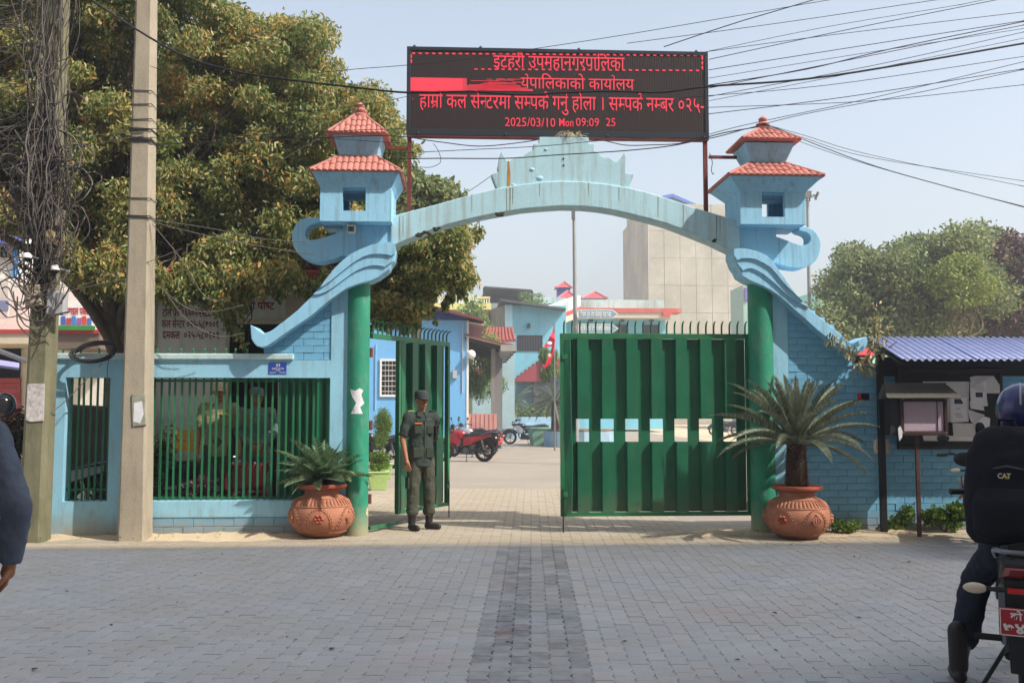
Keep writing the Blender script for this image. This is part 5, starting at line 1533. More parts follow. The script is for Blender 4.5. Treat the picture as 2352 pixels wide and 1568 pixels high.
def clump_points(centres, n_each, rg, shell=0.55):
    """points in ellipsoidal clumps, more of them near the surface; centres: (x,y,z,rx,ry,rz)"""
    out = []
    for c in centres:
        m_ = int(n_each*c[3]*c[5]*4)
        q = rg.normal(size=(m_, 3)); q /= np.linalg.norm(q, axis=1)[:, None]
        r = (shell+(1-shell)*rg.random(m_))**0.8
        r *= 0.85+0.25*rg.random(m_)
        out.append(np.array(c[:3])+q*r[:, None]*np.array(c[3:6]))
    return np.concatenate(out)
def inside(px, py, pl):
    ok = False
    for i in range(len(pl)):
        (x1, y1), (x2, y2) = pl[i-1], pl[i]
        if (y1 > py) != (y2 > py) and px < (x2-x1)*(py-y1)/(y2-y1)+x1: ok = not ok
    return ok
def limb(mb, a, b, r0, r1, seed, n=7, wob=0.12):
    rn = random.Random(seed); a, b = Vector(a), Vector(b); pts = []
    for i in range(n+1):
        t = i/n; w = math.sin(math.pi*t)*wob*(b-a).length*0.5
        pts.append(a.lerp(b, t)+Vector((rn.gauss(0, 1), rn.gauss(0, 1), rn.gauss(0, 0.6)))*w*0.35)
    mb.tube(smooth_path(pts, 2), [r0+(r1-r0)*i/(2*n) for i in range(2*n+1)], 7)
    return pts
M_BARK = mat('bark', srgb(92,80,66), 0.95, 0.3, 6, 0.7, 25)
M_LEAF_BIG = leaf_mat('tree_leaves', [(0.0, srgb(94,118,60)), (0.40, srgb(130,144,76)), (0.66, srgb(162,158,94)), (0.86, srgb(192,176,118)), (0.97, srgb(218,192,120)), (1.0, srgb(220,170,94))], 0.42, 0.48, 0.5)
M_LEAF_PAR = leaf_mat('green_tree_leaves', [(0.0, srgb(88,108,66)), (0.5, srgb(124,138,86)), (0.85, srgb(152,158,106)), (1.0, srgb(178,176,128))], 0.5, 0.35)
M_LEAF_YEL = leaf_mat('lime_leaves', [(0.0, srgb(96,116,54)), (0.5, srgb(130,146,70)), (1.0, srgb(160,166,92))], 0.5, 0.35)
M_LEAF_PUR = leaf_mat('purple_leaves', [(0.0, srgb(48,34,36)), (0.5, srgb(78,54,54)), (0.85, srgb(112,80,72)), (1.0, srgb(140,108,92))], 0.5, 0.2)
M_LEAF_BUSH = leaf_mat('bush_leaves', [(0.0, srgb(60,88,34)), (0.5, srgb(104,136,52)), (1.0, srgb(150,170,84))], 0.5, 0.3)
M_LEAF_DRY = leaf_mat('dry_leaves', [(0.0, srgb(96,92,60)), (0.5, srgb(150,140,96)), (1.0, srgb(196,182,140))], 0.7, 0.2)
# ================================================================ trees
def pix_clumps(pl, n, y0, y1, r0, r1, seed, front_bias=1.5):
    rn = random.Random(seed)
    xs_ = [p[0] for p in pl]; ys_ = [p[1] for p in pl]
    out = []
    while len(out) < n:
        px, py = rn.uniform(min(xs_), max(xs_)), rn.uniform(min(ys_), max(ys_))
        if not inside(px, py, pl): continue
        Y = y0+(y1-y0)*rn.random()**front_bias
        p = P(px, py, Y); r = rn.uniform(r0, r1)
        out.append((p.x, p.y, p.z, r, r, r*rn.uniform(0.6, 0.9)))
    return out
def tree(name, label, base, pl, ncl, yr, rr, dens, size, mt, seed, trunk_r, fork_z, group=None, droop=0.5, aspect=0.42, extra=None, nl=9, bark=None):
    t = thing(name, label, 'tree', base, 0, group)
    rg = np.random.default_rng(seed)
    cl = pix_clumps(pl, ncl, yr[0], yr[1], rr[0], rr[1], seed)
    if extra: cl += extra
    pts = clump_points(cl, dens, rg, 0.35)
    leaf_cloud('crown', pts, size, mt, t, droop, aspect, seed, base)
    mb = MB()
    b = Vector(base); f = b+Vector((RND.uniform(-0.1,0.1), 0, fork_z))
    limb(mb, b-Vector((0,0,0.05)), f, trunk_r, trunk_r*0.72, seed, 5, 0.06)
    mb.build('trunk', bark or M_BARK, t, smooth=True, angle=0)
    mb = MB()
    rn = random.Random(seed)
    for k in range(nl):
        c = cl[rn.randrange(len(cl))]
        e = Vector(c[:3])
        pts_ = limb(mb, f-Vector((0,0,rn.uniform(0, fork_z*0.12))), e, trunk_r*rn.uniform(0.3, 0.5), 0.015, seed*7+k, 7, 0.25)
        for q in range(4):
            c2 = min((cl[rn.randrange(len(cl))] for _ in range(6)), key=lambda z: (Vector(z[:3])-pts_[4]).length)
            limb(mb, pts_[3+q % 3], c2[:3], trunk_r*0.14, 0.008, seed*31+k*5+q, 5, 0.3)
    mb.build('limbs', bark or M_BARK, t, smooth=True, angle=0)
    return t
crown_pl = [(-180,-170),(300,-190),(470,-60),(520,2),(560,18),(615,50),(650,36),(700,44),(745,60),(752,84),(730,100),(735,118),(750,150),(800,190),(860,196),(900,235),(918,272),(922,318),(965,332),(955,352),(925,372),(900,400),(890,470),(880,520),(870,560),(835,570),(790,560),(765,600),(735,640),(700,640),(665,620),(640,650),(600,640),(560,655),(545,700),(520,690),(505,640),(450,640),(400,650),(360,640),(300,640),(260,610),(230,640),(190,590),(150,560),(60,540),(-180,520)]
bt = P(262, 1180, 2.6)
big_tree = tree('leafy_tree', 'huge dense tree with yellowing leaves hanging over the police post', (bt.x, 2.6, 0), crown_pl, 420, (1.5, 5.6), (0.24, 0.46), 1500, 0.082, M_LEAF_BIG, 31, 0.26, 2.5, None, 0.75, 0.40, nl=16)
sprays = [(205,640,.2),(232,655,.22),(258,640,.2),(290,660,.22),(372,655,.24),(392,672,.2),(420,664,.2),(405,690,.12),(452,668,.2),(480,676,.2),(505,690,.2),(520,712,.16),(528,740,.12),(545,700,.2),(556,672,.2),(548,762,.09),(560,790,.06),(600,652,.2),(640,662,.16),(690,648,.2),(712,664,.18),(738,660,.2),(724,690,.1),(752,640,.2),(470,640,.26),(580,640,.26),(660,630,.26),(350,640,.3),(430,630,.3),(530,635,.3),(620,625,.28),(240,615,.3),(300,630,.3),(180,610,.3),(150,585,.3),(130,600,.2)]
cur = []; nz = lambda a, b: 0.5+0.5*math.sin(a*0.011+1.3*math.sin(b*0.013))*math.cos(b*0.017+a*0.004)
while len(cur) < 150000:
    a_, b_ = RND.uniform(-180, 1000), RND.uniform(-190, 720)
    if not inside(a_, b_, crown_pl): continue
    p_ = P(a_, b_, 1.7+1.3*nz(a_, b_)+0.7*nz(a_*3.1+40, b_*2.7)+abs(RND.gauss(0, 0.45))); cur.append(tuple(p_))
leaf_cloud('outer_leaves', np.array(cur), 0.082, M_LEAF_BIG, big_tree, 0.75, 0.40, 46, big_tree.location)
cl_ = []
for a_, b_, r_ in sprays:
    p_ = P(a_, b_, RND.uniform(1.05, 1.42)); cl_.append((p_.x, p_.y, p_.z, r_*0.8, r_*0.6, r_))
for a_, b_, r_ in [(1078,640,.13),(1060,668,.12),(1035,680,.12),(1020,700,.08),(985,712,.12),(960,742,.08),(1000,735,.05),(948,745,.1),(930,748,.12),(1092,540,.12),(1102,528,.08)]:
    p_ = P(a_, b_, RND.uniform(1.6, 2.4)); cl_.append((p_.x, p_.y, p_.z, r_*0.8, r_*0.6, r_))
leaf_cloud('hanging_sprays', clump_points(cl_, 2300, np.random.default_rng(5), 0.2), 0.085, M_LEAF_BIG, big_tree, 1.1, 0.40, 45, big_tree.location)
mb = MB()
for k_, c_ in enumerate(cl_): limb(mb, (c_[0]+RND.uniform(-.2,.2), c_[1]+1.2, c_[2]+RND.uniform(0.6,1.2)), c_[:3], 0.016, 0.005, 600+k_, 5, 0.2)
mb.build('twigs', M_BARK, big_tree, kind='stuff')
arm_pl = [(860,560),(900,575),(990,535),(1050,522),(1106,522),(1092,545),(1060,570),(1048,600),(1070,636),(1050,652),(1010,640),(990,668),(962,690),(940,728),(905,735),(862,745),(852,700),(856,640)]
ba = P(820, 1000, 3.4)
tree('leafy_tree', 'leafy boughs hanging under the left end of the arch above the open leaf', (ba.x-0.5, 3.6, 0), arm_pl, 80, (1.6, 4.4), (0.16, 0.32), 2100, 0.085, M_LEAF_BIG, 32, 0.12, 2.7, None, 0.75, 0.40, nl=6)
far_pl = [(905,420),(945,412),(985,420),(1000,440),(1030,430),(1050,422),(1048,445),(1025,462),(1060,480),(1060,520),(900,560)]
bf = P(960, 1000, 11)
tree('leafy_tree', 'darker tree top rising behind the left end of the arch', (bf.x, 11, 0), far_pl, 36, (9.5, 13), (0.35, 0.6), 420, 0.14, M_LEAF_PAR, 33, 0.16, 3.5, None, 0.3, 0.45, nl=5)
rt_pl = [(1880,712),(1888,650),(1935,612),(1948,575),(1985,580),(2030,556),(2075,560),(2105,540),(2150,538),(2185,545),(2225,538),(2262,552),(2290,590),(2300,650),(2310,720),(2300,785),(2200,795),(2060,790),(1950,792),(1905,770)]
br = P(2120, 1000, 24)
tree('leafy_tree', 'broad rounded green tree behind the corrugated canopy', (br.x, 24, 0), rt_pl, 150, (20, 29), (0.55, 1.15), 330, 0.15, M_LEAF_PAR, 34, 0.28, 3.2, None, 0.2, 0.5, nl=12)
lime_pl = [(2150,640),(2185,600),(2225,596),(2262,640),(2280,680),(2230,690),(2165,690)]
bl = P(2215, 1000, 19)
tree('leafy_tree', 'small lime green tree in front of the purple one', (bl.x, 19, 0), lime_pl, 30, (18, 21), (0.35, 0.7), 420, 0.12, M_LEAF_YEL, 35, 0.12, 3.5, None, 0.2, 0.5, nl=6)
pu_pl = [(2200,590),(2230,556),(2275,546),(2330,556),(2400,575),(2560,620),(2560,795),(2225,795),(2225,700),(2270,690),(2285,650),(2250,600)]
bp = P(2360, 1000, 25)
tree('leafy_tree', 'dark purple leaved tree at the right edge behind the canopy', (bp.x, 25, 0), pu_pl, 110, (21, 28), (0.6, 1.1), 300, 0.15, M_LEAF_PUR, 36, 0.25, 2.6, None, 0.2, 0.5, nl=10)

# ================================================================ smaller plants
def bush(name, label, cat, c, r, n, size, mt, seed, stem=True, droop=0.0, aspect=0.4, group=None, shell=0.3, local_clumps=8):
    t = thing(name, label, cat, (c[0], c[1], c[2]-r[2]), 0, group)
    rn = random.Random(seed); rg = np.random.default_rng(seed)
    cl = []
    for k in range(local_clumps):
        a = rn.uniform(0, 6.28); q = rn.random()**0.5*0.6; h = rn.uniform(-0.6, 0.65)
        cl.append((c[0]+r[0]*q*math.cos(a), c[1]+r[1]*q*math.sin(a), c[2]+r[2]*h, r[0]*0.45, r[1]*0.45, r[2]*0.38))
    tot = sum(z[3]*z[5]*4 for z in cl)
    pts = clump_points(cl, n/max(tot, 1e-6), rg, shell)
    leaf_cloud('foliage', pts, size, mt, t, droop, aspect, seed, t.location)
    if stem:
        mb = MB()
        for k in range(5):
            z = cl[k % len(cl)]
            limb(mb, (c[0]+rn.uniform(-0.03,0.03), c[1], c[2]-r[2]), z[:3], 0.012, 0.005, seed+k, 4, 0.2)
        mb.build('stems', M_BARK, t)
    return t
def tub(label, px, py, w, h, col, group=None, name='plastic_pot'):
    g = G(px, py)
    t = thing(name, label, 'pot', (g.x, g.y+w/2, 0), 0.15, group)
    q = w/2
    mb = MB(); mb.hull8([(-q*0.75,-q*0.75,0),(q*0.75,-q*0.75,0),(q*0.75,q*0.75,0),(-q*0.75,q*0.75,0)], [(-q,-q,h*0.9),(q,-q,h*0.9),(q,q,h*0.9),(-q,q,h*0.9)]); mb.build('body', mat('tub_%d%d%d' % col, srgb(*col), 0.6, 0.1, 4, dirt=srgb(150,140,110), dirt_amt=0.5, dirt_scale=(4,4,4)), t, local=True, bevel=0.01)
    mb = MB(); mb.box(-q*1.08, q*1.08, -q*1.08, q*1.08, h*0.9, h); mb.build('rim', mat('tub_%d%d%d' % col, srgb(*col)), t, local=True, bevel=0.01)
    return t, g
t1, g1 = tub('pale green square plastic pot with a low round bush by the left column', 866, 1126, 0.40, 0.36, (168,196,120))
bush('potted_bush', 'low round bright green bush in the front plastic pot', 'bush', (g1.x+0.02, g1.y+0.2, 0.56), (0.28,0.26,0.22), 2600, 0.045, M_LEAF_BUSH, 41, group=None)
t2, g2 = tub('pale green plastic pot behind the front one holding a tall shrub', 880, 1100, 0.36, 0.34, (160,190,120))
bush('potted_shrub', 'tall feathery shrub between the left column and the open leaf', 'shrub', (g2.x-0.05, g2.y+0.3, 1.12), (0.34,0.32,0.62), 5200, 0.05, M_LEAF_BUSH, 42, droop=-0.3, aspect=0.25)
# weeds along the right wall
def weed(label, px, py, w, h, n, size, seed, mt, name='weed_patch', cat='weeds', Y=None):
    g = G(px, py); r = w/2
    return bush(name, label, cat, (g.x, g.y+0.08, h*0.5), (r, 0.12, h*0.55), n, size, mt, seed, True, 0.0, 0.45, None, 0.2, 10)
weed('low scruffy weeds at the foot of the wall right of the palm pot', 1945, 1228, 0.62, 0.16, 900, 0.045, 51, M_LEAF_BUSH)
weed('broad leaved green weed between the pot and the black post', 2048, 1222, 0.30, 0.16, 160, 0.11, 52, M_LEAF_BUSH)
weed('ferny bushy weeds left of the rusty case post', 2090, 1222, 0.36, 0.36, 900, 0.055, 53, M_LEAF_BUSH)
weed('largest ferny weed clump right of the rusty case post', 2180, 1226, 0.62, 0.46, 1900, 0.06, 54, M_LEAF_BUSH)
# withered creeper on the tip of the right wing
cp = [(1925,770),(1945,800),(1975,822),(2005,835)]
tc_ = P(1965, 800, -0.28)
cr = thing('dry_creeper', 'withered creeper trailing over the tip of the right wing', 'creeper', (tc_.x, -0.28, tc_.z))
mb = MB()
stems = [[(1935,800),(1960,815),(1985,838),(2005,845)], [(1975,842),(2005,800),(2020,770),(2028,750)], [(1990,830),(2030,805),(2060,785)], [(1945,808),(1920,785),(1905,778)], [(2010,770),(2008,745),(2012,720),(2006,700)]]
pts_ = []
for k, s_ in enumerate(stems):
    w_ = smooth_path([P(a, b, -0.30-0.03*k) for a, b in s_], 6); mb.tube(w_, 0.006, 5)
    for q in w_[::1]: pts_.append(q)
mb.build('stems', M_BARK, cr)
rg = np.random.default_rng(77); arr = np.array([tuple(p) for p in pts_]); arr = arr[rg.integers(0, len(arr), 240)]+rg.normal(size=(240, 3))*0.045
leaf_cloud('leaves', arr, 0.085, M_LEAF_DRY, cr, 1.2, 0.35, 78, cr.location, kind=None)
# leaf litter on the road: each lies flat
rn = random.Random(99); pts_ = []
mb = MB()
for k in range(150):
    if k < 80: x, y = rn.uniform(-5.5, 5.5), rn.uniform(-0.75, -0.2)
    else: x, y = rn.uniform(-4.5, 4.5), rn.uniform(-6.5, -0.9)
    if -1.9 < x < 2.9 and y > -0.9 and k < 80: x = rn.choice((-1, 1))*rn.uniform(3.0, 5.5)
    a = rn.uniform(0, 6.28); l = rn.uniform(0.02, 0.055); w = l*0.4; z = 0.012+(0.05 if k < 80 else 0)
    d = Vector((math.cos(a), math.sin(a), rn.uniform(-0.1, 0.3))); s_ = Vector((-math.sin(a), math.cos(a), 0.2))
    p = Vector((x, y, z))
    mb.add([p, p+d*l*0.5+s_*w, p+d*l, p+d*l*0.5-s_*w+Vector((0,0,0.01))], [(0,1,2,3)])
o = mb.build('leaf_litter', mat('litter', srgb(80,66,50), 0.9, 0.5, 9), kind='stuff')
o['label'] = 'dry fallen leaves scattered on the road and sand'

# ================================================================ people
def organic(mb, name, mt, parent, voxel=0.011, smooth=4, label=None, sub=0):
    o = mb.build(name, mt, parent, smooth=True, local=True, angle=0)
    r = o.modifiers.new('remesh', 'REMESH'); r.mode = 'VOXEL'; r.voxel_size = voxel; r.use_smooth_shade = True
    s_ = o.modifiers.new('smooth', 'SMOOTH'); s_.iterations = smooth; s_.factor = 0.5
    if label: o['label'] = label
    if name in ('shirt', 'jacket', 'trousers', 'main_bag', 'front_pocket'):       # creases
        tx = bpy.data.textures.get('creases') or bpy.data.textures.new('creases', 'CLOUDS')
        tx.noise_scale = 0.085; tx.noise_depth = 2
        d_ = o.modifiers.new('creases', 'DISPLACE'); d_.texture = tx; d_.texture_coords = 'LOCAL'; d_.strength = 0.030 if 'bag' not in name and 'pocket' not in name else 0.016; d_.mid_level = 0.5
    return o
def caps(mb, a, b, r0, r1, n=12, flat=1.0):
    a, b = Vector(a), Vector(b)
    mb.tube([a, a.lerp(b, 0.33), a.lerp(b, 0.66), b], [r0, r0+(r1-r0)*0.30, r0+(r1-r0)*0.66, r1], n, True, flat)
    mb.sph(a, r0, n, 8); mb.sph(b, r1, n, 8)
def hand(mb, wrist, d, palm_n, side, curl=0.5, k=1.0):
    """palm, five unequal fingers bent at the knuckles, thumb from the side of the palm"""
    d = Vector(d).normalized(); pn = Vector(palm_n); pn = (pn-d*pn.dot(d)).normalized(); s_ = d.cross(pn)*side
    w = Vector(wrist)
    caps(mb, w, w+d*0.045*k, 0.026*k, 0.030*k, 10)
    for q in (-0.024, -0.008, 0.009, 0.025):
        caps(mb, w+d*0.03*k+s_*q*0.7*k, w+d*0.085*k+s_*q*k, 0.0145*k, 0.0125*k, 8)
    for q, ln in ((-0.027, 0.062), (-0.009, 0.076), (0.009, 0.080), (0.027, 0.070)):
        p = w+d*0.085*k+s_*q*k
        a = curl*0.6
        for seg, fr in enumerate((0.45, 0.32, 0.23)):
            dd = (d*math.cos(a)+pn*math.sin(a)).normalized(); e = p+dd*ln*fr*k
            caps(mb, p, e, 0.0100*k-0.0008*seg, 0.0094*k-0.0009*seg, 8); p = e; a += curl*0.75
    p = w+d*0.030*k+s_*0.026*k
    for seg, ln in enumerate((0.034, 0.030, 0.024)):
        dd = (d*(0.55+0.25*seg)+s_*(0.75-0.28*seg)+pn*(0.25+0.2*seg)).normalized(); e = p+dd*ln*k
        caps(mb, p, e, 0.0125*k-0.001*seg, 0.011*k-0.001*seg, 8); p = e
STAND = dict(hip=0.93, l_hip=(0.085,0,0.90), r_hip=(-0.085,0,0.90), l_knee=(0.10,-0.02,0.49), r_knee=(-0.10,-0.02,0.49), l_ank=(0.11,0.02,0.09), r_ank=(-0.11,0.02,0.09),
             l_toe=(0.25,-1,0), r_toe=(-0.25,-1,0), waist=(0,0,1.05), chest=(0,0,1.28), neck=(0,0.0,1.47), head=(0,-0.015,1.615),
             l_sh=(0.185,0.0,1.405), r_sh=(-0.185,0.0,1.405), l_el=(0.245,0.02,1.13), r_el=(-0.245,0.02,1.13), l_wr=(0.25,-0.06,0.88), r_wr=(-0.25,-0.06,0.88), head_yaw=0.0)
M_SKIN = mat('skin_brown', srgb(158,106,78), 0.55, 0.06, 8, 0.05, 80)
M_HAIR = plain('hair_black', (0.012,0.01,0.01), 0.6)
def cloth(name, col, k=0.5): return mat(name, col, 0.92, 0.12, 7, k, 22, spec=0.15)
def person(label, loc, rz, pose=None, shirt=None, trouser=None, boot=None, sleeve='short', scale=1.0, cap=None, fine_hand=False, hands=True, no_head_gear=False, shirt_len=0.80, group=None):
    J = dict(STAND); J.update(pose or {})
    V = {k: (Vector(v) if isinstance(v, tuple) else v) for k, v in J.items()}
    t = thing('person', label, 'person', loc, rz, group); t.scale = (scale,)*3
    # one continuous body
    mb = MB()
    pel = (V['l_hip']+V['r_hip'])/2+Vector((0,0,0.04))
    caps(mb, pel, V['waist'], 0.115, 0.10); caps(mb, V['waist'], V['chest'], 0.10, 0.12); caps(mb, V['chest'], V['neck']-Vector((0,0,0.06)), 0.115, 0.07)
    caps(mb, V['neck']-Vector((0,0,0.04)), V['head']-Vector((0,-0.01,0.06)), 0.055, 0.052)
    for s_ in 'lr':
        caps(mb, V[s_+'_sh'], V[s_+'_el'], 0.050, 0.041); caps(mb, V[s_+'_el'], V[s_+'_wr'], 0.043, 0.028)
        caps(mb, V[s_+'_hip'], V[s_+'_knee'], 0.080, 0.056); caps(mb, V[s_+'_knee'], V[s_+'_ank'], 0.056, 0.040)
        caps(mb, V['chest']+Vector((0,0,0.08)), V[s_+'_sh'], 0.08, 0.055)
        if hands:
            d = V[s_+'_hd'] if s_+'_hd' in V else (V[s_+'_wr']-V[s_+'_el'])
            pn = V[s_+'_pn'] if s_+'_pn' in V else Vector((-1 if s_ == 'l' else 1, 0.25, 0))
            hand(mb, V[s_+'_wr'], d, pn, 1 if s_ == 'l' else -1, 0.45 if s_+'_curl' not in V else V[s_+'_curl'], 1.0)
    hy = V['head_yaw']; R3 = Matrix.Rotation(hy, 3, 'Z'); H = V['head']
    def hp(x, y, z): return H+R3 @ Vector((x, y, z))
    hd = MB()
    hd.sph((0,0,0.02), (0.076,0.096,0.098), 18, 12); hd.sph((0,-0.022,-0.05), (0.058,0.066,0.062), 14, 10); hd.sph((0,-0.055,-0.088), (0.030,0.030,0.022), 10, 7)
    hd.tube([(0,-0.088,0.012),(0,-0.105,-0.022),(0,-0.098,-0.036)], [0.010,0.014,0.013], 8); hd.sph((0,-0.104,-0.030), (0.017,0.013,0.011), 8, 6)
    for s_ in (-1, 1):
        hd.sph((s_*0.078,0.008,-0.005), (0.010,0.020,0.030), 8, 6); hd.sph((s_*0.036,-0.075,-0.018), (0.020,0.018,0.018), 8, 6)
    hd.sph((0,-0.088,-0.062), (0.024,0.012,0.007), 8, 6)
    hd.v = [tuple(hp(*v)) for v in hd.v]; mb.add(hd.v, hd.f)
    organic(mb, 'body', M_SKIN, t, 0.0062 if not fine_hand else 0.005, 2)
    f = MB()
    for s_ in (-1, 1): f.sph((s_*0.031,-0.084,0.004), (0.013,0.008,0.006), 8, 6); f.tube([(s_*0.014,-0.092,0.022),(s_*0.034,-0.089,0.027),(s_*0.052,-0.075,0.020)], 0.0045, 5)
    f.tube([(-0.024,-0.094,-0.062),(0,-0.100,-0.061),(0.024,-0.094,-0.062)], 0.003, 5)
    f.v = [tuple(hp(*v)) for v in f.v]; f.build('face_features', M_HAIR, t, local=True, kind='stuff')
    h = MB(); h.sph((0,0.012,0.030), (0.083,0.098,0.094), 18, 12)
    h.v = [v for v in h.v]; keep = MB()
    for fc in h.f:
        c = sum((Vector(h.v[i]) for i in fc), Vector())/len(fc)
        if c.z > 0.03+0.5*max(0, -c.y) or (c.y > 0.02 and c.z > -0.06): keep.add([h.v[i] for i in fc], [list(range(len(fc)))])
    keep.v = [tuple(hp(*v)) for v in keep.v]; keep.build('hair', M_HAIR, t, local=True, smooth=True)
    # clothes
    mb = MB()
    rings = []
    base = pel.copy(); base.z = shirt_len if shirt_len else pel.z
    spine = [(base+Vector((0,0,0)), 0.178, 0.132), (pel.lerp(V['waist'], 0.6), 0.170, 0.125), (V['waist'].lerp(V['chest'], 0.4), 0.168, 0.122), (V['chest'], 0.190, 0.132), (V['chest'].lerp(V['neck'], 0.5), 0.180, 0.118), (V['chest'].lerp(V['neck'], 0.82), 0.115, 0.085), (V['neck']+Vector((0,0,0.012)), 0.066, 0.066)]
    if not shirt_len: spine = spine[1:]
    mb.eloft([(p.x, p.y, p.z, a, b) for p, a, b in spine], 20)
    for s_ in 'lr':
        sh, el_, wr = V[s_+'_sh'], V[s_+'_el'], V[s_+'_wr']
        caps(mb, V['chest']+Vector((0,0,0.07)), sh, 0.095, 0.074)
        if sleeve == 'short':
            e = sh.lerp(el_, 0.86); caps(mb, sh, sh.lerp(el_, 0.5), 0.074, 0.070); mb.tube([sh.lerp(el_, 0.5), e], [0.070, 0.066], 14)
        else:
            caps(mb, sh, el_, 0.076, 0.062); mb.tube([el_, el_.lerp(wr, 0.5), wr.lerp(el_, 0.02)], [0.062, 0.054, 0.046], 14)
    organic(mb, 'shirt' if sleeve == 'short' else 'jacket', shirt, t, 0.0105, 4)
    mb = MB()
    caps(mb, pel+Vector((0,0,0.06)), pel-Vector((0,0,0.02)), 0.135, 0.130)
    mb.sph(pel, (0.165, 0.125, 0.11), 16, 10)
    for s_ in 'lr':
        hp_, kn, an = V[s_+'_hip'], V[s_+'_knee'], V[s_+'_ank']
        caps(mb, hp_, kn, 0.106, 0.082); caps(mb, kn, kn.lerp(an, 0.55), 0.082, 0.078); mb.tube([kn.lerp(an, 0.55), kn.lerp(an, 0.68), kn.lerp(an, 0.76)], [0.078, 0.084, 0.064], 14)
    organic(mb, 'trousers', trouser, t, 0.0105, 4)
    for s_ in 'lr':
        an = V[s_+'_ank']; td = V[s_+'_toe'].normalized()
        mb = MB()
        caps(mb, an+Vector((0,0,0.20)), an, 0.056, 0.052)
        heel = an+Vector((0,0,-0.048))-td*0.03; toe = an+Vector((0,0,-0.052))+td*0.15
        caps(mb, heel, heel.lerp(toe, 0.55), 0.040, 0.043); caps(mb, heel.lerp(toe, 0.55), toe, 0.043, 0.036)
        mb.v = [(x, y, max(z, an.z-0.085)) for x, y, z in mb.v]
        organic(mb, 'boot', boot, t, 0.008, 2)
    if cap:
        mb = MB(); c2 = MB()
        mb.eloft([(0,0.005,0.028,0.092,0.108),(0,0.005,0.070,0.095,0.110),(0,0.008,0.112,0.084,0.098),(0,0.008,0.128,0.055,0.066),(0,0.008,0.132,0.01,0.01)], 20)
        mb.v = [tuple(hp(*v)) for v in mb.v]; cc_ = mb.build('cap', cap, t, smooth=True, local=True)
        n = 12; vs = []
        for k in range(n+1):
            a = math.pi*(1.13+0.74*k/n); x, y = 0.088*math.cos(a), 0.005+0.106*math.sin(a)
            vs.append((x, y, 0.036)); vs.append((x*0.92, y-0.062*math.sin(math.pi*k/n)**0.7, 0.018))
        c2.add(vs+[(a, b, c-0.007) for a, b, c in vs], [(2*k, 2*k+1, 2*k+3, 2*k+2) for k in range(n)]+[(2*k+2*n+2, 2*k+2*n+4, 2*k+2*n+5, 2*k+2*n+3) for k in range(n)]+[(2*k+1, 2*k+1+2*n+2, 2*k+3+2*n+2, 2*k+3) for k in range(n)])
        c2.v = [tuple(hp(*v)) for v in c2.v]; c2.build('brim', cap, cc_, local=True)
    return t, V
C_OLIVE = cloth('uniform_olive', srgb(76,77,66)); C_OLIVE_S = cloth('uniform_shirt', srgb(62,70,66)); C_CAP = cloth('cap_grey', srgb(64,70,68)); C_BOOT = mat('boot_black', srgb(38,34,32), 0.5, 0.15, 9, 0.2, 30)
gd = P(966, 1203, 0.46); gd.z = 0
pose = dict(l_el=(0.235,0.12,1.15), l_wr=(0.14,0.20,1.06), r_el=(-0.262,0.0,1.13), r_wr=(-0.235,-0.10,0.885), r_ank=(-0.13,-0.02,0.09), l_ank=(0.13,0.03,0.09), r_knee=(-0.115,-0.03,0.49), l_knee=(0.115,-0.02,0.49), r_toe=(0.25,-1,0), l_toe=(0.75,-0.8,0), head_yaw=rad(12), r_pn=(0.6,0.8,0))
guard, V = person('standing guard in olive uniform and grey cap before the open gate leaf', (gd.x, gd.y, 0), rad(20), pose, C_OLIVE_S, C_OLIVE, C_BOOT, 'short', 1.03, C_CAP, True, shirt_len=0.79)
guard.scale = (0.955, 0.955, 1.03)
def bits(t, lst):
    for nm, mt, (x0, x1, y0, y1, z0, z1) in lst:
        mb = MB(); mb.bevbox(x0, x1, y0, y1, z0, z1, min(0.006, (y1-y0)*0.4)); mb.build(nm, mt, t, local=True)
C_POCK = cloth('uniform_pocket', srgb(60,66,58)); M_ORANGE = plain('badge_orange', srgb(176,96,40), 0.8); M_YEL = plain('epaulette_yellow', srgb(180,160,70), 0.8)
bits(guard, [('chest_pocket', C_POCK, (-0.135,-0.03,-0.136,-0.10,1.20,1.30)), ('chest_pocket', C_POCK, (0.04,0.135,-0.136,-0.10,1.20,1.30)), ('name_badge', M_ORANGE, (-0.135,-0.035,-0.141,-0.11,1.315,1.338)),
             ('jacket_pocket', C_POCK, (-0.15,-0.02,-0.135,-0.10,0.90,1.03)), ('jacket_pocket', C_POCK, (0.03,0.14,-0.135,-0.10,0.90,1.03)), ('placket', C_POCK, (0.0,0.022,-0.136,-0.11,0.84,1.36)),
             ('epaulette', M_YEL, (-0.20,-0.115,-0.045,0.03,1.475,1.49)), ('epaulette', C_POCK, (0.115,0.20,-0.045,0.03,1.475,1.49)), ('thigh_pocket', C_POCK, (-0.205,-0.15,-0.07,0.05,0.52,0.66)), ('thigh_pocket', C_POCK, (0.15,0.20,-0.07,0.05,0.52,0.66)),
             ('belt_radio', M_BLACK, (0.17,0.21,-0.10,-0.05,1.12,1.30))])
mb = MB(); mb.tube([(0.20,-0.10,1.25),(0.23,-0.13,1.36)], 0.006, 6); mb.build('radio_aerial', M_BLACK, guard, local=True)
for s_ in (-1, 1):
    mb = MB(); mb.add([(s_*0.012,-0.075,1.475),(s_*0.075,-0.055,1.475),(s_*0.085,-0.10,1.425),(s_*0.03,-0.125,1.40)], [(0,1,2,3)]); o = mb.build('collar', C_POCK, guard, local=True); sm = o.modifiers.new('thickness', 'SOLIDIFY'); sm.thickness = 0.008
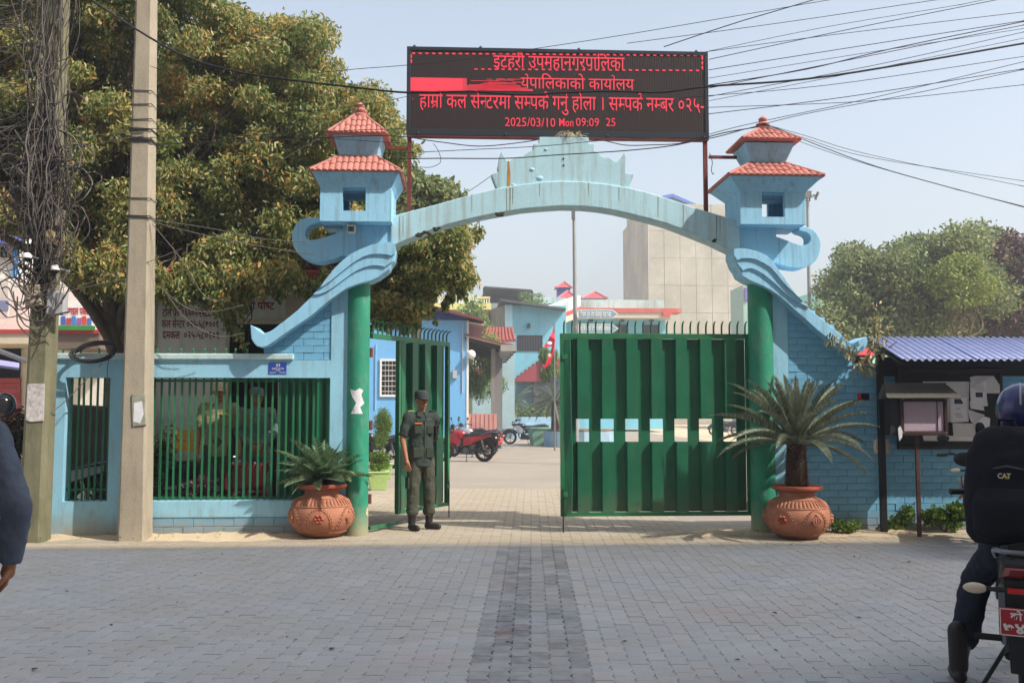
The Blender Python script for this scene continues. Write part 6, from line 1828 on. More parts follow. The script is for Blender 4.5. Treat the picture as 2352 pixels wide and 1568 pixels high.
# the two behind the bars
C_KHAKI = cloth('khaki_dark', srgb(138,132,104)); C_KCAP = cloth('khaki_cap', srgb(180,168,138)); C_NAVY = cloth('dark_green_uniform', srgb(100,118,112))
plx = P(500, 1100, 1.3)
pb = MB(); pb.box(P(250,1100,1.0).x, P(765,1100,1.0).x, 0.5, 2.3, -0.02, 0.10); tag(pb.build('plinth', M_CONC), kind='structure')
pg1, _ = person('guard in khaki cap and olive shirt behind the wall bars', (P(502,1000,0.82).x, 0.82, 0.10), rad(8), dict(head_yaw=rad(14), l_wr=(0.27,-0.10,0.90)), C_KHAKI, C_OLIVE, C_BOOT, 'short', 1.04, C_KCAP)
bits(pg1, [('name_badge', M_YEL, (0.035,0.135,-0.150,-0.11,1.32,1.345)), ('epaulette', M_YEL, (-0.21,-0.12,-0.05,0.03,1.470,1.490)), ('chest_pocket', C_KHAKI, (0.035,0.135,-0.142,-0.10,1.19,1.30)), ('chest_pocket', C_KHAKI, (-0.135,-0.035,-0.142,-0.10,1.19,1.30))])
pg2, _ = person('guard in dark uniform with folded hands right of the khaki one', (P(588,1000,0.95).x, 0.95, 0.10), rad(14), dict(head_yaw=rad(25), l_el=(0.24,-0.02,1.13), r_el=(-0.24,-0.02,1.13), l_wr=(0.05,-0.20,0.98), r_wr=(-0.03,-0.20,0.96)), C_NAVY, C_NAVY, C_BOOT, 'long', 1.0, C_NAVY)
bits(pg2, [('name_badge', M_ORANGE, (-0.14,-0.045,-0.145,-0.11,1.31,1.33)), ('chest_pocket', C_NAVY, (-0.14,-0.04,-0.142,-0.10,1.20,1.29))])
# passer-by cut by the left edge
C_JACK = cloth('jacket_bluegrey', srgb(92,100,116), 0.6)
sp = P(-22, 1100, -8.05)
pl_, _ = person('passer-by in a grey blue jacket cut off by the left edge', (sp.x-0.205, -8.05, 0), rad(190), dict(r_el=(-0.30,0.03,1.12), r_wr=(-0.262,-0.05,0.885), l_el=(0.29,0.0,1.14), r_hd=(0.25,-0.25,-1), r_pn=(1,0.2,0), r_curl=0.7), C_JACK, cloth('trousers_black', srgb(34,34,38)), C_BOOT, 'long', 1.02, None, True)
# rider seen from behind at the right edge
C_DKJ = cloth('rider_black', srgb(44,46,58)); C_BLUE = plain('collar_blue', srgb(120,132,190), 0.8)
BH = rad(90-31)
rb_o = P(2358, 1430, -7.75)
bike_o = Vector((rb_o.x, -7.75, 0))+Vector((math.cos(BH), math.sin(BH), 0))*0.42
rp = bike_o+Vector((math.cos(BH), math.sin(BH), 0))*0.34
rpose = dict(l_hip=(0.10,0,0.83), r_hip=(-0.10,0,0.83), l_knee=(0.27,-0.34,0.56), r_knee=(-0.24,-0.36,0.58), l_ank=(0.36,-0.16,0.10), r_ank=(-0.24,-0.12,0.38), l_toe=(0.25,-1,0), r_toe=(-0.1,-1,0),
             waist=(0,-0.02,0.98), chest=(0,-0.06,1.20), neck=(0,-0.10,1.39), head=(0,-0.15,1.53), l_sh=(0.185,-0.08,1.33), r_sh=(-0.185,-0.08,1.33), l_el=(0.225,-0.27,1.10), r_el=(-0.225,-0.27,1.10), l_wr=(0.27,-0.50,1.06), r_wr=(-0.27,-0.50,1.06), l_pn=(0,0,-1), r_pn=(0,0,-1), l_curl=0.9, r_curl=0.9)
rider, _ = person('motorcycle rider in dark clothes and blue helmet at the right edge', (rp.x, rp.y, 0), BH+rad(90), rpose, C_DKJ, C_DKJ, C_BOOT, 'long', 1.0, None, shirt_len=None)
mb = MB(); mb.eloft([(0,-0.13,1.395,0.085,0.088),(0,-0.125,1.43,0.082,0.085)], 16); mb.build('collar', C_BLUE, rider, local=True, smooth=True)
M_HEL = mat('helmet_blue', srgb(36,40,96), 0.25, 0.1, 3, coat=0.5)
mb = MB(); mb.sph((0,-0.15,1.555), (0.130,0.150,0.145), 24, 16); mb.v = [(x, y, max(z, 1.445)) for x, y, z in mb.v]; hel = mb.build('helmet', M_HEL, rider, local=True, smooth=True, angle=60)
mb = MB(); mb.eloft([(0,-0.15,1.440,0.122,0.140),(0,-0.15,1.452,0.128,0.147),(0,-0.15,1.462,0.1285,0.148)], 24); mb.build('helmet_rim', M_BLACK, hel, local=True, smooth=True)
mb = MB(); mb.torus((0,-0.15,1.555), 0.1325, 0.006, 'x', 20, 6, (rad(10), rad(170))); mb.v = [(x, (y+0.15)*1.13-0.15, (z-1.555)*1.08+1.555) for x, y, z in mb.v]; mb.build('helmet_stripe', plain('grey_trim', srgb(150,150,160), 0.4), hel, local=True)
# backpack
bpk = thing('backpack', 'large black backpack on the rider with a small yellow and white patch', 'backpack', (rp.x, rp.y, 0.86), BH+rad(90))
bpk.scale = (1.12, 1.1, 1.12); bpk.location = (rp.x-0.07, rp.y+0.02, 0.86)
def soft(mb, name, mt, parent, vx=0.012, it=6): return organic(mb, name, mt, parent, vx, it)
M_BAG = cloth('bag_black', srgb(34,34,40), 0.4)
mb = MB(); mb.eloft([(0,0.20,0.0,0.15,0.10),(0,0.21,0.04,0.185,0.125),(0,0.19,0.22,0.19,0.125),(0,0.15,0.40,0.18,0.115),(0,0.12,0.50,0.14,0.09),(0,0.10,0.54,0.08,0.06)], 20, 0.6); soft(mb, 'main_bag', M_BAG, bpk)
mb = MB(); mb.eloft([(0,0.30,0.02,0.13,0.05),(0,0.32,0.06,0.15,0.065),(0,0.31,0.20,0.15,0.06),(0,0.28,0.26,0.12,0.04)], 16, 0.6); soft(mb, 'front_pocket', M_BAG, bpk)
mb = MB(); mb.tube([(-0.04,0.10,0.52),(-0.03,0.10,0.57),(0.03,0.10,0.57),(0.04,0.10,0.52)], 0.010, 6); mb.build('grab_handle', M_BAG, bpk, local=True)
for s_ in (-1, 1):
    mb = MB(); mb.tube(smooth_path([(s_*0.10,0.08,0.50),(s_*0.12,0.0,0.55),(s_*0.13,-0.16,0.50),(s_*0.14,-0.19,0.36),(s_*0.16,0.02,0.12)], 4), 0.017, 6, True, 0.5); mb.build('strap', M_BAG, bpk, local=True)
mb = MB(); mb.tube([(-0.14,0.26,0.33),(0,0.29,0.36),(0.14,0.26,0.33)], 0.005, 5); mb.build('zip', plain('zip_grey', srgb(70,70,74), 0.5), bpk, local=True)
V_, F_, ad = text2d('CAT', 0.03)
mb = MB(); k_ = 0.056/ad
mb.add([(0.040-a*k_, 0.305-0.03*(b*0.05), 0.305+b*k_*1.15) for a, b in V_], F_); mb.build('lettering', plain('patch_white', srgb(210,205,190), 0.8), bpk, local=True)
mb = MB(); mb.add([(0.010,0.307,0.303),(-0.010,0.307,0.303),(0.0,0.307,0.318)], [(0,1,2)]); mb.build('yellow_mark', plain('patch_yellow', srgb(200,160,50), 0.8), bpk, local=True)
# ================================================================ motorcycles
M_TYRE = plain('tyre_rubber', (0.014,0.014,0.014), 0.9)
M_ENG = plain('engine_grey', srgb(90,92,96), 0.4, 0.7)
M_CHR = plain('chrome', srgb(190,190,192), 0.15, 1.0)
M_SEAT = plain('seat_black', (0.012,0.012,0.013), 0.55)
M_GLASSR = mat('tail_red', srgb(120,12,16), 0.15, 0.05, 5, coat=0.6)
M_GLASSR2 = plain('reflector_red', srgb(205,40,34), 0.2)
M_AMBER = plain('signal_lens', srgb(206,190,168), 0.2)
M_HEADL = plain('headlamp', srgb(215,220,225), 0.1)
def motorcycle(label, loc, rz, body, accent, name='motorcycle', plate=None, detail=True, group='parked motorcycles', lean=0.0):
    """local +x is forward, rear axle above the origin"""
    t = thing(name, label, 'motorcycle', loc, rz, group)
    t.rotation_euler = (rad(lean), 0, rz)
    R_ = 0.30; wb = 1.27
    for x in (0.0, wb):
        w = MB(); w.torus((x,0,R_), R_-0.045, 0.046, 'y', 30, 8); tw = w.build('wheel', M_TYRE, t, local=True, smooth=True)
        w = MB(); w.torus((x,0,R_), R_-0.085, 0.016, 'y', 28, 6); w.build('rim', plain('rim_dark', srgb(40,40,42), 0.4, 0.5), tw, local=True, smooth=True)
        w = MB()
        for k in range(6):
            a = 2*math.pi*k/6+0.3; w.tube([(x+0.05*math.cos(a), 0.0, R_+0.05*math.sin(a)), (x+(R_-0.09)*math.cos(a+0.15), 0.0, R_+(R_-0.09)*math.sin(a+0.15))], 0.012, 6)
        w.tube([(x,-0.06,R_),(x,0.06,R_)], 0.045, 12); w.build('spokes', plain('rim_dark', srgb(40,40,42), 0.4, 0.5), tw, local=True)
    # frame, engine
    mb = MB(); mb.tube([(wb-0.28,0,0.86),(0.72,0,0.62),(0.40,0,0.66),(-0.22,0,0.80)], 0.028, 8); mb.tube([(wb-0.28,0,0.80),(0.86,0,0.30),(0.45,0,0.24),(0.40,0,0.62)], 0.026, 8); mb.build('frame', M_BLACK, t, local=True, smooth=True)
    mb = MB(); mb.bevbox(0.46,0.80,-0.12,0.12,0.24,0.42,0.02); mb.tube([(0.68,0,0.40),(0.76,0,0.60)], [0.085,0.075], 12)
    for k in range(5): mb.tube([(0.69+0.015*k,0,0.43+0.035*k),(0.695+0.015*k,0,0.437+0.035*k)], 0.098, 14)
    mb.tube([(0.55,-0.14,0.33),(0.55,0.14,0.33)], 0.085, 16); mb.build('engine', M_ENG, t, local=True)
    mb = MB(); mb.tube([(0.80,-0.05,0.52),(0.90,-0.09,0.40),(0.80,-0.13,0.22),(0.45,-0.14,0.22),(0.15,-0.15,0.27)], 0.022, 8); mb.tube([(0.18,-0.155,0.265),(-0.38,-0.16,0.37)], [0.045,0.052], 12); mb.build('exhaust', M_CHR, t, local=True, smooth=True)
    for s_ in (-1, 1):
        mb = MB(); mb.tube([(0,s_*0.09,R_),(0.45,s_*0.08,0.34)], 0.022, 8); mb.build('swingarm', M_BLACK, t, local=True)
        mb = MB(); mb.tube([(-0.02,s_*0.10,0.36),(0.06,s_*0.10,0.68)], 0.018, 8); mb.tube([(0.0,s_*0.10,0.44),(0.045,s_*0.10,0.62)], 0.033, 10); mb.build('shock_absorber', M_CHR if body[0] > 0.2 else M_ENG, t, local=True)
        mb = MB(); mb.tube([(wb,s_*0.085,R_),(wb-0.13,s_*0.085,0.62)], 0.027, 8); mb.tube([(wb-0.13,s_*0.085,0.62),(wb-0.24,s_*0.085,0.92)], 0.020, 8); mb.build('fork_leg', M_ENG, t, local=True)
    mb = MB(); mb.torus((wb,0,R_), R_+0.028, 0.062, 'y', 16, 8, (rad(10), rad(150)), 0.9); bodym = mat('bike_paint_%s' % name_of(body), body, 0.25, 0.05, 3, coat=0.6)
    mb.build('front_mudguard', bodym, t, local=True, smooth=True)
    mb = MB(); mb.torus((0,0,R_+0.03), R_+0.03, 0.065, 'y', 16, 8, (rad(35), rad(165)), 0.9); mb.build('rear_mudguard', M_BLACK, t, local=True, smooth=True)
    mb = MB(); mb.eloft([(0.80,0,0.66,0.19,0.10),(0.80,0,0.74,0.24,0.145),(0.81,0,0.83,0.24,0.15),(0.82,0,0.90,0.20,0.11),(0.83,0,0.925,0.10,0.05)], 20); mb.build('fuel_tank', bodym, t, local=True, smooth=True)
    mb = MB(); mb.tube([(0.86,0,0.925),(0.86,0,0.94)], 0.035, 14); mb.build('fuel_cap', M_CHR, t, local=True)
    mb = MB(); mb.loft([[(x, -w, z), (x, w, z), (x, w*0.85, z+0.065), (x, 0, z+0.085), (x, -w*0.85, z+0.065)] for x, w, z in [(0.66,0.10,0.745),(0.48,0.135,0.735),(0.25,0.145,0.745),(0.05,0.135,0.785),(-0.20,0.11,0.815),(-0.28,0.08,0.83)]]); mb.build('seat', M_SEAT, t, local=True, smooth=True, bevel=0.0)
    for s_ in (-1, 1):
        mb = MB(); mb.loft([[(x, s_*(y-0.012), z0), (x, s_*y, z0), (x, s_*y, z1), (x, s_*(y-0.012), z1)] for x, y, z0, z1 in [(0.62,0.13,0.46,0.70),(0.40,0.145,0.50,0.73),(0.15,0.135,0.62,0.76),(-0.18,0.10,0.72,0.82),(-0.36,0.06,0.79,0.84)]]); mb.build('side_panel', bodym, t, local=True)
        mb = MB(); mb.loft([[(x, s_*(y-0.01), z0), (x, s_*y, z0), (x, s_*y, z1), (x, s_*(y-0.01), z1)] for x, y, z0, z1 in [(1.02,0.17,0.60,0.84),(0.85,0.185,0.50,0.80),(0.70,0.165,0.46,0.66)]]); mb.build('fairing', mat('bike_paint_%s' % name_of(accent), accent, 0.25, 0.05, 3, coat=0.6), t, local=True)
    mb = MB(); mb.tube(smooth_path([(wb-0.42,-0.36,1.06),(wb-0.34,-0.22,1.07),(wb-0.27,-0.08,0.98),(wb-0.27,0.08,0.98),(wb-0.34,0.22,1.07),(wb-0.42,0.36,1.06)], 4), 0.013, 8); hb = mb.build('handlebar', M_BLACK, t, local=True, smooth=True)
    for s_ in (-1, 1):
        mb = MB(); mb.tube([(wb-0.455,s_*0.40,1.06),(wb-0.40,s_*0.30,1.062)], 0.019, 10); mb.build('grip', M_SEAT, hb, local=True)
        mb = MB(); mb.tube([(wb-0.36,s_*0.25,1.07),(wb-0.33,s_*0.30,1.22)], 0.006, 6); mb.sph((wb-0.33,s_*0.32,1.25), (0.018,0.065,0.045), 12, 8); mb.build('mirror', M_BLACK, t, local=True, smooth=True)
        for x, z in ((-0.42,0.70), (wb-0.16,0.90)):
            mb = MB(); mb.tube([(x,s_*0.06,z),(x,s_*0.17,z)], 0.012, 6); mb.build('signal_stalk', M_BLACK, t, local=True)
            mb = MB(); mb.sph((x,s_*0.215,z), (0.026,0.055,0.026), 12, 8); mb.build('turn_signal', M_AMBER, t, local=True, smooth=True)
        mb = MB(); mb.tube([(0.42,s_*0.12,0.30),(0.42,s_*0.27,0.30)], 0.018, 8); mb.build('foot_peg', M_SEAT, t, local=True)
        mb = MB(); mb.tube(smooth_path([(0.08,s_*0.14,0.79),(-0.20,s_*0.135,0.86),(-0.38,s_*0.09,0.875),(-0.40,0,0.875)], 4), 0.012, 6); mb.build('grab_rail', plain('rail_silver', srgb(130,130,140), 0.3, 0.8), t, local=True, smooth=True)
    mb = MB(); mb.sph((wb-0.14,0,0.90), (0.09,0.10,0.105), 16, 10); mb.build('headlight_shell', bodym, t, local=True, smooth=True)
    mb = MB(); mb.sph((wb-0.10,0,0.895), (0.065,0.085,0.085), 16, 10); mb.build('headlight', M_HEADL, t, local=True, smooth=True)
    mb = MB(); mb.bevbox(wb-0.30,wb-0.22,-0.07,0.07,0.99,1.08,0.01); mb.build('instruments', M_BLACK, t, local=True)
    mb = MB(); mb.loft([[(x,-w,z0),(x,w,z0),(x,w*0.9,z1),(x,-w*0.9,z1)] for x, w, z0, z1 in [(-0.24,0.10,0.74,0.84),(-0.36,0.115,0.745,0.835),(-0.425,0.10,0.755,0.82)]]); tl = mb.build('tail_unit', M_BLACK, t, local=True, bevel=0.008)
    mb = MB(); mb.loft([[(x,-w,z0),(x,w,z0),(x,w*0.85,z1),(x,-w*0.85,z1)] for x, w, z0, z1 in [(-0.41,0.105,0.758,0.812),(-0.437,0.098,0.763,0.807),(-0.447,0.07,0.772,0.80)]]); mb.build('tail_light', M_GLASSR, t, local=True)
    mb = MB(); mb.hull8([(-0.38,-0.075,0.30),(-0.36,0.075,0.30),(-0.35,0.075,0.30),(-0.37,-0.075,0.30)], [(-0.43,-0.09,0.75),(-0.43,0.09,0.75),(-0.41,0.09,0.75),(-0.41,-0.09,0.75)]); mb.build('mud_flap', M_SEAT, t, local=True)
    mb = MB(); mb.box(-0.452,-0.440,-0.075,0.075,0.690,0.715); mb.build('reflector', M_GLASSR2, t, local=True)
    pl_m = plain('plate_red', srgb(170,36,48), 0.5) if plate else plain('plate_pink', srgb(190,70,76), 0.5)
    mb = MB(); mb.box(-0.462,-0.450,-0.115,0.115,0.495,0.625); mb.build('number_plate', pl_m, t, local=True, bevel=0.003)
    if plate:
        mb = MB()
        for (y0, y1, z0, z1) in [(-0.110,0.110,0.498,0.502),(-0.110,0.110,0.618,0.622),(-0.111,-0.107,0.502,0.618),(0.107,0.111,0.502,0.618)]: mb.box(-0.4635,-0.4615,y0,y1,z0,z1)
        mb.build('plate_border', M_WHITE, t, local=True)
        for s_, y0, z0, w, h in plate:
            V_, F_, ad = text2d(s_, 0.035); mb = MB()
            mb.add([(-0.4645, y0-a*w/ad, z0+b*h/0.62) for a, b in V_], F_); mb.build('lettering', M_WHITE, t, local=True)
    mb = MB(); mb.tube([(0.52,0.10,0.26),(0.46,0.24,0.02)], 0.012, 6); mb.tube([(0.44,0.24,0.012),(0.50,0.25,0.012)], 0.014, 6); mb.build('side_stand', M_BLACK, t, local=True)
    return t
def name_of(c): return '_'.join(str(int(v*255)) for v in c)
RED, BLK, BLU, SIL = srgb(150,28,38), srgb(24,24,28), srgb(40,60,110), srgb(150,152,158)
motorcycle('motorcycle with red number plate carrying the rider at the right edge', (bike_o.x, bike_o.y, 0), BH, BLK, BLK, plate=[('\u0915\u094b \u0968\u096e', 0.065, 0.572, 0.11, 0.030), ('\u096d\u096a\u096f\u096e', 0.098, 0.512, 0.19, 0.040)], group='motorcycles')
def park(label, px, py, fwd, body, accent, front=False, lean=3.0):
    g = G(px, py); f = Vector((fwd[0], fwd[1], 0)).normalized(); o = g-f*1.27 if front else g
    return motorcycle(label, (o.x, o.y, 0), math.atan2(f.y, f.x), body, accent, group='motorcycles', lean=lean)
park('parked motorcycle with red fairing half hidden by the rider', 2262, 1278, (-0.45, -0.80), BLK, RED, True)
m1 = park('red and black motorcycle parked nearest inside the gate', 1112, 1060, (-1, 0.35), RED, RED)
m2 = park('grey motorcycle parked behind the red one, partly hidden', 1122, 1050, (-1, 0.5), SIL, RED)
m2b = park('dark motorcycle parked deepest in the row behind the open leaf', 1062, 1035, (-1, 0.8), BLK, BLU)
m3 = park('black motorcycle standing side on in the sunny courtyard', 1238, 1020, (-1, 0.05), BLK, SIL)
m3b = park('black motorcycle wedged between the red one and the porch parapet', 1090, 1043, (-1, 0.45), BLK, RED)
m3c = park('blue motorcycle whose seat shows above the red one', 1084, 1030, (-1, 0.6), BLU, BLK)
m4 = park('distant red motorcycle facing the gate before the planter', 1212, 985, (0.25, -1), RED, RED, True)
m5 = park('dark motorcycle seen through the last slots of the closed leaf', 1690, 1000, (-1, 0.05), BLK, BLK)
m6 = park('motorcycle glimpsed between left column and tall shrub', 905, 1075, (-1, 0.35), BLK, RED)
# behind the bars of the left wall
g = P(360, 1100, 0.75)
motorcycle('black motorcycle behind the bars carrying a yellow crate', (P(440,1000,1.45).x+0.15, 1.9, 0.0), rad(195), BLK, BLK, group='motorcycles')
motorcycle('old motorcycle behind the narrow barred opening at far left', (P(205,1000,0.8).x, 0.85, 0), rad(172), SIL, BLK, group='motorcycles')
cy = P(420, 1040, 1.7)
ct = thing('crate', 'yellow slatted plastic crate seen through the wall bars', 'crate', (cy.x, 1.75, P(420,1036,1.6).z))
M_CRY = plain('crate_yellow', srgb(226,160,30), 0.5)
for k in range(5):
    mb = MB(); z = k*0.062
    for (x0, x1, y0, y1) in [(-0.22,0.22,-0.15,-0.135),(-0.22,0.22,0.135,0.15),(-0.22,-0.205,-0.135,0.135),(0.205,0.22,-0.135,0.135)]: mb.box(x0, x1, y0, y1, z, z+0.042)
    mb.build('slat_ring', M_CRY, ct, local=True)
for x in [-0.21,-0.11,0.0,0.11,0.21]:
    mb = MB(); mb.box(x-0.012, x+0.012, -0.158, -0.15, 0, 0.29); mb.build('rib', M_CRY, ct, local=True)
mb = MB(); mb.box(-0.205,0.205,-0.135,0.135,0.0,0.01); mb.build('base', M_CRY, ct, local=True)
# maroon plastic chair
ch = P(575, 1140, 0.42)
chair = thing('plastic_chair', 'maroon plastic armchair behind the wall bars', 'chair', (ch.x-0.05, 0.42, 0.0), rad(200))
M_MAR = plain('maroon_plastic', srgb(104,28,40), 0.4)
Zs = 0.10
mb = MB(); mb.eloft([(0,0,0.40+Zs,0.23,0.22),(0,0,0.425+Zs,0.235,0.225)], 20, 0.5); mb.build('seat', M_MAR, chair, local=True, bevel=0.006)
mb = MB(); n = 9; rows = []
for i in range(6):
    z = 0.42+Zs+0.075*i; w = 0.21*(1.0-0.05*max(0, i-3)**1.5); yb_ = 0.20+0.03*i
    rows.append([(w*(2*k/(n-1)-1), yb_-0.07*(abs(2*k/(n-1)-1))**2, z-0.03*(abs(2*k/(n-1)-1)**3 if i == 5 else 0)) for k in range(n)])
vs = [v for r in rows for v in r]; mb.add(vs, [(i*n+k, i*n+k+1, (i+1)*n+k+1, (i+1)*n+k) for i in range(5) for k in range(n-1)]); o = mb.build('backrest', M_MAR, chair, local=True, smooth=True, angle=0); sm = o.modifiers.new('thickness', 'SOLIDIFY'); sm.thickness = 0.014
for s_ in (-1, 1):
    mb = MB(); mb.tube(smooth_path([(s_*0.21,0.26,0.78+Zs),(s_*0.25,0.12,0.68+Zs),(s_*0.26,-0.12,0.64+Zs),(s_*0.24,-0.20,0.60+Zs),(s_*0.23,-0.20,0.42+Zs)], 4), 0.022, 8, True, 0.7); mb.build('armrest', M_MAR, chair, local=True, smooth=True)
    for y in (-0.20, 0.20):
        mb = MB(); mb.tube([(s_*0.20,y,0.41+Zs),(s_*0.235,y*1.15,0.0)], [0.032,0.022], 8, True, 0.6); mb.build('leg', M_MAR, chair, local=True)
bush('potted_shrub', 'bush with pale mottled leaves behind the bars at left', 'shrub', (P(372,1000,0.8).x, 0.8, 0.85), (0.26,0.2,0.5), 1500, 0.06, leaf_mat('mottled_leaves', [(0.0, srgb(40,46,34)),(0.6, srgb(80,86,66)),(1.0, srgb(150,150,126))]), 61)
bush('potted_shrub', 'low purple leaved plant at the foot of the bars', 'shrub', (P(455,1000,0.45).x, 0.45, 0.50), (0.26,0.16,0.18), 420, 0.08, leaf_mat('maroon_leaves', [(0.0, srgb(60,30,40)),(0.6, srgb(120,60,76)),(1.0, srgb(170,110,120))]), 62)
# dark covered handcart behind the narrow opening
k0 = P(200, 1000, 1.5)
hc = thing('handcart', 'dark tarpaulin covered handcart behind the narrow barred opening', 'cart', (k0.x, 1.7, 0))
mb = MB(); mb.hull8([(k0.x-0.5,1.4,0.55),(k0.x+0.45,1.4,0.55),(k0.x+0.45,2.1,0.55),(k0.x-0.5,2.1,0.55)], [(k0.x-0.45,1.45,1.62),(k0.x+0.42,1.45,1.58),(k0.x+0.42,2.05,1.58),(k0.x-0.45,2.05,1.62)]); mb.build('cover', cloth('tarp_black', srgb(26,24,26), 0.6), hc, bevel=0.04)
for s_ in (-0.42, 0.38):
    mb = MB(); mb.torus((k0.x+s_,1.45,0.3), 0.27, 0.03, 'y', 20, 6); mb.build('wheel', M_TYRE, hc, smooth=True)
    mb = MB(); mb.box(k0.x+s_-0.03, k0.x+s_+0.03, 1.6, 1.66, 0.0, 0.56); mb.build('leg', M_BLACK, hc)
# ================================================================ police post behind the left wall
YP = 2.35
M_PGREY = mat('post_grey', srgb(224,224,214), 0.85, 0.08, 2, 0.2, 40, dirt=srgb(110,105,90), dirt_amt=0.4, dirt_scale=(4,4,0.8))
M_PCREAM = mat('post_cream', srgb(196,184,160), 0.85, 0.08, 2, 0.2, 40)
M_MAROON = mat('maroon_tin', srgb(124,28,34), 0.55, 0.12, 3, 0.1, 20)
def bx(t, name, px0, px1, py0, py1, y0, y1, mt, Yp=None, **k):
    a, b = P(px0, py1, y0 if Yp is None else Yp), P(px1, py0, y0 if Yp is None else Yp)
    mb = MB(); mb.box(a.x, b.x, y0, y1, a.z, b.z); return mb.build(name, mt, t, **k)
pbase = P(500, 1000, YP)
post = thing('police_post', 'grey police post with red hand painted text and scalloped maroon eave', 'building', (pbase.x, YP, 0))
def X_(px, Y=YP, py=800): return P(px, py, Y).x
def Z_(py, Y=YP, px=500): return P(px, py, Y).z
zd0, zd1 = Z_(744), Z_(640)
mb = MB()
mb.box(X_(352), X_(522), YP, YP+0.15, 0, Z_(600)); mb.box(X_(522), X_(655), YP, YP+0.15, Z_(742), Z_(600)); mb.box(X_(640), X_(655), YP, YP+0.15, 0, Z_(742))
mb.build('front_wall', M_PGREY, post)
mb = MB(); mb.box(X_(655), X_(790), YP-0.02, YP+0.15, 0, Z_(600)); mb.build('side_wall', M_PCREAM, post)
mb = MB(); mb.box(X_(348), X_(358), YP-0.03, YP, 0, Z_(628)); mb.box(X_(519), X_(527), YP-0.03, YP, 0, Z_(628)); mb.box(X_(527), X_(652), YP-0.03, YP, Z_(741), Z_(733)); mb.build('timber_frame', M_PCREAM, post)
mb = MB(); mb.box(X_(527), X_(652), YP-0.02, YP, Z_(733), Z_(729)); mb.build('board_edge', M_PGREY, post)
# doorway interior
mb = MB(); mb.box(X_(522), X_(640), YP+1.4, YP+1.5, 0, Z_(742)); mb.box(X_(522)-0.05, X_(522)-0.002, YP+0.15, YP+1.4, 0, Z_(742)); mb.box(X_(640)+0.002, X_(640)+0.05, YP+0.15, YP+1.4, 0, Z_(742)); mb.box(X_(500), X_(655), YP+0.15, YP+1.5, Z_(742), Z_(738)); mb.build('dark_room', plain('room_green', srgb(50,62,56), 0.8), post)
mb = MB(); mb.box(X_(352)-0.02, X_(790), YP+1.5, YP+3.2, 0, Z_(600)); mb.build('rear_block', M_PGREY, post)
mb = MB(); mb.box(X_(602), X_(640), YP+0.2, YP+0.25, Z_(800), Z_(770)); mb.build('counter', plain('counter_brown', srgb(80,50,40), 0.6), post)
# roof and scalloped valance
ye = YP-0.85
zv0, zv1 = Z_(650, ye), Z_(624, ye)
x0, x1 = X_(205, ye), X_(800, ye)
mb = MB(); mb.hull8([(x0,ye,zv1),(x1,ye,zv1),(x1,YP+3.3,zv1+0.9),(x0,YP+3.3,zv1+0.9)], [(x0,ye,zv1+0.03),(x1,ye,zv1+0.03),(x1,YP+3.3,zv1+0.94),(x0,YP+3.3,zv1+0.94)]); mb.build('roof', M_MAROON, post)
nsc = int((x1-x0)/0.115); w = (x1-x0)/nsc
for k in range(nsc):
    xa = x0+w*k; r = w*0.36; pts = [(xa, zv1), (xa, zv0+0.02), (xa+w*0.10, zv0), (xa+w*0.14, zv0+0.03)]
    cx, cz = xa+w/2, zv0+0.035
    for q in range(9):
        a = math.pi*1.15-(math.pi*1.3)*q/8; pts.append((cx+r*math.cos(a), cz+r*math.sin(a)))
    pts += [(xa+w*0.86, zv0+0.03), (xa+w*0.90, zv0), (xa+w*0.998, zv0+0.02), (xa+w*0.998, zv1)]
    mb = MB(); mb.prism(pts, ye-0.004, ye+0.004); mb.build('valance_tooth', M_MAROON, post)
M_REDP = plain('sign_red', srgb(140,36,40), 0.8)
def wall_text(s, px0, px1, pyb, pyt, off=0.02):
    a, b = P(px0, pyb, YP-0.004), P(px1, pyt, YP-0.004); lettering('lettering', s, M_REDP, post, a.x, a.z, YP-0.004, b.x-a.x, b.z-a.z, off)
wall_text('\u091f\u094b\u0932 \u092b\u094d\u0930\u0940 \u0967\u096c\u096c\u0966\u0968\u096b\u096b\u096e\u096e\u0966\u096c', 373, 501, 726, 711)
wall_text('\u0915\u0932 \u0938\u0947\u0928\u094d\u091f\u0930 \u0966\u0968\u096b-\u096b\u096e\u096d\u0966\u0966\u0967', 371, 503, 752, 737)
wall_text('\u0926\u092e\u0915\u0932  \u0966\u0968\u096b-\u096b\u096e\u0966\u0967\u0966\u0967', 373, 504, 777, 762)
wall_text('\u0928\u0917\u0930 \u092a\u094d\u0930\u0939\u0930\u0940 \u092a\u094b\u0937\u094d\u091f', 508, 630, 710, 695)
# dark green folded steel sheets behind the right half of the bars
gs = thing('folded_shutter', 'dark green ribbed steel sheet standing behind the wall bars by the pot', 'shutter', (P(700,1100,0.55).x, 0.55, 0))
xa, xb = P(640,1100,0.55).x, P(800,1100,0.55).x
k = 0; x = xa
while x < xb:
    mb = MB(); mb.prismz([(x,0.55),(x+0.02,0.50),(x+0.085,0.50),(x+0.105,0.55),(x+0.20,0.55),(x+0.20,0.556),(x+0.10,0.556),(x+0.082,0.506),(x+0.023,0.506),(x+0.003,0.556)], 0.0, 2.05); mb.build('ribbed_panel', M_GREEN, gs); x += 0.20
# small low courtyard wall edges, ramps: pink tiled porch wall is built with the blue building

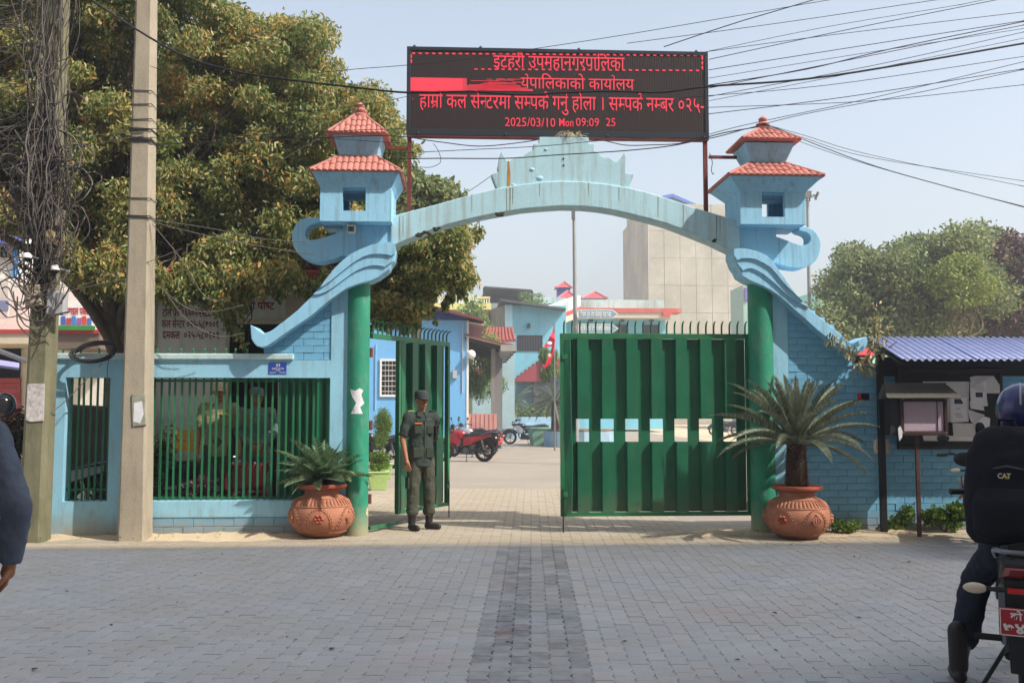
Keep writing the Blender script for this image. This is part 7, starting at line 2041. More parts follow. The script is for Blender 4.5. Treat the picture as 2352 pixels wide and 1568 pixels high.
# ================================================================ shops at far left
M_SHOPW = mat('shop_white', srgb(222,218,208), 0.8, 0.08, 0.8, 0.1, dirt=srgb(150,140,125), dirt_amt=0.4, dirt_scale=(1,1,0.3))
Y1 = 13.0
sh = thing('shop_building', 'white shop building with blue trim and signboards at the far left', 'building', (P(60,1000,Y1).x, Y1, 0))
bx(sh, 'upper_wall', -220, 60, 430, 640, Y1+1.2, Y1+6, M_SHOPW)
bx(sh, 'blue_band', -220, 44, 535, 556, Y1+0.8, Y1+1.2, plain('trim_blue', srgb(96,108,190), 0.6))
bx(sh, 'blue_pier', 28, 40, 430, 640, Y1+1.05, Y1+1.2, plain('trim_cyan', srgb(40,130,200), 0.6))
bx(sh, 'window', 0, 14, 566, 590, Y1+1.12, Y1+1.21, M_DARK)
bx(sh, 'fascia_sign', -220, 20, 640, 730, Y1-0.2, Y1-0.12, mat('fascia_print', srgb(196,190,180), 0.6, 0.25, 1.2))
bx(sh, 'sign_stripe', -220, 20, 690, 712, Y1-0.215, Y1-0.205, plain('sign_blue_grey', srgb(120,130,160), 0.6))
bx(sh, 'wall', -220, 250, 640, 1030, Y1+1.0, Y1+1.18, M_SHOPW)
bx(sh, 'slab', -220, 100, 764, 788, Y1-1.0, Y1+1.0, M_PCREAM)
bx(sh, 'slab_edge', -220, 228, 757, 764, Y1-1.05, Y1+1.0, plain('edge_red', srgb(168,60,56), 0.7))
bx(sh, 'sign_board', 112, 218, 690, 757, Y1-1.12, Y1-1.06, plain('board_white', srgb(230,228,220), 0.6))
bx(sh, 'green_strip', 112, 218, 748, 757, Y1-1.14, Y1-1.122, plain('strip_green', srgb(50,130,60), 0.6))
for k, c in enumerate([(70,96,170), (190,60,70), (60,130,190), (150,90,160), (200,70,60), (80,110,180)]):
    bx(sh, 'printed_picture', 140+k*12, 150+k*12, 726+(k % 2)*4, 745, Y1-1.14, Y1-1.122, plain('print_%d%d%d' % c, srgb(*c), 0.6))
a, b = P(146, 722, Y1-1.13), P(206, 708, Y1-1.13)
lettering('lettering', '\u092e\u094b\u092c\u093e\u0907\u0932 \u092a\u0938\u0932', plain('letter_red', srgb(190,50,60), 0.6), sh, a.x, a.z, Y1-1.13, b.x-a.x, b.z-a.z, 0.03)
bx(sh, 'canopy_soffit', 120, 228, 764, 800, Y1-1.0, Y1+0.9, plain('soffit_brown', srgb(110,96,84), 0.8))
for k in range(14):
    bx(sh, 'shutter_slat', -120, 46, 868+k*12, 879+k*12, Y1+0.90+0.02*(k % 2), Y1+0.98, plain('shutter_red', srgb(168,70,74), 0.5))
bx(sh, 'shutter_wall', 60, 250, 800, 1030, Y1+0.6, Y1+0.98, M_SHOPW)
bx(sh, 'dark_opening', -120, 46, 800, 868, Y1+0.92, Y1+0.99, M_DARK)
aw = thing('shop_awning', 'lavender sheet awning on a pole at the far left', 'awning', (P(10,1000,9).x, 9, 0))
mb = MB(); a, b, c_, d = P(-160,822,9), P(44,850,9), P(44,838,11), P(-160,806,11); mb.hull8([a,b,c_,d], [v+Vector((0,0,0.05)) for v in (a,b,c_,d)]); mb.build('sheet', plain('awning_lavender', srgb(150,150,196), 0.6), aw)
mb = MB(); a, b = P(-40,790,8.9), P(62,830,8.9); mb.tube([a, b], 0.05, 8); mb.build('pole', M_STEEL, aw)
hd = bush('hedge', 'dark brown dead vines heaped against the cable pole at the left edge', 'hedge', (P(18,1000,0.5).x, 0.5, 0.85), (0.55,0.3,0.85), 5200, 0.06, leaf_mat('dead_vine', [(0.0, srgb(38,30,24)),(0.6, srgb(70,58,42)),(1.0, srgb(104,92,60))]), 63)
mb = MB(); p = P(10, 930, -0.3); mb.sph((p.x, p.y, p.z), (0.13,0.14,0.15), 16, 10); tag(mb.build('black_helmet', plain('helmet_gloss', (0.012,0.012,0.014), 0.15, coat=0.6), smooth=True), 'glossy black helmet hanging on the vines at the left edge', 'helmet', kind='thing')

# ================================================================ blue office with porch, inside the gate on the left
YB1 = 21.5
M_BLUEB = mat('office_blue', srgb(112,174,222), 0.75, 0.05, 0.5, 0.1, 20, dirt=srgb(110,160,200), dirt_amt=0.3, dirt_scale=(1,1,0.4), low_dirt=(srgb(150,140,130), 0.0, 0.5, 0.6))
M_BLUED = mat('gable_blue', srgb(34,62,140), 0.7, 0.08, 1, 0.05)
of = thing('blue_office', 'bright blue office with grilled window left of the open leaf', 'building', (P(960,1000,YB1).x, YB1, 0))
xw0, xw1 = P(560,1000,YB1).x, P(1071,1000,YB1).x
ze = P(1000,735,YB1).z
mb = MB(); mb.box(xw0, xw1, YB1, YB1+9, 0, ze); mb.build('wall', M_BLUEB, of)
g_ = poly([(600,735),(1071,735),(1071,722),(960,697),(880,680),(600,620)], YB1+0.05)
mb = MB(); mb.prism(g_, YB1+0.05, YB1+8.9); mb.build('gable', M_BLUED, of)
mb = MB(); r0 = [P(860,672,YB1-0.5), P(1112,738,YB1-0.5)]
mb.hull8([r0[0],r0[1],r0[1]+Vector((0,10,0)),r0[0]+Vector((0,10,0))], [v+Vector((0,0,0.09)) for v in (r0[0],r0[1],r0[1]+Vector((0,10,0)),r0[0]+Vector((0,10,0)))]); mb.build('roof_sheet', mat('roof_maroon', srgb(112,62,66), 0.6, 0.1, 1), of)
mb = MB(); a, b = P(1071,738,YB1-0.3), P(1112,744,YB1-0.3); c_, d = P(1071,775,YB1-0.3), P(1095,790,YB1-0.3)
mb.hull8([a,b,b+Vector((0,7,0)),a+Vector((0,7,0))], [a+Vector((0,0,-0.02)),b+Vector((0,0,-0.05)),b+Vector((0,7,-0.05)),a+Vector((0,7,-0.02))]); mb.build('soffit', plain('soffit_cream', srgb(190,180,168), 0.8), of)
bx(of, 'corner_strip', 1071, 1077, 735, 1040, YB1-0.02, YB1+0.2, M_WHITE)
wf = bx(of, 'window', 876, 932, 828, 908, YB1-0.02, YB1+0.05, M_DARK)
for (a, b, c_, d) in [(872,936,824,829),(872,936,906,911),(872,877,829,906),(931,936,829,906)]: bx(wf, 'frame', a, b, c_, d, YB1-0.06, YB1-0.021, M_WHITE)
for k in range(6): bx(wf, 'grille_bar', 884+k*8, 885.2+k*8, 829, 906, YB1-0.05, YB1-0.022, M_WHITE)
for k in range(6): bx(wf, 'grille_bar', 877, 931, 838+k*12, 839.2+k*12, YB1-0.055, YB1-0.023, M_WHITE)
for px_c, y0_, y1_ in ((862,790,940),(1062,740,900)):
    bx(of, 'conduit', px_c, px_c+1.6, y0_, y1_, YB1-0.05, YB1-0.01, M_WHITE)
bx(of, 'meter_box', 1040, 1050, 850, 868, YB1-0.12, YB1-0.01, plain('meter_grey', srgb(180,180,176), 0.6))
bx(of, 'plinth_band', 700, 1070, 1020, 1045, YB1-0.03, YB1-0.005, plain('plinth_grey', srgb(150,150,150), 0.9))
# porch: sloping roof, posts, pink tiled parapet
pr0, pr1 = P(1068,770,YB1-0.2), P(1186,800,YB1-0.2); v_ = Vector((0,9,0))
mb = MB(); mb.hull8([pr0,pr1,pr1+v_,pr0+v_], [q+Vector((0,0,0.07)) for q in (pr0,pr1,pr1+v_,pr0+v_)]); mb.build('porch_roof', mat('roof_maroon', srgb(112,62,66)), of)
for k in range(5):
    mb = MB(); o_ = Vector((0, 0.2+k*1.8, 0)); a, b = pr0+o_-Vector((0,0,0.02)), pr1+o_-Vector((0,0,0.02)); mb.hull8([a-Vector((0,0,0.12)), b-Vector((0,0,0.12)), b-Vector((0,-0.1,0.12)), a-Vector((0,-0.1,0.12))], [a,b,b+Vector((0,0.1,0)),a+Vector((0,0.1,0))]); mb.build('rafter', plain('rafter_dark', srgb(70,60,54), 0.8), of)
mb = MB(); a, b = P(1150,806,YB1-0.25), P(1186,806,YB1-0.25); mb.hull8([a,b,b+v_,a+v_], [q+Vector((0,0,0.22)) for q in (a,b,b+v_,a+v_)]); mb.build('eave_board', plain('eave_grey', srgb(150,146,140), 0.8), of)
mb = MB(); q_ = [pr0-Vector((0,0,0.012)), pr1-Vector((0,0,0.012))]; mb.hull8([q_[0]-Vector((0,0,0.01)),q_[1]-Vector((0,0,0.01)),q_[1]+v_-Vector((0,0,0.01)),q_[0]+v_-Vector((0,0,0.01))], [q_[0],q_[1],q_[1]+v_,q_[0]+v_]); mb.build('porch_bounce_sheet', plain('soffit_cream', srgb(190,180,168)), of)  # pale sheet added under the porch roof, bounced light put into its colour
for px, Yq in ((1133,YB1+0.2),(1143,YB1+2.2),(1149,YB1+4.5)):
    bx(of, 'porch_post', px-5, px+5, 800, 1030, Yq, Yq+0.22, plain('post_grey2', srgb(126,122,118), 0.8), Yp=Yq)
bx(of, 'pink_parapet', 1074, 1141, 950, 1045, YB1+0.05, YB1+0.25, mat('pink_tile', srgb(196,140,132), 0.5, 0.15, 1.5))
for k in range(6): bx(of, 'parapet_joint', 1083+k*10, 1084+k*10, 951, 1044, YB1+0.035, YB1+0.049, plain('joint_dark', srgb(150,100,96), 0.8))
p = P(1082, 830, YB1-0.2); mb = MB(); mb.sph((p.x, p.y, P(1083,775,YB1).z-0.6), 0.16, 10, 7); mb.build('floodlight', M_WHITE, of, smooth=True)

# ================================================================ pale blue building with red stairs
YC = 46.0
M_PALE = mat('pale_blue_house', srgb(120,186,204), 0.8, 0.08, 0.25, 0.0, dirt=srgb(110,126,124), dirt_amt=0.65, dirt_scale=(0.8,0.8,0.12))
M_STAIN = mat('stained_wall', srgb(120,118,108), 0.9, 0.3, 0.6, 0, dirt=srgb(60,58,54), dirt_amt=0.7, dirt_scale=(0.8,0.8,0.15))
hb = thing('stair_house', 'pale blue house with a red outside staircase beyond the courtyard', 'building', (P(1220,1000,YC).x, YC, 0))
bx(hb, 'wall', 1162, 1300, 702, 985, YC, YC+6, M_PALE)
bx(hb, 'corner_pier', 1160, 1177, 700, 985, YC-0.15, YC, plain('pier_pale', srgb(170,210,224), 0.8))
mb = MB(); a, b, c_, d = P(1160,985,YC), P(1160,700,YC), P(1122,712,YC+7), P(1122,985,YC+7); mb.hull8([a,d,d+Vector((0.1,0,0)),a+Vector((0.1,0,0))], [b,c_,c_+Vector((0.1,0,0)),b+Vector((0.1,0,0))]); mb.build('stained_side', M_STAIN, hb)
mb = MB(); a, b = P(1148,690,YC-0.8), P(1300,712,YC-0.8); v_ = Vector((0,8,0)); mb.hull8([a,b,b+v_,a+v_], [q+Vector((0,0,0.12)) for q in (a,b,b+v_,a+v_)]); mb.build('roof_slab', plain('slab_dark', srgb(80,78,78), 0.8), hb)
w_ = bx(hb, 'window', 1188, 1246, 770, 805, YC-0.05, YC+0.1, M_DARK)
for k in range(9): bx(w_, 'louvre', 1190+k*6, 1193+k*6, 772, 804, YC-0.09, YC-0.052, plain('louvre_grey', srgb(60,62,66), 0.6))
bx(hb, 'lamp_bracket', 1212, 1218, 742, 752, YC-0.4, YC, M_BLACK)
M_STAIR = plain('stair_red', srgb(146,58,64), 0.7)
for k in range(7):
    bx(hb, 'stair_step', 1180+k*9, 1246, 868-k*6.6, 868-(k-1)*6.6 if k else 876, YC-1.3, YC-0.06, M_STAIR)
mb = MB(); mb.prism(poly([(1177,860),(1246,800),(1246,807),(1179,866)], YC-1.35), YC-1.42, YC-1.34); mb.build('stair_balustrade', M_PALE, hb)
bx(hb, 'landing', 1246, 1300, 822, 862, YC-1.5, YC, M_STAIR)
bx(hb, 'landing_rail', 1246, 1300, 790, 822, YC-1.5, YC-1.4, M_PALE)
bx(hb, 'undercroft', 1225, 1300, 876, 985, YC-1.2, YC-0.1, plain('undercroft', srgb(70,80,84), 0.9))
# red tiled shed roof between
sr = thing('tiled_shed', 'low shed with a red tiled roof below the stained wall', 'building', (P(1130,1000,38).x, 38, 0))
mb = MB(); a, b, c_, d = P(1112,790,38), P(1182,786,38), P(1175,757,41), P(1120,757,41); mb.hull8([a,b,c_,d], [q+Vector((0,0,0.1)) for q in (a,b,c_,d)]); mb.build('roof', mat('tile_far', srgb(150,76,62), 0.8, 0.15, 1), sr)
for k in range(9):
    t = k/8; mb = MB(); mb.tube([a.lerp(b, t)+Vector((0,0,0.11)), d.lerp(c_, t)+Vector((0,0,0.11))], 0.07, 6); mb.build('tile_ridge', mat('tile_far', srgb(150,76,62), 0.8, 0.15, 1), sr)
bx(sr, 'wall', 1085, 1182, 788, 985, 38.2, 41, mat('shed_wall', srgb(150,176,180), 0.8, 0.15, 0.5))
for k in range(9): bx(sr, 'grille_bar', 1086+k*6, 1088+k*6, 805, 845, 38.0, 38.15, M_WHITE)
bx(sr, 'window', 1084, 1140, 805, 845, 38.16, 38.25, M_DARK)
bx(sr, 'red_band', 1084, 1140, 850, 858, 37.9, 38.15, plain('edge_red', srgb(168,60,56), 0.7))
# ================================================================ municipal block with stained parapet and red fascia
YD = 54.0
mu = thing('municipal_block', 'two storey pale blue block with stained parapet and red fascia behind the closed leaf', 'building', (P(1400,1000,YD).x, YD, 0))
bx(mu, 'wall', 1275, 1528, 728, 985, YD, YD+8, M_PALE)
bx(mu, 'wing_wall', 1235, 1290, 745, 985, YD-3.2, YD, M_PALE, Yp=YD-3.2)
bx(mu, 'slab', 1296, 1545, 716, 729, YD-1.6, YD, plain('slab_beige', srgb(196,180,160), 0.8))
bx(mu, 'red_fascia', 1290, 1566, 708, 716.5, YD-1.7, YD-0.2, mat('fascia_red', srgb(190,84,70), 0.8, 0.15, 0.5, dirt=srgb(170,160,140), dirt_amt=0.6, dirt_scale=(0.8,0.8,0.8)))
bx(mu, 'fascia_end', 1523, 1540, 716, 726, YD-1.75, YD-0.3, plain('fascia_end_red', srgb(196,82,68), 0.8))
M_PARA = mat('stained_parapet', srgb(176,196,190), 0.9, 0.2, 0.6, 0, dirt=srgb(90,88,80), dirt_amt=0.9, dirt_scale=(1.6,1.6,0.12))
bx(mu, 'parapet', 1318, 1526, 689, 708, YD-1.2, YD-0.9, M_PARA)
mb = MB(); a, b, c_, d = P(1178,782,38), P(1330,716,YD-1.6), P(1330,704,YD-1.6), P(1178,768,38)
sl = [P(1240,745,YD-7), P(1325,712,YD-1.7), P(1325,722,YD-1.7), P(1240,758,YD-7)]
mb.hull8([sl[3],sl[2],sl[2]+Vector((0.5,0.3,0)),sl[3]+Vector((0.5,0.3,0))], [sl[0],sl[1],sl[1]+Vector((0.5,0.3,0)),sl[0]+Vector((0.5,0.3,0))]); mb.build('side_slab', plain('slab_beige', srgb(196,180,160), 0.8), mu)
sl2 = [v+Vector((0,0,0.25)) for v in (sl[0], sl[1])]
mb = MB(); mb.hull8([sl[0],sl[1],sl[1]+Vector((0.4,0.3,0)),sl[0]+Vector((0.4,0.3,0))], [sl2[0],sl2[1],sl2[1]+Vector((0.4,0.3,0)),sl2[0]+Vector((0.4,0.3,0))]); mb.build('side_fascia', plain('edge_red', srgb(168,60,56), 0.7), mu)
mb = MB(); s3 = [v+Vector((0,0,0.75)) for v in sl2]; mb.hull8([sl2[0],sl2[1],sl2[1]+Vector((0.3,0.3,0)),sl2[0]+Vector((0.3,0.3,0))], [s3[0],s3[1],s3[1]+Vector((0.3,0.3,0)),s3[0]+Vector((0.3,0.3,0))]); mb.build('side_parapet', M_PARA, mu)
for px in (1424, 1496): bx(mu, 'window', px-18, px+18, 746, 800, YD-0.1, YD+0.1, M_DARK)
for px in (1358, 1430, 1498): bx(mu, 'wall_lamp', px-4, px+4, 731, 738, YD-0.5, YD-0.02, M_BLACK)
# ================================================================ roof cupolas
def cupola(label, px, py_top, py_eave, py_base, w, wroof, Y, body_c, gable=True):
    c = P(px, py_base, Y); t = thing('roof_cupola', label, 'cupola', (c.x, Y, c.z), group='red roofed cupolas on the skyline')
    a, b = P(px-w, py_base, Y), P(px+w, py_eave, Y)
    mb = MB(); mb.box(a.x, b.x, Y, Y+(b.x-a.x), a.z, b.z); mb.build('body', plain('cup_%d%d%d' % body_c, srgb(*body_c), 0.7), t)
    e0, e1, ap = P(px-wroof, py_eave+1, Y-0.3), P(px+wroof, py_eave+1, Y-0.3), P(px, py_top, Y+(b.x-a.x)/2)
    d_ = Vector((0, (b.x-a.x)+0.6, 0))
    mb = MB(); mb.add([e0, e1, e1+d_, e0+d_, ap], [(0,1,4),(1,2,4),(2,3,4),(3,0,4),(3,2,1,0)]); mb.build('roof', plain('cup_roof', srgb(168,78,84), 0.7), t)
    mb = MB(); mb.tube([e0, ap, e1], 0.09, 5); mb.build('ridge', plain('cup_ridge', srgb(190,110,112), 0.7), t)
cupola('tallest cupola with blue body and red roof on the skyline', 1295, 647, 659, 690, 14, 19, 62, (52,92,176))
cupola('low cupola with spreading red roof left of the lamp pole', 1304, 668, 684, 692, 16, 24, 60, (200,206,214))
cupola('low cupola with blue and red roof right of the lamp pole', 1366, 670, 684, 692, 20, 30, 60, (150,170,206))
# ================================================================ tall concrete block
YT_ = 88.0
M_TALL = mat('tall_concrete', srgb(170,162,144), 0.95, 0.22, 0.22, 0, dirt=srgb(206,202,190), dirt_amt=0.7, dirt_scale=(0.3,0.3,0.3))
tb = thing('tall_building', 'tall bare concrete block with grey window side behind the arch', 'building', (P(1580,1000,YT_).x, YT_, 0))
xL_, xR_ = P(1490,700,YT_).x, P(1709,700,YT_).x; zT_ = P(1500,500,YT_).z
mb = MB(); mb.box(xL_, xR_, YT_+0.1, YT_+16, 0, zT_+1.5); mb.build('core', M_TALL, tb)
nx, nz = 6, 8
for i in range(nx):
    for j in range(nz):
        w_, h_ = (xR_-xL_)/nx, (zT_+1.5)/nz
        if P(0,0,YT_).z is None: continue
        z0 = j*h_
        if z0+h_ < P(1600,745,YT_).z: continue
        mb = MB(); dd = RND.uniform(0.0, 0.05)
        mb.bevbox(xL_+i*w_+0.012, xL_+(i+1)*w_-0.012, YT_+dd, YT_+0.2, z0+0.012, z0+h_-0.012, 0.02); mb.build('wall_panel', M_TALL, tb)
    
a, b = P(1490,700,YT_), P(1441,700,YT_+22)
zt2 = P(1441,505,YT_+22).z
mb = MB(); mb.hull8([(b.x,b.y,0),(a.x,a.y,0),(a.x+0.5,a.y+0.3,0),(b.x+0.5,b.y+0.3,0)], [(b.x,b.y,zt2),(a.x,a.y,zT_),(a.x+0.5,a.y+0.3,zT_),(b.x+0.5,b.y+0.3,zt2)]); mb.build('side_wall', plain('tall_side', srgb(160,156,150), 0.9), tb)
sd = Vector((b.x-a.x, b.y-a.y, 0)); sn = Vector((sd.y, -sd.x, 0)).normalized()
if sn.x > 0: sn = -sn
for j in range(6):
    for f in (0.22, 0.72):
        c = a+sd*f; z0 = 3.2*j+1.6
        if z0+1.6 > zT_: continue
        u = sd.normalized()
        mb = MB(); q = [c-u*0.9+sn*0.03, c+u*0.9+sn*0.03, c+u*0.9-sn*0.1, c-u*0.9-sn*0.1]
        mb.hull8([Vector((v.x,v.y,z0)) for v in q], [Vector((v.x,v.y,z0+1.7)) for v in q]); mb.build('window', plain('win_dark', srgb(60,64,72), 0.3), tb)
for f in (0.45,):
    c = a+sd*f+sn*0.1; mb = MB(); mb.tube([(c.x,c.y,0),(c.x,c.y,zT_)], 0.12, 6); mb.build('drain_pipe', M_BLACK, tb)
for k in range(6):
    c = a+sd*(k/5); mb = MB(); mb.tube([(c.x,c.y,zT_+(zt2-zT_)*k/5),(c.x,c.y,zT_+1.3+(zt2-zT_)*k/5)], 0.05, 5); mb.build('railing_post', M_BLACK, tb)
mb = MB(); mb.tube([(a.x,a.y,zT_+1.3),(b.x,b.y,zt2+1.3)], 0.05, 5); mb.tube([(a.x,a.y,zT_+0.8),(b.x,b.y,zt2+0.8)], 0.04, 5); mb.build('railing', M_BLACK, tb)
p0, p1, p2 = P(1520,450,YT_+4), P(1545,445,YT_+4), P(1612,474,YT_+4)
mb = MB(); d_ = Vector((0,8,0)); base = [p0-Vector((0,0,0.2)), p2-Vector((0,0,0.2))]
mb.add([p0, p1, p2, p2-Vector((0,0,0.35)), p1-Vector((0,0,0.35)), p0-Vector((0,0,0.35))]+[v+d_ for v in (p0,p1,p2,p2-Vector((0,0,0.35)),p1-Vector((0,0,0.35)),p0-Vector((0,0,0.35)))], [(0,1,4,5),(1,2,3,4),(0,6,7,1),(1,7,8,2),(6,7,10,11),(7,8,9,10),(2,8,9,3)]); mb.build('roof_sheet', plain('sheet_blue', srgb(60,100,180), 0.5), tb)
for q in (p0, p2): 
    mb = MB(); mb.tube([(q.x,q.y+1,zT_),(q.x,q.y+1,q.z)], 0.12, 6); mb.build('roof_post', M_STEEL, tb)
# ================================================================ yellow house and roof terrace frame
YE = 52.0
yh = thing('yellow_house', 'pale yellow house with a balustraded roof above the blue office', 'building', (P(1050,1000,YE).x, YE, 0))
M_YEL_ = plain('house_yellow', srgb(216,206,130), 0.8)
bx(yh, 'wall', 960, 1122, 700, 985, YE, YE+8, M_YEL_)
bx(yh, 'cornice', 955, 1128, 696, 710, YE-0.5, YE, M_YEL_)
bx(yh, 'top_rail', 955, 1126, 681, 684.5, YE-0.45, YE-0.2, M_YEL_)
for k in range(30): bx(yh, 'baluster', 957+k*5.7, 959.6+k*5.7, 684.5, 696, YE-0.42, YE-0.25, plain('bal_cream', srgb(226,222,200), 0.8))
bush('roof_bush', 'bush growing beside the yellow house roof', 'bush', (P(1085,745,44).x, 44, P(1085,735,44).z), (1.5,1.2,1.3), 1500, 0.22, M_LEAF_BUSH, 64, True)
tf = thing('terrace_frame', 'dark netted frame on a roof terrace between the houses', 'pergola', (P(1165,1000,58).x, 58, P(1165,696,58).z))
a0, a1, a2, a3 = P(1112,697,58), P(1112,660,58), P(1222,668,58), P(1222,697,58); v_ = Vector((0,5,0))
for q, w_ in ((a0,a1),(a3,a2)):
    for o_ in (Vector((0,0,0)), v_):
        mb = MB(); mb.tube([q+o_, w_+o_], 0.09, 6); mb.build('post', M_BLACK, tf)
mb = MB(); mb.hull8([a1,a2,a2+v_,a1+v_], [q+Vector((0,0,0.1)) for q in (a1,a2,a2+v_,a1+v_)]); mb.build('roof', plain('net_dark', srgb(70,70,72), 0.9), tf)
for k in range(9):
    t = k/8; mb = MB(); mb.tube([a1.lerp(a0, t)+v_, a2.lerp(a3, t)+v_], 0.10, 5); mb.build('slat', plain('net_dark', srgb(70,70,72), 0.9), tf)
bx(tf, 'terrace_slab', 1108, 1300, 697, 712, 58, 63, plain('terrace_grey', srgb(130,140,138), 0.9))
bx(tf, 'parapet', 1232, 1300, 684, 698, 58, 58.3, M_PARA)
bush('roof_bush', 'row of pot plants along the terrace right of the netted frame', 'bush', (P(1222,680,57).x, 57, P(1222,686,57).z), (1.3,0.5,0.55), 900, 0.15, M_LEAF_BUSH, 65, True)
# pale green house far right behind the trees
gh = thing('far_house', 'pale green and cream house glimpsed left of the rounded tree', 'building', (P(1920,1000,60).x, 60, 0))
bx(gh, 'wall', 1890, 2300, 668, 985, 60, 68, plain('house_mint', srgb(150,214,196), 0.8))
bx(gh, 'cornice', 1885, 2305, 660, 668, 59.4, 60, plain('house_cream', srgb(214,206,176), 0.8))
bx(gh, 'parapet', 1888, 2300, 640, 660, 60, 60.4, plain('house_cream', srgb(214,206,176), 0.8))
for k in range(5):
    w_ = bx(gh, 'window', 1960+k*66, 1990+k*66, 690, 735, 59.9, 60.1, M_DARK); bx(w_, 'sill', 1956+k*66, 1994+k*66, 735, 739, 59.6, 59.99, M_WHITE)
bx(gh, 'aerial', 1898, 1899.2, 622, 642, 60.2, 60.3, M_BLACK)
yo = thing('far_shop', 'narrow green and violet shopfront seen beside the right column', 'building', (P(1713,1000,70).x, 70, 0))
bx(yo, 'wall', 1712, 1723, 655, 985, 70, 74, plain('shop_green', srgb(150,176,160), 0.8)); bx(yo, 'sign', 1712, 1719, 660, 690, 69.8, 69.99, plain('sign_violet', srgb(110,80,160), 0.6))
# ================================================================ courtyard furniture
YL_ = 15.0
cl = P(1324, 1000, YL_)
lp = thing('lamp_pole', 'tall grey lamp pole rising behind the closed leaf to the arch', 'lamp pole', (cl.x, YL_, 0))
zt_ = P(1318, 470, YL_).z
mb = MB(); mb.tube([(cl.x,YL_,0),(cl.x-0.02,YL_,zt_*0.6),(cl.x-0.05,YL_,zt_+1.0)], [0.075,0.060,0.042], 12); mb.build('pole', M_STEEL if False else plain('pole_grey', srgb(150,152,150), 0.5, 0.3), lp, smooth=True)
mb = MB(); mb.bevbox(cl.x-0.12, cl.x-0.02, YL_-0.12, YL_-0.02, P(1318,505,YL_).z, P(1318,484,YL_).z, 0.01); mb.build('control_box', M_STEEL, lp)
mb = MB(); mb.tube([(cl.x-0.05,YL_,zt_+1.0),(cl.x+0.5,YL_,zt_+1.2)], 0.03, 8); mb.bevbox(cl.x+0.4,cl.x+0.9,YL_-0.12,YL_+0.12,zt_+1.15,zt_+1.28,0.02); mb.build('lamp_head', M_STEEL, lp)
ds = []
M_SIGNB = plain('arrow_blue', srgb(122,160,180), 0.6)
for py0, py1, s in ((711,731,'\u0936\u093f\u0915\u094d\u0937\u093e \u092f\u0941\u0935\u093e \u0924\u0925\u093e \u0916\u0947\u0932\u0915\u0941\u0926 \u092e\u0939\u093e\u0936\u093e\u0916\u093e'), (744,764,'\u0915\u0943\u0937\u093f \u0924\u0925\u093e \u092a\u0936\u0941 \u092a\u0902\u0915\u094d\u0937\u0940 \u0935\u093f\u0915\u093e\u0938')):
    st_ = s.replace('\u0936\u093f', '\u093f\u0936').replace('\u0937\u093f', '\u093f\u0937').replace('\u0935\u093f', '\u093f\u0935')
    t = thing('direction_sign', ('upper' if py0 < 730 else 'lower')+' blue arrow sign with white Nepali lettering on the lamp pole', 'sign', P(1372, py1, YL_-0.15))
    o0 = poly([(1328,py1),(1328,py0),(1407,py0),(1421,(py0+py1)/2),(1407,py1)], YL_-0.15)
    mb = MB(); mb.prism(o0, YL_-0.15, YL_-0.12); mb.build('board', M_WHITE, t)
    o1 = poly([(1330,py1-1.6),(1330,py0+1.6),(1406,py0+1.6),(1418,(py0+py1)/2),(1406,py1-1.6)], YL_-0.155)
    mb = MB(); mb.prism(o1, YL_-0.156, YL_-0.151); mb.build('face', M_SIGNB, t)
    a, b = P(1333, py1-4.5, YL_-0.16), P(1404, py0+5.5, YL_-0.16); lettering('lettering', st_, M_WHITE, t, a.x, a.z, YL_-0.16, b.x-a.x, b.z-a.z, 0.02)
fl = P(1864, 1000, 26)
fp = thing('floodlight_pole', 'slim pole with floodlights behind the right tower', 'lamp pole', (fl.x, 26, 0))
zt_ = P(1866, 447, 26).z
mb = MB(); mb.tube([(fl.x,26,0),(fl.x+0.04,26,zt_)], [0.085,0.06], 12); mb.build('pole', plain('pole_grey', srgb(150,152,150)), fp, smooth=True)
mb = MB(); mb.torus((fl.x+0.04,26,zt_-0.05), 0.28, 0.025, 'z', 20, 6); mb.build('ring', M_STEEL, fp)
for a in (rad(-20), rad(80), rad(170), rad(250)):
    c = Vector((fl.x+0.04+0.36*math.cos(a), 26+0.36*math.sin(a), zt_-0.08)); mb = MB(); mb.bevbox(-0.16,0.16,-0.05,0.05,-0.14,0.14,0.02)
    M_ = Matrix.Translation(c) @ Matrix.Rotation(a+rad(90), 4, 'Z') @ Matrix.Rotation(rad(25), 4, 'X'); mb.xf(M_); mb.build('floodlight', plain('flood_grey', srgb(110,112,116), 0.4, 0.4), fp)
    mb = MB(); mb.box(-0.13,0.13,-0.056,-0.051,-0.11,0.11); mb.xf(M_); mb.build('lens', plain('flood_lens', srgb(190,190,186), 0.2), fp)
# round planter with tree, flagpole and flag
gp = G(1300, 1028)
pr = thing('planter', 'low white and blue concrete planter with steps beside the closed leaf', 'planter', (gp.x, gp.y+1.5, 0))
mb = MB(); mb.tube([(gp.x+0.75,gp.y+1.6,0),(gp.x+0.75,gp.y+1.6,0.62)], 1.5, 8); mb.build('ring_wall', mat('planter_paint', srgb(150,180,196), 0.8, 0.15, 2, 0.2), pr)
mb = MB(); mb.tube([(gp.x+0.75,gp.y+1.6,0.60),(gp.x+0.75,gp.y+1.6,0.70)], 1.36, 8); mb.build('soil', M_SOIL, pr)
for k in range(3):
    q = G(1235+k*6, 985+k*1.0); mb = MB(); mb.box(gp.x-2.4+0.2*k, gp.x+1.0, gp.y+14.0-0.9*k, gp.y+14.9-0.9*k, 0, 1.1-0.30*k); mb.build('step', mat('planter_paint', srgb(150,180,196)), pr)
tc0 = (gp.x+0.35, gp.y+1.6, 2.0)
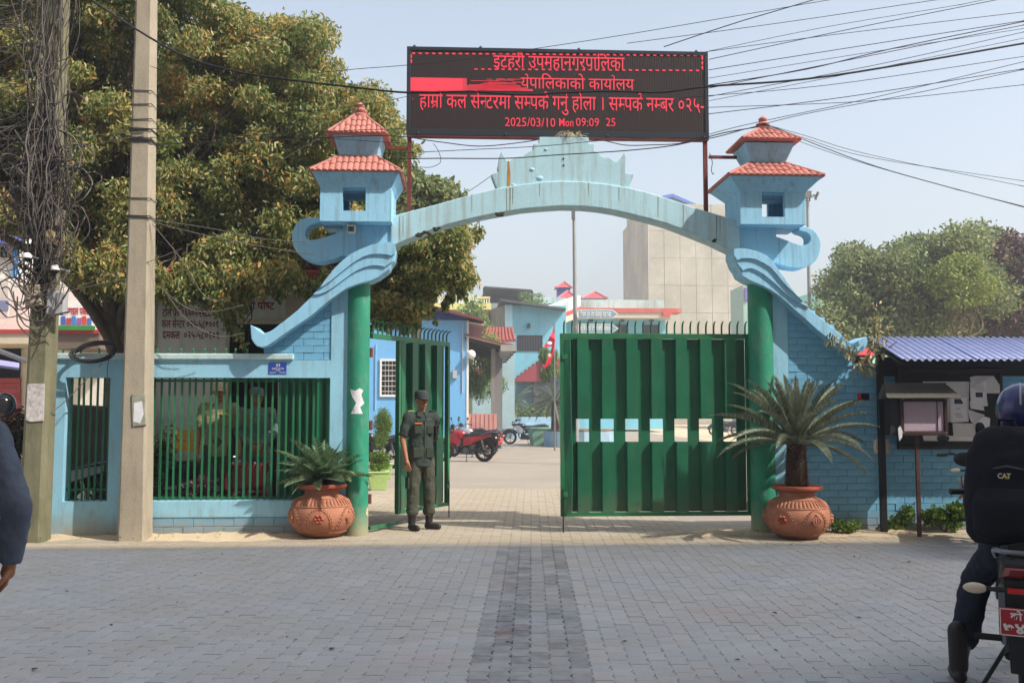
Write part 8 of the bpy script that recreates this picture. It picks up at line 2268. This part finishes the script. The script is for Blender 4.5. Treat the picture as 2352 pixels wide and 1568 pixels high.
ct_ = cycad('sago_palm', 'shaggy palm in the planter just left of the closed leaf', (gp.x-0.30, gp.y+1.4, 0.66), 1.2, 0.16, [(i*2.4, rad(-30+80*i/29), fm[i % 4], 0.0, 1.25) for i in range(30)], M_FROND)
bush('weeping_bush', 'drooping pale green bush hanging beside the flag', 'bush', (gp.x-0.55, gp.y+1.2, 3.4), (0.5,0.5,0.85), 2600, 0.20, M_LEAF_BUSH, 66, True, 2.0, 0.12)
fpx = P(1274, 1000, 24)
fg = thing('flag', 'crimson double pennant flag with white emblems beside the closed leaf', 'flag', (fpx.x, 24, 0))
mb = MB(); mb.tube([(fpx.x,24,0),(fpx.x,24,P(1272,742,24).z)], 0.03, 8); mb.build('flagpole', M_STEEL, fg)
M_FLAG = mat('flag_crimson', srgb(226,44,76), 0.8, 0.08, 3)
fo = [(1272,754),(1263,772),(1256,786),(1247,797),(1256,797),(1268,795),(1264,808),(1257,824),(1249,847),(1262,838),(1268,822),(1273,806),(1274,780)]
w3 = [P(a, b, 24) for a, b in fo]
mb = MB(); n = len(w3); mb.add([(p.x, 24-0.04+0.10*math.sin(p.z*6+p.x*9), p.z) for p in w3], [list(range(n))]); o = mb.build('cloth', M_FLAG, fg); sm = o.modifiers.new('thickness', 'SOLIDIFY'); sm.thickness = 0.012
mb = MB(); c = P(1262,788,23.84); mb.sph((c.x, 23.80, c.z), (0.10,0.012,0.07), 10, 5); mb.build('moon_emblem', M_WHITE, fg)
mb = MB(); c = P(1262,816,23.84)
for k in range(6):
    a = math.pi*k/6; mb.bar((c.x-0.08*math.cos(a),23.80,c.z-0.08*math.sin(a)), (c.x+0.08*math.cos(a),23.80,c.z+0.08*math.sin(a)), 0.02, 0.01)
mb.build('sun_emblem', M_WHITE, fg)
t3, g3 = tub('grey green plastic tub standing by the black motorcycle', 1240, 1022, 0.85, 0.75, (120,164,140), name='plastic_tub')
# palms and bushes deep in the courtyard
def far_palm(label, px, py, h, s_, seed):
    g = G(px, py); rn = random.Random(seed)
    return cycad('sago_palm', label, (g.x, g.y, 0), h, 0.16*s_, [(i*2.4, rad(-15+85*i/23)+rn.uniform(-.1,.1), fm[i % 4], 0.0, 1.2*s_) for i in range(24)], M_FROND)
far_palm('palm with a fan of fronds right of the porch posts', 1178, 1004, 1.7, 1.3, 3)
far_palm('taller dark palm behind the black motorcycle', 1196, 992, 3.4, 1.9, 4)
far_palm('palm against the stair house wall', 1160, 992, 2.4, 1.3, 5)
g = G(1095, 1022)
bush('shrub', 'light green drooping shrub inside the porch of the blue office', 'shrub', (g.x+0.1, g.y+1.0, 3.4), (1.0,0.8,1.7), 4200, 0.13, M_LEAF_BUSH, 67, True, 1.2, 0.3)
bush('shrub', 'rounded green shrub beside the porch post', 'shrub', (P(1128,1000,31).x, 31, 3.2), (0.8,0.7,1.2), 2400, 0.13, M_LEAF_BUSH, 68, True, 0.6, 0.3)
bush('hedge', 'trimmed yellow green hedge across the back of the courtyard', 'hedge', (P(1225,1000,44).x, 44, 1.0), (3.6,0.6,0.9), 3600, 0.16, M_LEAF_BUSH, 69, True, 0.0, 0.4)
# red truck cab behind the right wall
rt = P(1985, 1000, 1.9); tr_ = thing('truck', 'red truck cab roof showing above the right wall', 'truck', (rt.x, 1.9, 0))
z0, z1 = P(1985,838,1.9).z, P(1985,798,1.9).z
xa, xb = P(1955,820,1.9).x, P(2012,820,1.9).x
mb = MB(); mb.hull8([(xa,1.9,z1-0.12),(xb,1.9,z1-0.12),(xb,3.3,z1-0.12),(xa,3.3,z1-0.12)], [(xa+0.06,2.0,z1),(xb-0.06,2.0,z1),(xb-0.06,3.2,z1),(xa+0.06,3.2,z1)]); mb.build('roof', plain('truck_red', srgb(196,44,56), 0.3), tr_, bevel=0.02)
mb = MB(); mb.box(xa, xb, 1.92, 3.3, 0.6, z0-0.05); mb.build('body', plain('truck_red', srgb(196,44,56)), tr_)
mb = MB(); mb.box(xa+0.03, xb-0.03, 1.96, 3.25, z0-0.05, z1-0.12); mb.build('windscreen', plain('glass_dark', (0.02,0.025,0.03), 0.1), tr_)
for x in (xa+0.05, xb-0.05):
    mb = MB(); mb.torus((x,2.3,0.42), 0.33, 0.1, 'x', 18, 8); mb.build('wheel', M_TYRE, tr_)
# buildings across the road, behind the camera: they throw the shade that lies over the road
bh_ = thing('shop_row', 'tall row of pale buildings across the road behind the viewpoint', 'building', (12, -20, 0))
mb = MB(); mb.box(-16, 44, -26, -14.2, 0, SHADE_H); mb.build('wall', mat('row_wall', srgb(206,198,184), 0.85, 0.08, 0.2), bh_)
for i in range(18):
    for j in range(5):
        mb = MB(); x = -14+i*3.2; z = 2.2+j*3.6
        if z+1.8 > SHADE_H: continue
        mb.box(x, x+1.5, -14.25, -14.15, z, z+1.7); mb.build('window', plain('win_dark', srgb(60,64,72)), bh_)

# ================================================================ morning haze
hzm = bpy.data.materials.new('haze_air'); hzm.use_nodes = True
hN, hL = hzm.node_tree.nodes, hzm.node_tree.links
for n_ in list(hN):
    if n_.type == 'BSDF_PRINCIPLED': hN.remove(n_)
pv = hN.new('ShaderNodeVolumePrincipled'); pv.inputs['Density'].default_value = 0.0030; pv.inputs['Color'].default_value = (0.93, 0.95, 1.0, 1); pv.inputs['Anisotropy'].default_value = 0.2
hL.new(pv.outputs[0], hN['Material Output'].inputs['Volume'])
mb = MB(); mb.box(-155, 155, -45, 265, -1.05, SHADE_H+1.5); hz = mb.build('haze', hzm, kind='stuff')
